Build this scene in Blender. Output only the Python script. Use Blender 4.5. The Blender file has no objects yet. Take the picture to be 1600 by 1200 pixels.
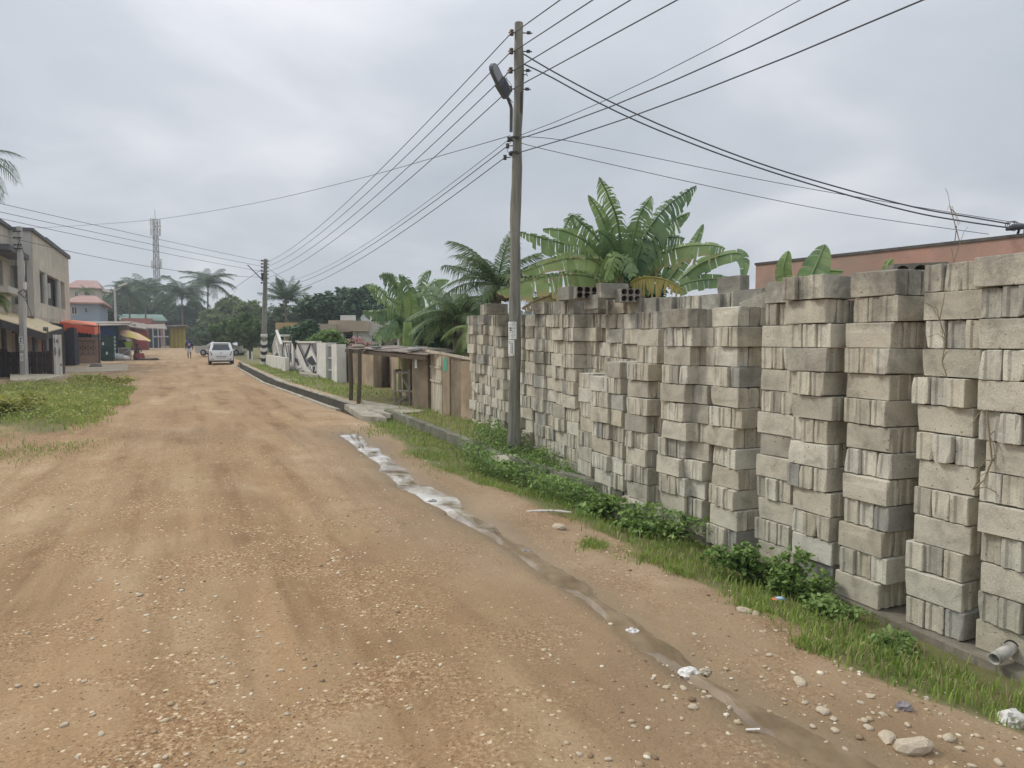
import bpy, bmesh, math, random
import numpy as np
from math import radians, sin, cos, pi, atan2, hypot, sqrt
from mathutils import Vector, Matrix

SC = bpy.context.scene
COL = SC.collection
random.seed(7)
RNG = np.random.default_rng(11)

# ------------------------------------------------------------------ camera
FPX = 1100.0                      # focal length in pixels of the 1600 px wide photograph
PITCH = math.atan(65.0 / FPX)     # looking slightly down
CAMZ = 1.8
cam_data = bpy.data.cameras.new('camera')
cam_data.sensor_width = 36.0
cam_data.lens = FPX / 1600.0 * 36.0
cam_data.clip_start = 0.05
cam_data.clip_end = 3000.0
cam = bpy.data.objects.new('camera', cam_data)
cam.location = (0, 0, CAMZ)
cam.rotation_euler = (pi / 2 - PITCH, 0, 0)
COL.objects.link(cam)
SC.camera = cam
SC.render.resolution_x = 1024
SC.render.resolution_y = 768

# ------------------------------------------------------------------ world, sun, exposure
SUN_EL, SUN_AZ = radians(44), radians(-72)     # azimuth measured clockwise from +Y (ahead); sun is up to the left
world = bpy.data.worlds.new('World')
SC.world = world
world.use_nodes = True
wn, wl = world.node_tree.nodes, world.node_tree.links
wn.clear()
w_out = wn.new('ShaderNodeOutputWorld')
w_bg = wn.new('ShaderNodeBackground'); w_bg.inputs['Strength'].default_value = 0.1
w_sky = wn.new('ShaderNodeTexSky'); w_sky.sky_type = 'NISHITA'; w_sky.sun_disc = False
w_sky.sun_elevation = SUN_EL; w_sky.sun_rotation = SUN_AZ
w_tc = wn.new('ShaderNodeTexCoord')
w_sep = wn.new('ShaderNodeSeparateXYZ')
wl.new(w_tc.outputs['Generated'], w_sep.inputs[0])
# cloud sheet coordinates: project the view direction on a flat layer overhead
w_add = wn.new('ShaderNodeMath'); w_add.operation = 'ADD'; w_add.inputs[1].default_value = 0.28
wl.new(w_sep.outputs['Z'], w_add.inputs[0])
w_mx = wn.new('ShaderNodeMath'); w_mx.operation = 'MAXIMUM'; w_mx.inputs[1].default_value = 0.12
wl.new(w_add.outputs[0], w_mx.inputs[0])
w_div = wn.new('ShaderNodeVectorMath'); w_div.operation = 'DIVIDE'
w_cmb = wn.new('ShaderNodeCombineXYZ')
for i in range(3):
    wl.new(w_mx.outputs[0], w_cmb.inputs[i])
wl.new(w_tc.outputs['Generated'], w_div.inputs[0]); wl.new(w_cmb.outputs[0], w_div.inputs[1])
w_n1 = wn.new('ShaderNodeTexNoise'); w_n1.inputs['Scale'].default_value = 1.5; w_n1.inputs['Detail'].default_value = 6.0
w_n1.inputs['Roughness'].default_value = 0.48; w_n1.inputs['Distortion'].default_value = 0.35
wl.new(w_div.outputs[0], w_n1.inputs['Vector'])
w_r1 = wn.new('ShaderNodeValToRGB')
e = w_r1.color_ramp.elements
e[0].position = 0.33; e[0].color = (0.50, 0.548, 0.60, 1)
e[1].position = 0.70; e[1].color = (0.82, 0.825, 0.86, 1)
m_ = w_r1.color_ramp.elements.new(0.52); m_.color = (0.61, 0.64, 0.69, 1)
wl.new(w_n1.outputs['Fac'], w_r1.inputs['Fac'])
# an overcast sky is brighter towards the zenith
w_mr = wn.new('ShaderNodeMapRange'); w_mr.inputs['From Min'].default_value = 0.0; w_mr.inputs['From Max'].default_value = 1.0
w_mr.inputs['To Min'].default_value = 7.35; w_mr.inputs['To Max'].default_value = 20.0
w_pw = wn.new('ShaderNodeMath'); w_pw.operation = 'POWER'; w_pw.inputs[1].default_value = 2.2; w_pw.use_clamp = True
w_ab = wn.new('ShaderNodeMath'); w_ab.operation = 'MAXIMUM'; w_ab.inputs[1].default_value = 0.0
wl.new(w_sep.outputs['Z'], w_ab.inputs[0]); wl.new(w_ab.outputs[0], w_pw.inputs[0]); wl.new(w_pw.outputs[0], w_mr.inputs['Value'])
w_sc = wn.new('ShaderNodeVectorMath'); w_sc.operation = 'SCALE'
wl.new(w_r1.outputs['Color'], w_sc.inputs[0]); wl.new(w_mr.outputs[0], w_sc.inputs['Scale'])
w_mix = wn.new('ShaderNodeMix'); w_mix.data_type = 'RGBA'; w_mix.inputs['Factor'].default_value = 0.93
wl.new(w_sky.outputs['Color'], w_mix.inputs[6]); wl.new(w_sc.outputs[0], w_mix.inputs[7])
wl.new(w_mix.outputs[2], w_bg.inputs['Color']); wl.new(w_bg.outputs[0], w_out.inputs['Surface'])

sun_d = bpy.data.lights.new('sun', 'SUN')
sun_d.energy = 1.5; sun_d.angle = radians(12); sun_d.color = (1.0, 0.95, 0.84)
sun = bpy.data.objects.new('sun', sun_d); COL.objects.link(sun)
sdir = Vector((sin(SUN_AZ) * cos(SUN_EL), cos(SUN_AZ) * cos(SUN_EL), sin(SUN_EL)))
sun.rotation_euler = sdir.to_track_quat('Z', 'Y').to_euler()
sun.location = (0, 0, 60)

SC.view_settings.view_transform = 'Standard'
SC.view_settings.look = 'None'
SC.view_settings.exposure = 0.36
SC.view_settings.gamma = 1.0
SC.view_settings.use_curve_mapping = False
SC.cycles.max_bounces = 6
SC.cycles.transparent_max_bounces = 8
SC.cycles.volume_bounces = 0

# ------------------------------------------------------------------ measuring helpers
def W(px, py, Y):
    """World point at depth Y (world y) seen at photograph pixel px, py."""
    a, v = (px - 800.0) / FPX, (600.0 - py) / FPX
    dy = cos(PITCH) + v * sin(PITCH)
    dz = -sin(PITCH) + v * cos(PITCH)
    t = Y / dy
    return Vector((a * t, Y, CAMZ + dz * t))

KN = [(-400, 0), (8, 0), (45, .26), (62, .42), (80, .85), (100, 1.0), (120, 1.1), (160, 1.35), (400, 1.6)]
def rise(y):
    return np.interp(y, [k[0] for k in KN], [k[1] for k in KN])

def G(px, py):
    """Ground point (on the gentle rise of the road) at pixel px, py."""
    Y = 10.0
    for _ in range(60):
        p = W(px, py, Y)
        h = CAMZ - float(rise(Y))
        Yn = Y * h / max(1e-3, (CAMZ - p.z))
        Y = 0.5 * Y + 0.5 * Yn
    p = W(px, py, Y)
    return Vector((p.x, p.y, float(rise(Y))))

def along(p0, u, px):
    """Distance s along unit direction u from p0 (plan) until pixel column px is reached."""
    k = (px - 800.0) / FPX * cos(PITCH)
    return (k * p0[1] - p0[0]) / (u[0] - k * u[1])

ROADYAW = atan2(.425, .905)
RD = Vector((-.425, .905, 0)).normalized()     # along the road, away
RR = Vector((.905, .425, 0)).normalized()      # across the road, to the right
WALLYAW = ROADYAW - pi / 2                     # local x comes towards the camera, local y away from the road

def hash2(ix, iy, seed):
    n = (ix * 374761393 + iy * 668265263 + seed * 974634777) & 0xFFFFFFFF
    n = ((n ^ (n >> 13)) * 1274126177) & 0xFFFFFFFF
    return ((n ^ (n >> 16)) & 0xFFFF) / 65535.0

def vn(x, y, f=1.0, seed=0):
    x = np.asarray(x, float) * f; y = np.asarray(y, float) * f
    ix = np.floor(x).astype(np.int64); iy = np.floor(y).astype(np.int64)
    fx = x - ix; fy = y - iy
    fx = fx * fx * (3 - 2 * fx); fy = fy * fy * (3 - 2 * fy)
    a = hash2(ix, iy, seed); b = hash2(ix + 1, iy, seed); c = hash2(ix, iy + 1, seed); d = hash2(ix + 1, iy + 1, seed)
    return (a + (b - a) * fx) * (1 - fy) + (c + (d - c) * fx) * fy - 0.5

def fbm(x, y, f, oct=3, seed=0):
    r = 0; a = 1.0
    for i in range(oct):
        r = r + a * vn(x, y, f * 2 ** i, seed + i * 17); a *= .5
    return r

def sstep(a, b, x):
    t = np.clip((np.asarray(x, float) - a) / (b - a), 0, 1)
    return t * t * (3 - 2 * t)

def dist_poly(x, y, pts):
    """distance to a plan polyline, and signed side (+ = right of it when walking along it)"""
    x = np.asarray(x, float); y = np.asarray(y, float)
    best = np.full(x.shape, 1e9); sign = np.ones(x.shape); tt = np.zeros(x.shape)
    acc = 0
    for (x0, y0), (x1, y1) in zip(pts[:-1], pts[1:]):
        dx, dy = x1 - x0, y1 - y0
        L2 = dx * dx + dy * dy
        t = np.clip(((x - x0) * dx + (y - y0) * dy) / L2, 0, 1)
        qx, qy = x0 + t * dx, y0 + t * dy
        d = np.hypot(x - qx, y - qy)
        s = np.sign((x - x0) * dy - (y - y0) * dx)
        m = d < best
        best = np.where(m, d, best); sign = np.where(m, s, sign); tt = np.where(m, acc + t * sqrt(L2), tt)
        acc += sqrt(L2)
    return best, sign, tt

# ------------------------------------------------------------------ object helpers
def tag(o, label=None, cat=None, group=None, kind=None):
    if label: o['label'] = label
    if cat: o['category'] = cat
    if group: o['group'] = group
    if kind: o['kind'] = kind
    return o

def thing(name, label, cat, loc=(0, 0, 0), yaw=0, group=None, kind=None):
    o = bpy.data.objects.new(name, None); COL.objects.link(o)
    o.location = loc; o.rotation_euler = (0, 0, yaw); o.empty_display_size = .2
    return tag(o, label, cat, group, kind)

class MB:
    """collects polygons and links them as one mesh object"""
    def __init__(s): s.v = []; s.f = []; s.sm = []
    def poly(s, pts, smooth=False):
        n = len(s.v); s.v += [tuple(p) for p in pts]; s.f.append(tuple(range(n, n + len(pts)))); s.sm.append(smooth); return s
    def raw(s, V, F, smooth=False):
        n = len(s.v); s.v += [tuple(p) for p in V]; s.f += [tuple(i + n for i in f) for f in F]; s.sm += [smooth] * len(F); return s
    def box(s, x0, x1, y0, y1, z0, z1, rot=None, at=None):
        V = [(x, y, z) for z in (z0, z1) for y in (y0, y1) for x in (x0, x1)]
        if rot is not None or at is not None:
            M = rot if rot is not None else Matrix.Identity(3)
            a = Vector(at or (0, 0, 0))
            V = [tuple(a + M @ Vector(p)) for p in V]
        return s.raw(V, [(0, 2, 3, 1), (4, 5, 7, 6), (0, 1, 5, 4), (2, 6, 7, 3), (0, 4, 6, 2), (1, 3, 7, 5)])
    def prism(s, pts, z0, z1, smooth=False):
        """vertical prism over a plan polygon (ccw)"""
        n = len(pts)
        V = [(p[0], p[1], z0) for p in pts] + [(p[0], p[1], z1) for p in pts]
        F = [tuple(range(n - 1, -1, -1)), tuple(range(n, 2 * n))]
        s.raw(V, F)
        return s.raw(V, [(i, (i + 1) % n, n + (i + 1) % n, n + i) for i in range(n)], smooth)
    def slab(s, quad, th):
        """a sheet over world/local points with thickness th downwards"""
        n = len(quad)
        V = [tuple(p) for p in quad] + [(p[0], p[1], p[2] - th) for p in quad]
        F = [tuple(range(n)), tuple(range(2 * n - 1, n - 1, -1))] + [(i, n + i, n + (i + 1) % n, (i + 1) % n) for i in range(n)]
        return s.raw(V, F)
    def tube(s, pts, r, k=8, cap=True, smooth=True):
        pts = [Vector(p) for p in pts]
        rs = r if isinstance(r, (list, tuple)) else [r] * len(pts)
        V, F = [], []
        up = None
        for i, p in enumerate(pts):
            d = (pts[min(i + 1, len(pts) - 1)] - pts[max(i - 1, 0)]).normalized()
            if up is None:
                up = Vector((0, 0, 1)) if abs(d.z) < .9 else Vector((0, 1, 0))
            a = d.cross(up).normalized(); b = a.cross(d).normalized(); up = b
            for j in range(k):
                t = 2 * pi * j / k
                V.append(tuple(p + (a * cos(t) + b * sin(t)) * rs[i]))
        for i in range(len(pts) - 1):
            for j in range(k):
                F.append((i * k + j, i * k + (j + 1) % k, (i + 1) * k + (j + 1) % k, (i + 1) * k + j))
        s.raw(V, F, smooth)
        if cap:
            s.raw(V[:k], [tuple(range(k - 1, -1, -1))]); s.raw(V[-k:], [tuple(range(k))])
        return s
    def lathe(s, prof, k=16, at=(0, 0, 0), smooth=True):
        V, F = [], []
        for r, z in prof:
            for j in range(k):
                t = 2 * pi * j / k; V.append((at[0] + r * cos(t), at[1] + r * sin(t), at[2] + z))
        for i in range(len(prof) - 1):
            for j in range(k):
                F.append((i * k + j, i * k + (j + 1) % k, (i + 1) * k + (j + 1) % k, (i + 1) * k + j))
        return s.raw(V, F, smooth)
    def bar(s, a, b, w, h=None):
        """square bar between two points"""
        a, b = Vector(a), Vector(b); h = h or w
        d = (b - a); L = d.length; d.normalize()
        up = Vector((0, 0, 1)) if abs(d.z) < .95 else Vector((1, 0, 0))
        x = d.cross(up).normalized(); z = x.cross(d).normalized()
        M = Matrix((x, d, z)).transposed()
        return s.box(-w / 2, w / 2, 0, L, -h / 2, h / 2, rot=M, at=a)
    def mesh(s, name, mats):
        me = bpy.data.meshes.new(name)
        me.from_pydata(s.v, [], s.f); me.validate()
        for m in (mats if isinstance(mats, (list, tuple)) else [mats]): me.materials.append(m)
        if any(s.sm) and len(s.sm) == len(me.polygons):
            me.polygons.foreach_set('use_smooth', s.sm)
        me.update()
        return me
    def build(s, name, mat, parent=None, label=None, cat=None, group=None, kind=None, loc=None, yaw=0):
        o = bpy.data.objects.new(name, s.mesh(name, mat)); COL.objects.link(o)
        if parent: o.parent = parent
        if loc is not None: o.location = loc
        if yaw: o.rotation_euler = (0, 0, yaw)
        return tag(o, label, cat, group, kind)

def link_mesh(name, me, parent=None, loc=(0, 0, 0), rot=(0, 0, 0), scale=None):
    o = bpy.data.objects.new(name, me); COL.objects.link(o)
    if parent: o.parent = parent
    o.location = loc; o.rotation_euler = rot
    if scale: o.scale = scale if isinstance(scale, (tuple, list)) else (scale,) * 3
    return o

def np_mesh(name, V, F, mat, smooth=False):
    """V (n,3), F (m,k) arrays"""
    V = np.ascontiguousarray(V, dtype=np.float32); F = np.ascontiguousarray(F, dtype=np.int32)
    me = bpy.data.meshes.new(name)
    me.vertices.add(len(V)); me.vertices.foreach_set('co', V.ravel())
    m, k = F.shape
    me.loops.add(m * k); me.loops.foreach_set('vertex_index', F.ravel())
    me.polygons.add(m)
    me.polygons.foreach_set('loop_start', np.arange(0, m * k, k, dtype=np.int32))
    me.polygons.foreach_set('loop_total', np.full(m, k, dtype=np.int32))
    if smooth: me.polygons.foreach_set('use_smooth', np.ones(m, dtype=bool))
    me.update(calc_edges=True)
    for q in (mat if isinstance(mat, (list, tuple)) else [mat]): me.materials.append(q)
    return me

# ------------------------------------------------------------------ materials
def new_mat(name):
    m = bpy.data.materials.new(name); m.use_nodes = True
    nt = m.node_tree
    for n in list(nt.nodes): nt.nodes.remove(n)
    out = nt.nodes.new('ShaderNodeOutputMaterial')
    b = nt.nodes.new('ShaderNodeBsdfPrincipled')
    nt.links.new(b.outputs[0], out.inputs['Surface'])
    return m, nt, b, out

def ramp(nt, stops):
    r = nt.nodes.new('ShaderNodeValToRGB')
    el = r.color_ramp.elements
    while len(el) < len(stops): el.new(.5)
    for q, (p, c) in zip(el, stops):
        q.position = p; q.color = tuple(c) + (1,) if len(c) == 3 else c
    return r

def noise(nt, vec, scale, detail=4, rough=.55, dist=0):
    n = nt.nodes.new('ShaderNodeTexNoise')
    n.inputs['Scale'].default_value = scale; n.inputs['Detail'].default_value = detail
    n.inputs['Roughness'].default_value = rough; n.inputs['Distortion'].default_value = dist
    if vec is not None: nt.links.new(vec, n.inputs['Vector'])
    return n

def mixc(nt, fac, a, b, mode='MIX'):
    n = nt.nodes.new('ShaderNodeMix'); n.data_type = 'RGBA'; n.blend_type = mode
    for i, v in ((0, fac), (6, a), (7, b)):
        if hasattr(v, 'is_linked') or hasattr(v, 'links'): nt.links.new(v, n.inputs[i])
        elif i == 0: n.inputs[0].default_value = v
        else: n.inputs[i].default_value = tuple(v) + (1,)
    return n.outputs[2]

def coords(nt, kind='Object', scale=(1, 1, 1)):
    if kind == 'World':
        g = nt.nodes.new('ShaderNodeNewGeometry'); o = g.outputs['Position']
    else:
        t = nt.nodes.new('ShaderNodeTexCoord'); o = t.outputs[kind]
    mp = nt.nodes.new('ShaderNodeMapping'); mp.inputs['Scale'].default_value = scale
    nt.links.new(o, mp.inputs['Vector'])
    return mp.outputs[0]

def mul(c, k): return tuple(min(1, x * k) for x in c)

def mat(name, c, var=.25, scale=4., rough=.8, bump=.15, stretch=(1, 1, 1), c2=None, dirt=None, dirt_amt=.5, metal=0., fine=30., spec=.3, kind='Object'):
    """weathered surface: two tones by noise, optional dirt colour in patches, fine bump"""
    m, nt, b, out = new_mat(name)
    vec = coords(nt, kind, stretch)
    n = noise(nt, vec, scale, 6, .6)
    r = ramp(nt, [(.3, mul(c, 1 - var)), (.7, c2 or mul(c, 1 + var * .6))])
    nt.links.new(n.outputs['Fac'], r.inputs['Fac'])
    col = r.outputs[0]
    f = noise(nt, vec, fine, 5, .65)
    fr = ramp(nt, [(.3, (.72, .72, .72)), (.7, (1.12, 1.12, 1.12))]); nt.links.new(f.outputs['Fac'], fr.inputs['Fac'])
    col = mixc(nt, min(1, var * 2.5), col, fr.outputs[0], 'MULTIPLY')
    if dirt:
        dn = noise(nt, vec, scale * .6, 7, .7, .6)
        dr = ramp(nt, [(.5 - .12, (0, 0, 0)), (.5 + .12, (1, 1, 1))]); nt.links.new(dn.outputs['Fac'], dr.inputs['Fac'])
        mm = nt.nodes.new('ShaderNodeMath'); mm.operation = 'MULTIPLY'; mm.inputs[1].default_value = dirt_amt
        nt.links.new(dr.outputs[0], mm.inputs[0])
        col = mixc(nt, mm.outputs[0], col, dirt)
    nt.links.new(col, b.inputs['Base Color'])
    b.inputs['Roughness'].default_value = rough
    b.inputs['Metallic'].default_value = metal
    b.inputs['Specular IOR Level'].default_value = spec
    if bump:
        bp = nt.nodes.new('ShaderNodeBump'); bp.inputs['Strength'].default_value = bump; bp.inputs['Distance'].default_value = .02
        nt.links.new(f.outputs['Fac'], bp.inputs['Height']); nt.links.new(bp.outputs[0], b.inputs['Normal'])
    return m

def leaf_mat(name, c_dark, c_light, c_old=None, old_amt=.1, trans=.35, rough=.55, big=.6):
    """foliage: tone differs per leaf (random per island) and slowly over the crown"""
    m, nt, b, out = new_mat(name)
    g = nt.nodes.new('ShaderNodeNewGeometry')
    vec = coords(nt, 'World')
    n = noise(nt, vec, big, 3)
    add = nt.nodes.new('ShaderNodeMath'); add.operation = 'MULTIPLY_ADD'; add.inputs[1].default_value = .5
    nt.links.new(g.outputs['Random Per Island'], add.inputs[0])
    sc = nt.nodes.new('ShaderNodeMath'); sc.operation = 'MULTIPLY_ADD'; sc.inputs[1].default_value = 1.2; sc.inputs[2].default_value = -.35
    nt.links.new(n.outputs['Fac'], sc.inputs[0]); nt.links.new(sc.outputs[0], add.inputs[2])
    stops = [(.05, c_dark), (.85, c_light)]
    r = ramp(nt, stops); nt.links.new(add.outputs[0], r.inputs['Fac'])
    col = r.outputs[0]
    if c_old:
        w = nt.nodes.new('ShaderNodeTexWhiteNoise'); w.noise_dimensions = '1D'
        nt.links.new(g.outputs['Random Per Island'], w.inputs['W'])
        lt = nt.nodes.new('ShaderNodeMath'); lt.operation = 'LESS_THAN'; lt.inputs[1].default_value = old_amt
        nt.links.new(w.outputs['Value'], lt.inputs[0])
        col = mixc(nt, lt.outputs[0], col, c_old)
    nt.links.new(col, b.inputs['Base Color']); b.inputs['Roughness'].default_value = rough
    b.inputs['Specular IOR Level'].default_value = .35
    t = nt.nodes.new('ShaderNodeBsdfTranslucent'); nt.links.new(col, t.inputs['Color'])
    ms = nt.nodes.new('ShaderNodeMixShader'); ms.inputs[0].default_value = trans
    nt.links.new(b.outputs[0], ms.inputs[1]); nt.links.new(t.outputs[0], ms.inputs[2])
    nt.links.new(ms.outputs[0], out.inputs['Surface'])
    return m

# ================================================================== THE GROUND
# plan polylines (metres)
WALLK = -.383                                  # the block wall: x = 4.81 - .383 y
def wallx(y): return 4.81 + WALLK * y
KERB = [(5.6, -2.6), (3.52, 3.0), (3.07, 4.1), (1.36, 8.5), (0.42, 9.9), (-.38, 11.1), (-1.55, 13.4), (-3.0, 16.5), (-9.5, 28.8), (-18.7, 48.7), (-41, 96)]
STREAM = [(2.35, 1.6)] + [tuple(G(*p).xy) for p in [(1330, 1190), (1262, 1150), (1200, 1120), (1140, 1075), (1075, 1035), (1010, 995), (960, 950), (915, 918), (860, 885), (810, 850), (760, 820), (715, 795), (690, 775),
          (640, 752), (600, 715), (575, 697), (545, 676)]]
GRASS_OUT = [(3.6, 2.6)] + [tuple(G(*p).xy) for p in [(1600, 1100), (1560, 1088), (1450, 1068), (1350, 1030), (1250, 962), (1150, 912), (1100, 885), (1000, 838), (880, 792), (750, 750), (640, 695), (590, 665), (560, 645)]] + [(-3.6, 17.2)]
LEFT_EDGE = [(-2.6, -2.0), (-6.0, 7.5)] + [tuple(G(*p).xy) for p in [(0, 735), (60, 695), (130, 668), (185, 632), (200, 612), (190, 598), (150, 588)]]

def road_s(x, y):
    """distance right (+) or left of the right-hand road edge"""
    return (x - (4.7 - .47 * y)) * .905

def gheight(x, y, detail=True):
    x = np.asarray(x, float); y = np.asarray(y, float)
    z = rise(y)
    dk, sk, _ = dist_poly(x, y, KERB)
    sd = dk * sk                                # + beyond the kerb
    near = 1 - sstep(9, 14, y)
    z = z - .26 * near * sstep(-1.5, -.1, sd) * 1.0
    # beyond the kerb: level terrace a bit higher
    z = z + np.where(sd > 0, .10, 0.) * sstep(8.5, 13, y)
    far = sstep(15.5, 17, y) * (1 - sstep(50, 52, y))
    dr = far * (sstep(-.62, -.55, sd) - sstep(-.06, 0.0, sd))
    dr = dr * (1 - sstep(19.8, 20.3, y) * (1 - sstep(22.0, 22.5, y)) * 0)
    z = z - .42 * dr
    ds, ss, ts = dist_poly(x, y, STREAM)
    wide = .12 + .05 * vn(ts, ts * 0, 1.7, 5) + .10 * sstep(6.5, 8.5, y)
    z = z - .055 * np.exp(-(ds / np.maximum(wide, .05)) ** 2) * (1 - sstep(14.5, 16, y))
    z = z - .02 * np.exp(-(ds / .55) ** 2)
    if detail:
        amp = 1 / (1 + np.maximum(y, 0) / 30)
        z = z + (.030 * fbm(x, y, .5, 2, 3) + .020 * fbm(x, y, 2.1, 3, 9) + .009 * fbm(x, y, 11., 2, 31)) * amp
        # shallow wheel ruts along the road
        s = road_s(x, y)
        for c, a in ((-4.9, .018), (-3.3, .022), (-2.2, .014)):
            z = z - a * np.exp(-((s - c + .25 * vn(x, y, .25, 77)) / .22) ** 2)
        # washed out lumpy verge near the stream
        lump = np.exp(-((s + .5) / 1.1) ** 2) * (1 - sstep(9, 14, y))
        z = z + lump * .03 * fbm(x, y, 3.4, 3, 55)
    z = z + .016 * fbm(x, y, 6., 3, 43) * np.exp(-(ds / .4) ** 2) * (1 if detail else 0) * (1 - sstep(6.2, 7, y))
    # the left: low bank under the weeds
    dl, sl, _ = dist_poly(x, y, LEFT_EDGE)
    z = z + .10 * sstep(0, 1.2, -dl * sl) * sstep(5, 9, y) * (1 - sstep(24, 27, y)) * (x < 0)
    return z

def axis(segs):
    out = [segs[0][0]]
    for a, b, s0, s1 in segs:
        p = a
        while p < b - 1e-6:
            t = (p - a) / (b - a); p += s0 + (s1 - s0) * t
            out.append(min(p, b))
    return np.array(sorted(set(np.round(out, 4))))

ys = axis([(-40, -4, 6, 1.), (-4, 1.6, .8, .12), (1.6, 9, .045, .06), (9, 18, .07, .16), (18, 60, .2, .9), (60, 200, 1.5, 8), (200, 600, 20, 80)])
# columns of the grid follow the kerb line, so that the drain keeps clean edges
us = axis([(-320, -120, 60, 12), (-120, -30, 10, 1.0), (-30, -10, .8, .15), (-10, -.9, .055, .05), (-.8, .6, .07, .06), (.6, 8, .1, .5), (8, 60, .8, 8), (60, 700, 12, 120)])
us = np.array(sorted(set(us[(us < -.8) | (us > .06)].tolist() + [-.78, -.71, -.63, -.5, -.35, -.2, -.075, -.005, .02])))
ky = [p[1] for p in KERB]; kx = [p[0] for p in KERB]
ky = [-40] + ky + [1200]; kx = [5.6 + .383 * 37.4] + kx + [-41 - .475 * 1104]
xs = us
GX, GY = np.meshgrid(us, ys)
GX = GX + np.interp(GY, ky, kx)
GZ = gheight(GX, GY)
nx, ny = len(xs), len(ys)
V = np.stack([GX.ravel(), GY.ravel(), GZ.ravel()], 1)
ii, jj = np.meshgrid(np.arange(nx - 1), np.arange(ny - 1))
q = (jj * nx + ii).ravel()
F = np.stack([q, q + 1, q + nx + 1, q + nx], 1)
cx = GX.ravel()[q] + .001; cy = GY.ravel()[q] + .001
s_ = road_s(cx, cy)
dk, sk, _ = dist_poly(cx, cy, KERB)
is_lawn = (dk * sk > 0)
dl, sl, _ = dist_poly(cx, cy, LEFT_EDGE)

def ground_masks(x, y):
    s = road_s(x, y)
    dk, sk, _ = dist_poly(x, y, KERB); sd = dk * sk
    ds, ss, ts = dist_poly(x, y, STREAM)
    nz = fbm(x, y, 1.3, 3, 41)
    wet = np.exp(-((ds + .16 * nz) / (.24 + .15 * sstep(6, 9, y))) ** 4) * 1.0
    wet = np.maximum(wet, .60 * np.exp(-((ds + .4 * nz) / 1.0) ** 2))
    wet = np.maximum(wet, 1.0 * (sd > -.61) * (sd < -.03) * (y > 16.6) * (y < 50))  # drain bed also darkened through this mask, so its inside reads dark
    go, gs, _ = dist_poly(x, y, GRASS_OUT)
    grass = sstep(-.25, .1, go * gs + .25 * nz) * (sd < 0.3) * (y < 18)
    lawn = (sd > 0) * sstep(.0, .3, sd)
    dl, sl, _ = dist_poly(x, y, LEFT_EDGE)
    left = sstep(0, .5, -dl * sl + .5 * nz) * (y < 27.5 + nz) * (x < 0) * (.25 + .75 * sstep(12, 15, y + 2 * nz))
    grass = np.maximum(np.maximum(grass, lawn * .9), left * .8)
    sandy = sstep(.0, 2.5, -7.0 - s + 1.5 * nz) * sstep(18, 28, y) + .75 * sstep(-1.9, -.4, s + .5 * nz) + sstep(35, 90, y) * .45
    return np.stack([np.clip(sandy, 0, 1), np.clip(wet, 0, 1), np.clip(grass, 0, 1), np.ones_like(s)], -1)

# material shared by the earth surfaces; masks say which soil lies where
m_soil, nt, b, out = new_mat('laterite_soil')
at = nt.nodes.new('ShaderNodeAttribute'); at.attribute_name = 'soil'
sp = nt.nodes.new('ShaderNodeSeparateColor'); nt.links.new(at.outputs['Color'], sp.inputs[0])
vec = coords(nt, 'World')
mp = nt.nodes.new('ShaderNodeMapping'); mp.inputs['Rotation'].default_value = (0, 0, -ROADYAW)
nt.links.new(vec, mp.inputs['Vector'])
mp3 = nt.nodes.new('ShaderNodeMapping'); mp3.inputs['Scale'].default_value = (1.3, .5, 1); nt.links.new(mp.outputs[0], mp3.inputs['Vector'])
n_big = noise(nt, mp3.outputs[0], .6, 5, .62, .4)
r_big = ramp(nt, [(.30, (.245, .146, .074)), (.48, (.318, .206, .108)), (.68, (.40, .287, .175))])
nt.links.new(n_big.outputs['Fac'], r_big.inputs['Fac'])
col = r_big.outputs[0]
# streaks drawn out along the road by wheels
mp2 = nt.nodes.new('ShaderNodeMapping'); mp2.inputs['Scale'].default_value = (2.2, .16, 1); nt.links.new(mp.outputs[0], mp2.inputs['Vector'])
n_st = noise(nt, mp2.outputs[0], 1.0, 5, .6, .3)
r_st = ramp(nt, [(.33, (.62, .54, .47)), (.50, (1, 1, 1)), (.70, (1.22, 1.22, 1.24))]); nt.links.new(n_st.outputs['Fac'], r_st.inputs['Fac'])
col = mixc(nt, .85, col, r_st.outputs[0], 'MULTIPLY')
col = mixc(nt, sp.outputs[0], col, mixc(nt, n_big.outputs['Fac'], (.36, .255, .155), (.53, .41, .28)))
# reddish gritty loose gravel patches
n_g = noise(nt, vec, 1.1, 6, .65, .5)
r_g = ramp(nt, [(.45, (0, 0, 0)), (.60, (1, 1, 1))]); nt.links.new(n_g.outputs['Fac'], r_g.inputs['Fac'])
n_f = noise(nt, vec, 38, 4, .75)
r_f = ramp(nt, [(.34, (.155, .082, .038)), (.52, (.32, .195, .095)), (.68, (.62, .49, .32))]); nt.links.new(n_f.outputs['Fac'], r_f.inputs['Fac'])
gm = nt.nodes.new('ShaderNodeMath'); gm.operation = 'MULTIPLY'; gm.inputs[1].default_value = .85; nt.links.new(r_g.outputs[0], gm.inputs[0])
col = mixc(nt, gm.outputs[0], col, r_f.outputs[0])
# fine grain everywhere
n_h = noise(nt, vec, 58, 6, .85)
r_h = ramp(nt, [(.28, (.52, .49, .46)), (.5, (1, 1, 1)), (.72, (1.34, 1.34, 1.32))]); nt.links.new(n_h.outputs['Fac'], r_h.inputs['Fac'])
col = mixc(nt, .8, col, r_h.outputs[0], 'MULTIPLY')
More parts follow.
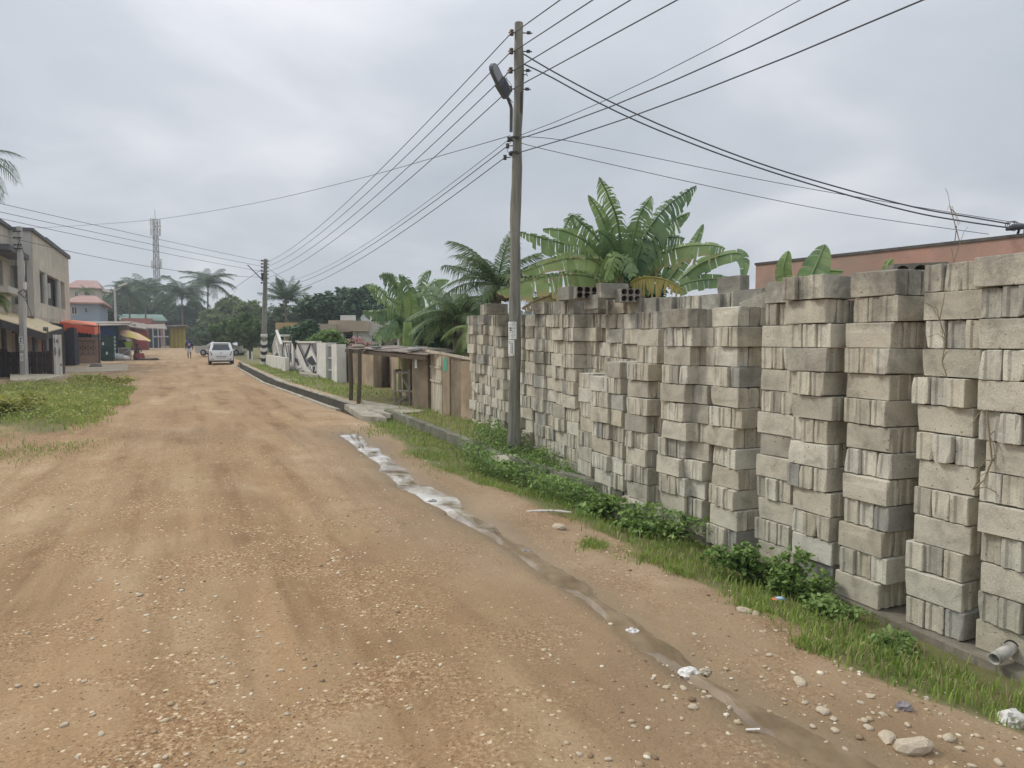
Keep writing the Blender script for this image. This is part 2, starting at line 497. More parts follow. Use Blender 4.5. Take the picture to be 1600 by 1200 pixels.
# pale pebbles pressed flat into the surface
def pebbles(scale, thr, colr, fac):
    global col
    v = nt.nodes.new('ShaderNodeTexVoronoi'); v.inputs['Scale'].default_value = scale; v.inputs['Randomness'].default_value = 1
    nt.links.new(vec, v.inputs['Vector'])
    sr = nt.nodes.new('ShaderNodeSeparateColor'); nt.links.new(v.outputs['Color'], sr.inputs[0])
    th = nt.nodes.new('ShaderNodeMath'); th.operation = 'MULTIPLY'; th.inputs[1].default_value = thr; nt.links.new(sr.outputs[0], th.inputs[0])
    lt = nt.nodes.new('ShaderNodeMath'); lt.operation = 'LESS_THAN'; nt.links.new(v.outputs['Distance'], lt.inputs[0]); nt.links.new(th.outputs[0], lt.inputs[1])
    gt = nt.nodes.new('ShaderNodeMath'); gt.operation = 'GREATER_THAN'; gt.inputs[1].default_value = 1 - fac
    gq = nt.nodes.new('ShaderNodeMath'); gq.operation = 'MULTIPLY_ADD'; gq.inputs[1].default_value = .55; nt.links.new(n_g.outputs['Fac'], gq.inputs[0])
    gs_ = nt.nodes.new('ShaderNodeMath'); gs_.operation = 'MULTIPLY'; gs_.inputs[1].default_value = .7; nt.links.new(sr.outputs[1], gs_.inputs[0]); nt.links.new(gs_.outputs[0], gq.inputs[2]); nt.links.new(gq.outputs[0], gt.inputs[0])
    a = nt.nodes.new('ShaderNodeMath'); a.operation = 'MULTIPLY'; nt.links.new(lt.outputs[0], a.inputs[0]); nt.links.new(gt.outputs[0], a.inputs[1])
    col = mixc(nt, a.outputs[0], col, colr)
pebbles(30, .40, (.60, .49, .34), .13)
pebbles(16, .22, (.62, .52, .38), .10)
pebbles(62, .45, (.13, .075, .045), .16)
# damp and wet soil; same dark tone inside the drain
wetc = mixc(nt, n_big.outputs['Fac'], (.165, .115, .065), (.285, .21, .13))
wm = nt.nodes.new('ShaderNodeMath'); wm.operation = 'MULTIPLY'; wm.inputs[1].default_value = .9; nt.links.new(sp.outputs[1], wm.inputs[0])
col = mixc(nt, wm.outputs[0], col, wetc)
# soil under turf
gc = mixc(nt, n_f.outputs['Fac'], (.10, .105, .035), (.20, .19, .08))
n_gr = noise(nt, vec, 2.4, 5, .7)
gadd = nt.nodes.new('ShaderNodeMath'); gadd.operation = 'MULTIPLY_ADD'; gadd.inputs[1].default_value = 2.2; gadd.inputs[2].default_value = -.95
nt.links.new(sp.outputs[2], gadd.inputs[0])
gad2 = nt.nodes.new('ShaderNodeMath'); gad2.operation = 'ADD'; gad2.use_clamp = True
nt.links.new(gadd.outputs[0], gad2.inputs[0]); nt.links.new(n_gr.outputs['Fac'], gad2.inputs[1])
gmm = nt.nodes.new('ShaderNodeMath'); gmm.operation = 'MULTIPLY'; nt.links.new(gad2.outputs[0], gmm.inputs[0]); nt.links.new(sp.outputs[2], gmm.inputs[1])
col = mixc(nt, gmm.outputs[0], col, gc)
nt.links.new(col, b.inputs['Base Color'])
rr = nt.nodes.new('ShaderNodeMapRange'); rr.inputs['To Min'].default_value = .92; rr.inputs['To Max'].default_value = .45
nt.links.new(sp.outputs[1], rr.inputs['Value']); nt.links.new(rr.outputs[0], b.inputs['Roughness'])
b.inputs['Specular IOR Level'].default_value = .3
bp = nt.nodes.new('ShaderNodeBump'); bp.inputs['Strength'].default_value = .55; bp.inputs['Distance'].default_value = .02
nt.links.new(n_f.outputs['Fac'], bp.inputs['Height']); nt.links.new(bp.outputs[0], b.inputs['Normal'])

def ground_piece(name, mask):
    f = F[mask]
    used = np.unique(f); remap = np.zeros(len(V), dtype=np.int64); remap[used] = np.arange(len(used))
    vv = V[used]
    me = np_mesh(name, vv, remap[f], m_soil, True)
    ca = me.color_attributes.new('soil', 'FLOAT_COLOR', 'POINT')
    ca.data.foreach_set('color', ground_masks(vv[:, 0], vv[:, 1]).astype(np.float32).ravel())
    o = link_mesh(name, me); o['kind'] = 'structure'
    return o
inroad = (~is_lawn) & (s_ > -7.6) & (cy < 130)
ground_piece('road', inroad)
ground_piece('ground', ~inroad)

# water lying in the channel
m_water, nt, b, out = new_mat('muddy_water')
vec = coords(nt, 'World')
n = noise(nt, vec, 3.5, 4); r = ramp(nt, [(.35, (.15, .105, .06)), (.65, (.27, .20, .125))]); nt.links.new(n.outputs['Fac'], r.inputs['Fac'])
foam = noise(nt, vec, 1.5, 7, .7, .5)
fr = ramp(nt, [(.40, (0, 0, 0)), (.62, (.85, .85, .85))]); nt.links.new(foam.outputs['Fac'], fr.inputs['Fac'])
sepz = nt.nodes.new('ShaderNodeSeparateXYZ'); nt.links.new(vec, sepz.inputs[0])
mr = nt.nodes.new('ShaderNodeMapRange'); mr.inputs['From Min'].default_value = 6.6; mr.inputs['From Max'].default_value = 7.6; nt.links.new(sepz.outputs['Y'], mr.inputs['Value'])
fm = nt.nodes.new('ShaderNodeMath'); fm.operation = 'MULTIPLY'; nt.links.new(fr.outputs[0], fm.inputs[0]); nt.links.new(mr.outputs[0], fm.inputs[1])
c_ = mixc(nt, fm.outputs[0], r.outputs[0], (.78, .76, .72))
nt.links.new(c_, b.inputs['Base Color']); b.inputs['Roughness'].default_value = .08; b.inputs['Specular IOR Level'].default_value = .6
bp = nt.nodes.new('ShaderNodeBump'); bp.inputs['Strength'].default_value = .04; bp.inputs['Distance'].default_value = .01
nn = noise(nt, vec, 14, 3); nt.links.new(nn.outputs['Fac'], bp.inputs['Height']); nt.links.new(bp.outputs[0], b.inputs['Normal'])
mb = MB()
P = [Vector((a, c)) for a, c in STREAM]
dense = []
for a, c in zip(P[:-1], P[1:]):
    nseg = max(2, int((c - a).length / .12))
    dense += [a.lerp(c, i / nseg) for i in range(nseg)]
dense.append(P[-1])
rows = []
for i, p in enumerate(dense):
    d = (dense[min(i + 1, len(dense) - 1)] - dense[max(i - 1, 0)]).normalized(); nrm = Vector((d.y, -d.x))
    w = .12 + .18 * float(vn(i * .30, 3.3, 1, 8)) + .09 * float(sstep(6.6, 8.5, p.y))
    z = float(gheight(p.x, p.y, False)) * 0 + float(np.mean(gheight(np.array([p.x + q_ * .06 for q_ in (-2, -1, 0, 1, 2)] * 3), np.array([p.y + k_ for k_ in (-.15, 0, .15) for _ in range(5)])))) + .024 + .012 * float(sstep(6.2, 7.2, p.y))
    row = []
    for t in (-1, -.5, 0, .5, 1):
        ex, ey = p.x + nrm.x * w * t, p.y + nrm.y * w * t
        row.append((ex, ey, min(z - .012, float(gheight(ex, ey)) - .016) if abs(t) == 1 else z - .012))
    rows.append(row)
Vw = [v for r_ in rows for v in r_]
Fw = [(i * 5 + j, i * 5 + j + 1, (i + 1) * 5 + j + 1, (i + 1) * 5 + j) for i in range(len(rows) - 1) for j in range(4)]
mb.raw(Vw, Fw, True)
mb.build('water', m_water, kind='structure')

# ---------------------------------------------------------------- kerbs, drain, slabs
m_kerb = mat('mossy_concrete', (.26, .25, .20), .35, 3, .9, .3, dirt=(.07, .075, .045), dirt_amt=.8, kind='World')
m_kerbtop = mat('pale_worn_concrete', (.46, .42, .34), .3, 3, .9, .3, dirt=(.18, .16, .11), dirt_amt=.6, kind='World')
def ribbon(mb, pts, zf, w0, w1, h0, h1, step=.4):
    """a kerb following a plan line: from offset w0 to w1 right of it, between heights h0 and h1 over zf"""
    P = [Vector(p) for p in pts]; dense = []
    for a, c in zip(P[:-1], P[1:]):
        k = max(1, int((c - a).length / step)); dense += [a.lerp(c, i / k) for i in range(k)]
    dense.append(P[-1])
    rows = []
    for i, p in enumerate(dense):
        d = (dense[min(i + 1, len(dense) - 1)] - dense[max(i - 1, 0)]).normalized(); nr = Vector((d.y, -d.x))
        z = zf(p.x, p.y); j = .012 * (random.random() - .5) * 2
        rows.append([(p.x + nr.x * (w0 + j), p.y + nr.y * (w0 + j), z + h0), (p.x + nr.x * w1, p.y + nr.y * w1, z + h0),
                     (p.x + nr.x * w1, p.y + nr.y * w1, z + h1 + j * .4), (p.x + nr.x * (w0 + j + .01), p.y + nr.y * (w0 + j + .01), z + h1 + j * .5)])
    Vv = [v for r_ in rows for v in r_]
    Ff = []
    for i in range(len(rows) - 1):
        for j in range(4):
            Ff.append((i * 4 + j, (i + 1) * 4 + j, (i + 1) * 4 + (j + 1) % 4, i * 4 + (j + 1) % 4))
    Ff += [(0, 1, 2, 3), tuple(len(Vv) - 4 + k for k in (3, 2, 1, 0))]
    mb.raw(Vv, Ff)
zr = lambda x, y: float(rise(y))
def cut(pts, y0, y1):
    out = []
    for (a, b_), (c, d) in zip(pts[:-1], pts[1:]):
        for t in np.linspace(0, 1, 9):
            q = (a + (c - a) * t, b_ + (d - b_) * t)
            if y0 <= q[1] <= y1 and (not out or hypot(q[0] - out[-1][0], q[1] - out[-1][1]) > .05): out.append(q)
    return out
mb = MB(); ribbon(mb, cut(KERB, 8.4, 16.6), lambda x, y: float(rise(y)) - .16 * float(1 - sstep(9, 14, y)), -.02, .13, -.35, .17)
o = mb.build('kerb', m_kerb, kind='structure')
mb = MB(); ribbon(mb, cut(KERB, 16.7, 50), zr, -.095, .10, -.5, .06); mb.build('drain_wall', mat('black_drain_masonry', (.10, .09, .07), .4, 3, .95, .3, kind='World'), kind='structure')  # wall coloured dark so the inside of the drain reads dark
mb = MB(); ribbon(mb, cut(KERB, 16.7, 50), zr, -.098, .10, .062, .10); mb.build('drain_coping', m_kerbtop, kind='structure')
mb = MB(); ribbon(mb, cut(KERB, 17.6, 50), zr, -.72, -.60, -.5, .045); mb.build('drain_kerb', m_kerbtop, kind='structure')
# footing strip under the blocks
mb = MB(); ribbon(mb, [(4.81 - .383 * y - .16, y) for y in (-1.5, 3, 6, 8.6)], lambda x, y: -.21, 0, 1.2, -.3, 0.0)
mb.build('foundation_kerb', mat('stained_footing_concrete', (.27, .24, .19), .35, 2.5, .9, .3, dirt=(.10, .09, .06), dirt_amt=.8, kind='World'), kind='structure')

def ground_slab(name, pix, th, matr, label=None, zoff=.05):
    mb = MB(); pts = [G(*p) for p in pix]
    mb.slab([(p.x, p.y, p.z + zoff) for p in pts], th)
    return mb.build(name, matr, kind='structure')
ground_slab('drain_slab', [(604, 660), (566, 657), (538, 637), (572, 640), (585, 646)], .14, m_kerbtop, zoff=.10)
ground_slab('yard_path', [(566, 632), (640, 645), (668, 650), (610, 656), (575, 648)], .1, m_kerbtop, zoff=.125)
ground_slab('drain_crossing', [(446, 594), (422, 592), (440, 600), (470, 600), (458, 594)], .14, m_kerbtop, zoff=.10)
ground_slab('doorstep', [(467, 588), (496, 590), (497, 595), (470, 592)], .16, m_kerbtop, zoff=.24)
ground_slab('roadside_slab', [(16, 600), (70, 599), (102, 590), (98, 586), (16, 586)], .14, mat('sunbleached_concrete', (.62, .55, .42), .3, 2, .9, .2, dirt=(.3, .25, .17), kind='World'), zoff=.15)
ground_slab('left_drain_wall', [(-30, 650), (0, 634), (78, 600), (74, 597), (-30, 630)], .25, mat('dark_drain_masonry', (.17, .14, .10), .4, 3, .95, .3, kind='World'), zoff=.17)
ground_slab('dark_drain_slab', [(139, 574), (160, 574), (158, 570), (142, 570)], .05, mat('dark_slab', (.11, .085, .07), .3, 3), zoff=.06)
ground_slab('market_forecourt', [(96, 583), (200, 580), (200, 569), (96, 575)], .05, mat('trodden_concrete', (.46, .39, .29), .3, 2, .9, .2, kind='World', dirt=(.3, .23, .15)), zoff=.03)

# ================================================================== THE STACKED BLOCKS
def block_mat():
    m, nt, b, out = new_mat('sandcrete_block')
    oi = nt.nodes.new('ShaderNodeObjectInfo')
    r = ramp(nt, [(0, (.37, .35, .295)), (.2, (.54, .50, .41)), (.4, (.59, .555, .465)), (.6, (.47, .425, .335)), (.78, (.64, .61, .52)), (.94, (.57, .55, .48)), (.985, (.34, .33, .30))])
    r.color_ramp.interpolation = 'LINEAR'
    nt.links.new(oi.outputs['Random'], r.inputs['Fac'])
    tc = nt.nodes.new('ShaderNodeTexCoord')
    va = nt.nodes.new('ShaderNodeVectorMath'); va.operation = 'MULTIPLY_ADD'; va.inputs[1].default_value = (1, 1, 1)
    off = nt.nodes.new('ShaderNodeCombineXYZ')
    ml = nt.nodes.new('ShaderNodeMath'); ml.operation = 'MULTIPLY'; ml.inputs[1].default_value = 57.0
    nt.links.new(oi.outputs['Random'], ml.inputs[0])
    for i in range(3): nt.links.new(ml.outputs[0], off.inputs[i])
    nt.links.new(tc.outputs['Object'], va.inputs[0]); nt.links.new(off.outputs[0], va.inputs[2])
    vec = va.outputs[0]
    n1 = noise(nt, vec, 5.5, 6, .6, .4)
    r1 = ramp(nt, [(.30, (.70, .69, .68)), (.5, (1, 1, 1)), (.72, (1.18, 1.17, 1.14))]); nt.links.new(n1.outputs['Fac'], r1.inputs['Fac'])
    col = mixc(nt, 1, r.outputs[0], r1.outputs[0], 'MULTIPLY')
    # run marks down the moulded ends
    mp = nt.nodes.new('ShaderNodeMapping'); mp.inputs['Scale'].default_value = (17, 17, .8); nt.links.new(vec, mp.inputs['Vector'])
    n2 = noise(nt, mp.outputs[0], 1, 4, .6)
    r2 = ramp(nt, [(.33, (.85, .84, .82)), (.46, (1.02, 1.02, 1.01)), (.75, (1.14, 1.135, 1.12))]); nt.links.new(n2.outputs['Fac'], r2.inputs['Fac'])
    gn = nt.nodes.new('ShaderNodeTexCoord'); sn = nt.nodes.new('ShaderNodeSeparateXYZ'); nt.links.new(gn.outputs['Normal'], sn.inputs[0])
    ab = nt.nodes.new('ShaderNodeMath'); ab.operation = 'ABSOLUTE'; nt.links.new(sn.outputs['X'], ab.inputs[0])
    en = nt.nodes.new('ShaderNodeMath'); en.operation = 'MULTIPLY_ADD'; en.inputs[1].default_value = .85; en.inputs[2].default_value = .06; nt.links.new(ab.outputs[0], en.inputs[0])
    col = mixc(nt, en.outputs[0], col, r2.outputs[0], 'MULTIPLY')
    # sand grain
    n3 = noise(nt, vec, 110, 3, .8)
    r3 = ramp(nt, [(.3, (.62, .62, .62)), (.7, (1.2, 1.2, 1.2))]); nt.links.new(n3.outputs['Fac'], r3.inputs['Fac'])
    col = mixc(nt, .8, col, r3.outputs[0], 'MULTIPLY')
    n5 = noise(nt, vec, 46, 2, .5); r5 = ramp(nt, [(.27, (.30, .28, .25)), (.31, (1, 1, 1))]); nt.links.new(n5.outputs['Fac'], r5.inputs['Fac']); col = mixc(nt, 1, col, r5.outputs[0], 'MULTIPLY')
    # black mould where rain lies: the top courses
    w = nt.nodes.new('ShaderNodeNewGeometry'); sw = nt.nodes.new('ShaderNodeSeparateXYZ'); nt.links.new(w.outputs['Position'], sw.inputs[0])
    mr = nt.nodes.new('ShaderNodeMapRange'); mr.inputs['From Min'].default_value = 1.3; mr.inputs['From Max'].default_value = 2.5; mr.inputs['To Min'].default_value = -.32; mr.inputs['To Max'].default_value = .20
    nt.links.new(sw.outputs['Z'], mr.inputs['Value'])
    n4 = noise(nt, w.outputs['Position'], 2.2, 6, .7, .5)
    ad = nt.nodes.new('ShaderNodeMath'); ad.operation = 'ADD'; nt.links.new(mr.outputs[0], ad.inputs[0]); nt.links.new(n4.outputs['Fac'], ad.inputs[1])
    rd = nt.nodes.new('ShaderNodeMath'); rd.operation = 'MULTIPLY_ADD'; rd.inputs[1].default_value = .16; nt.links.new(oi.outputs['Random'], rd.inputs[0]); nt.links.new(ad.outputs[0], rd.inputs[2]); ad = rd
    r4 = ramp(nt, [(.51, (0, 0, 0)), (.76, (.72, .72, .72))]); nt.links.new(ad.outputs[0], r4.inputs['Fac'])
    mv = nt.nodes.new('ShaderNodeSeparateXYZ')
    col = mixc(nt, r4.outputs[0], col, (.125, .12, .105))
    nt.links.new(col, b.inputs['Base Color']); b.inputs['Roughness'].default_value = .93; b.inputs['Specular IOR Level'].default_value = .2
    bp = nt.nodes.new('ShaderNodeBump'); bp.inputs['Strength'].default_value = .45; bp.inputs['Distance'].default_value = .012
    sm = nt.nodes.new('ShaderNodeMath'); sm.operation = 'ADD'; nt.links.new(n3.outputs['Fac'], sm.inputs[0]); nt.links.new(n1.outputs['Fac'], sm.inputs[1])
    nt.links.new(sm.outputs[0], bp.inputs['Height']); nt.links.new(bp.outputs[0], b.inputs['Normal'])
    return m
m_block = block_mat()
BL, BH, BT, PITCHZ = .400, .190, .131, .1965
def block_mesh(i, rnd):
    """a sandcrete block, long along x; grooved ends, soft worn corners, each variant chipped differently"""
    L, T, H = BL / 2, BT / 2, BH / 2
    r = .005
    g = .008 + rnd.random() * .006
    prof = [(-L, -T + r), (-L + r, -T), (L - r, -T), (L, -T + r), (L, -.034), (L - g, -.022), (L - g, .022), (L, .034), (L, T - r), (L - r, T), (-L + r, T), (-L, T - r), (-L, .034), (-L + g, .022), (-L + g, -.022), (-L, -.034)]
    n = len(prof)
    chips = [(rnd.choice((-1, 1)) * L, rnd.choice((-1, 1)) * T, rnd.choice((-1, 1)) * H, rnd.uniform(.015, .042)) for _ in range(rnd.choice((0, 1, 1, 2, 3)))]
    V = []
    for z, ins in ((-H, .003), (-H + .004, 0), (-.02, 0), (H - .004, 0), (H, .003)):
        for x, y in prof:
            k = 1 - ins / L; k2 = 1 - ins / T
            px, py, pz = x * k, y * k2, z
            px += rnd.uniform(-.0025, .0025); py += rnd.uniform(-.0022, .0022); pz += rnd.uniform(-.002, .002)
            for cx, cy, cz, cr in chips:
                d = sqrt((px - cx) ** 2 + (py - cy) ** 2 + (pz - cz) ** 2)
                if d < cr:
                    t = (1 - d / cr) * .5
                    px -= math.copysign(cr * t, cx) * .7; py -= math.copysign(cr * t, cy) * .5; pz -= math.copysign(cr * t, cz) * .6
            V.append((px, py, pz))
    mb = MB()
    F = []
    for k in range(4):
        for j in range(n):
            F.append((k * n + j, k * n + (j + 1) % n, (k + 1) * n + (j + 1) % n, (k + 1) * n + j))
    F += [tuple(range(n - 1, -1, -1)), tuple(range(4 * n, 5 * n))]
    mb.raw(V, F)
    return mb.mesh('block', m_block)
rb = random.Random(3)
BLOCKS = [block_mesh(i, rb) for i in range(10)]

def stack(name, label, cols, base, group='stacks of concrete blocks along the verge', deep=1):
    """cols: list of (x, y, yaw, n courses, first is long?, base z). One pile = one thing; its blocks are parts."""
    p0 = cols[0]
    t = thing(name, label, 'block stack', (p0[0], p0[1], p0[5]), 0, group)
    k = 0
    for (x, y, yaw, n, longfirst, z0, start) in cols:
        drift = Vector((0, 0, 0)); lean = Vector((rb.uniform(-.012, .012), rb.uniform(-.008, .008), 0))
        for c in range(start, n):
            isl = (c % 2 == 0) == longfirst
            if rb.random() < (.02 if len(cols) < 3 else .12): isl = not isl
            ya = yaw + rb.uniform(-.035, .035) + (rb.uniform(-.11, .11) if rb.random() < .25 else 0)
            M = Matrix.Rotation(ya, 3, 'Z')
            drift = Vector((rb.uniform(-.028, .028), rb.uniform(-.03, .022), 0)) + lean * c
            zc = z0 + c * PITCHZ + BH / 2 + rb.uniform(-.001, .001)
            for dd in range(deep):
                for q in range(3):
                    if isl:
                        lp = Vector((rb.uniform(-.012, .012), (q - 1) * .137 + rb.uniform(-.003, .003), 0)); rz = 0
                        if (q > 0 and dd == 0 and deep == 1 and q == 2): pass
                    else:
                        lp = Vector(((q - 1) * .136 + rb.uniform(-.003, .003), rb.uniform(-.030, .016), 0)); rz = pi / 2
                    lp += drift; lp.y += dd * .45
                    wp = Vector((x, y, 0)) + M @ lp; wp.z = zc
                    o = link_mesh('block', rb.choice(BLOCKS), t)
                    o.location = wp - t.location
                    o.rotation_euler = (rb.choice((0, pi)), rb.uniform(-.006, .006), ya + rz + rb.choice((0, pi)))
                    k += 1
    return t

YAWB = atan2(-1, .383) * 1.0                       # local x towards the camera along the wall (to the right in the picture)
def wall_frame(px, w=.47, out=0.0, depthc=.235):
    """centre of a column whose far (left) front edge shows at pixel column px; out = how far it stands forward of the wall line"""
    Y = 5291.0 / (px - 378.7)
    # shift the line towards the road by out
    dirn = Vector((.383, -1, 0)).normalized(); nrm = Vector((1, .383, 0)).normalized()
    k = (px - 800) / FPX * cos(PITCH)
    x0, y0 = 4.81 - out * 1.0, 0.0                 # a point on the shifted line at y=0
    p0 = Vector((4.81, 0, 0)) - nrm * out
    s = (k * p0.y - p0.x) / (dirn.x - k * dirn.y)
    p = p0 + dirn * s
    return p, dirn, nrm
def bz(y): return float(np.interp(y, [0, 8.6, 12, 15.5], [-.205, -.205, -.09, .03]))
def colm(px, n, lf, out=0., dyaw=0., start=0, w=.42, zoff=0):
    p, d, nr = wall_frame(px, w, out)
    yaw = atan2(d.y, d.x) + dyaw
    c = p + d * (w / 2) + nr * .21
    return (c.x, c.y, yaw, n, lf, bz(c.y) + zoff, start)

S = [
 (1860, 13, True, .02, 'stack of concrete blocks nearest the viewer at the right end of the wall', 1),
 (1690, 13, False, .03, 'stack of concrete blocks second from the near right end of the wall', 1),
 (1545, 13, True, .02, 'stack of large concrete blocks cut by the right edge of the picture', 1),
 (1426, 13, False, .05, 'block stack with dry vines and one grey block, just beside the dark gap', 2),
 (1321, 13, True, .07, 'block stack with a deep shaded side and a hollow block lying on top', 2),
 (1246, 13, False, .08, 'block stack under the banana leaf, two left of the dark gap', 1),
 (1186, 13, True, .06, 'block stack right of the leaning grey blocks with a weed bush at its foot', 1),
 (1113, 12, False, .13, 'lower block stack standing forward with a weed bush at its right foot', 1),
 (1061, 11, True, .14, 'narrow block stack on the footing below the wide yellowing leaf', 1),
]
for px, n, lf, out_, lab, deep in S:
    stack('block_stack', lab, [colm(px, n, lf, out_, .08 + rb.uniform(-.06, .06))], None, deep=deep)
stack('block_stack', 'wide stack two blocks across, right of the lone block on the ground', [colm(1029, 12, False, .24, .12), colm(998, 12, True, .16, .05)], None)
# higher rows behind the low ones
stack('block_stack', 'higher dark topped blocks behind the two low stacks', [colm(1150, 13, True, -.40, .02, 9), colm(1115, 13, False, -.42, .02, 9), colm(1082, 13, True, -.40, .02, 9), colm(1052, 13, False, -.38, .02, 9), colm(1024, 13, True, -.36, .02, 9)], None)
stack('block_stack', 'broad forward pile of pale blocks left of the wide stack', [colm(977, 9, False, .30, .10), colm(952, 9, True, .20, .0), colm(928, 8, False, .28, .08), colm(905, 8, True, .22, .02)], None)
stack('block_stack', 'tall pile behind the broad forward pile, hollow blocks lying on top', [colm(1000, 13, True, -.30, .02, 8), colm(976, 13, False, -.24, .02, 4), colm(953, 13, True, -.22, .02, 4), colm(930, 13, False, -.22, .02, 4), colm(907, 13, True, -.20, .02, 4)], None)
# the long pile right of the pole, laid in bond
def long_pile(label, pxs, ns):
    stack('block_stack', label, [colm(px, n, bool(i % 2), rb.uniform(-.03, .03), .0) for i, (px, n) in enumerate(zip(pxs, ns))], None)
def px_at(Y): return 378.7 + 5291.0 / Y
Ys = [10.45 + .40 * i for i in range(13)]
long_pile('long pile of interlocked blocks just right of the utility pole, dark along its top', [px_at(y) for y in Ys[:6]], [13, 13, 13, 13, 12, 12])
long_pile('farthest pile of interlocked blocks, behind and left of the utility pole', [px_at(y) for y in Ys[6:12]], [12, 12, 12, 12, 12, 12])

def lone_block(px, py, Y, label, yaw=0., tilt=(0, 0), z=None, on_end=False, name='concrete_block', mesh=None, group=None, cat='concrete block'):
    p = W(px, py, Y)
    o = link_mesh(name, mesh or BLOCKS[rb.randrange(10)], None, p, (tilt[0], tilt[1], yaw))
    if on_end: o.rotation_euler = (tilt[0], pi / 2 + tilt[1], yaw)
    if z is not None: o.location.z = z
    return tag(o, label, cat, group)
WY = atan2(-1, .383)
lone_block(981, 784, 8.05, 'single cream block on the verge below the broad forward pile', WY + pi / 2 + .1, z=-.14)
o_ = lone_block(827, 678, 11.75, 'dark brown block standing close right of the utility pole foot', WY + .3, on_end=True, z=.14); o_.scale = (.85, .8, .8)
lone_block(1410, 905, 5.45, 'broken yellowish block wedged at the foot of the dark gap', WY + .9, (0, .25), z=-.10)
lone_block(1172, 785, 7.0, 'grey block leaning on end in the slot beside the weed bush, lower one', WY + .5, (.1, .35), on_end=True)
lone_block(1168, 745, 7.15, 'grey block leaning on end in the slot beside the weed bush, upper one', WY + .3, (.15, .3), on_end=True)
lone_block(1190, 475, 7.1, 'pale block lying askew on the wall top, left of the banana leaf stack', WY + .5, (.1, -.35))
for i, (px, py, Y, ya, l) in enumerate([(1145, 462, 8.0, WY, 'stained block lying along the wall top below the flat green leaf'),
        (762, 484, 12.9, WY + .1, 'block lying alone on the farthest pile, left of the pole'), (775, 484, 12.4, WY + pi / 2, 'crosswise block on the farthest pile, right beside the pole'),
        (886, 470, 10.3, WY, 'black stained block on the long pile beside the hollow block'), (957, 466, 9.2, WY + pi / 2, 'pale ridged block set on the wall top between two hollow blocks'),
        (930, 472, 9.6, WY, 'dark block bedded on top of the wall under the hollow block')]):
    lone_block(px, py, Y, l, ya, z=(bz(Y) + (12 if Y > 12 else 13) * PITCHZ + BH / 2 + .002) if Y != 9.6 else None)
# hollow blocks with round holes
def hollow_mesh(nx_, nz_, L, H, T, r, name='hollow_block'):
    mb = MB(); cw, ch = L / nx_, H / nz_
    K = 12
    for iz in range(nz_):
        sh = 0
        for ix in range(nx_):
            cx, cz = -L / 2 + (ix + .5) * cw, -H / 2 + (iz + .5) * ch
            sq, ci = [], []
            for k in range(K):
                t = 2 * pi * k / K + pi / 4
                c, s_ = cos(t), sin(t); m = max(abs(c), abs(s_))
                sq.append((cx + c / m * cw / 2, cz + s_ / m * ch / 2)); ci.append((cx + c * r, cz + s_ * r * 1.0))
            for k in range(K):
                k2 = (k + 1) % K
                mb.poly([(sq[k][0], -T / 2, sq[k][1]), (sq[k2][0], -T / 2, sq[k2][1]), (ci[k2][0], -T / 2, ci[k2][1]), (ci[k][0], -T / 2, ci[k][1])])
                mb.poly([(ci[k][0], -T / 2, ci[k][1]), (ci[k2][0], -T / 2, ci[k2][1]), (ci[k2][0], T / 2 - .015, ci[k2][1]), (ci[k][0], T / 2 - .015, ci[k][1])])
            mb.poly([(c[0], T / 2 - .015, c[1]) for c in ci])
    x, z, y = L / 2, H / 2, T / 2
    mb.poly([(-x, y, -z), (x, y, -z), (x, y, z), (-x, y, z)]); mb.poly([(-x, -y, z), (x, -y, z), (x, y, z), (-x, y, z)])
    mb.poly([(-x, -y, -z), (x, -y, -z), (x, y, -z), (-x, y, -z)]); mb.poly([(-x, -y, -z), (-x, y, -z), (-x, y, z), (-x, -y, z)]); mb.poly([(x, -y, -z), (x, y, -z), (x, y, z), (x, -y, z)])
    return mb.mesh(name, m_block)
H42 = hollow_mesh(4, 2, .40, .15, .2, .041); H33 = hollow_mesh(3, 2, .27, .17, .2, .038); H21 = hollow_mesh(3, 1, .44, .145, .2, .058)
lone_block(921, 458, 9.7, 'hollow block with two rows of round holes lying above the long pile', .1, (0, .03), name='hollow_block', mesh=H42, cat='hollow block')
lone_block(981, 462, 9.1, 'small hollow block with round holes on the wall top beside ridged block', .25, name='hollow_block', mesh=H33, cat='hollow block')
lone_block(1432, 411, 6.25, 'dark hollow block with wide round holes on the stack by the gap', -.15, (0, -.03), z=2.415, name='hollow_block', mesh=H21, cat='hollow block')
lone_block(788, 706, 10.6, 'hollow block with round holes lying among weeds beside the kerb', .3, (.35, 0), z=-.02, name='hollow_block', mesh=H42, cat='hollow block')

# plastic drain pipe stub at the near foot of the wall
t = thing('drain_pipe', 'short white plastic pipe sticking out of the footing near the right edge', 'pipe')
p = W(1553, 1030, 4.23)
m_pvc = mat('grimy_white_plastic', (.62, .60, .54), .2, 14, .5, .1, dirt=(.10, .09, .07), dirt_amt=.8)
mb = MB(); a = p; b_ = p + Vector((.18, .10, .03))
axis_ = (a - b_).normalized()
prof = []
sd = axis_.cross(Vector((0, 0, 1))).normalized(); up = sd.cross(axis_)
K = 16
def ring(c, r): return [c + (sd * cos(2 * pi * i / K) + up * sin(2 * pi * i / K)) * r for i in range(K)]
R_ = ring(b_, .038) + ring(a, .038) + ring(a, .032) + ring(b_, .032)
mb.raw(R_, [(i + j * K, (i + 1) % K + j * K, (i + 1) % K + (j + 1) * K, i + (j + 1) * K) for j in range(3) for i in range(K)], True)
mb.build('pipe', m_pvc, t); mb2 = MB(); mb2.tube([b_, b_ - axis_ * .09], .047, 14); mb2.build('collar', mat('black_soil_pipe', (.05, .045, .04), .3), t)

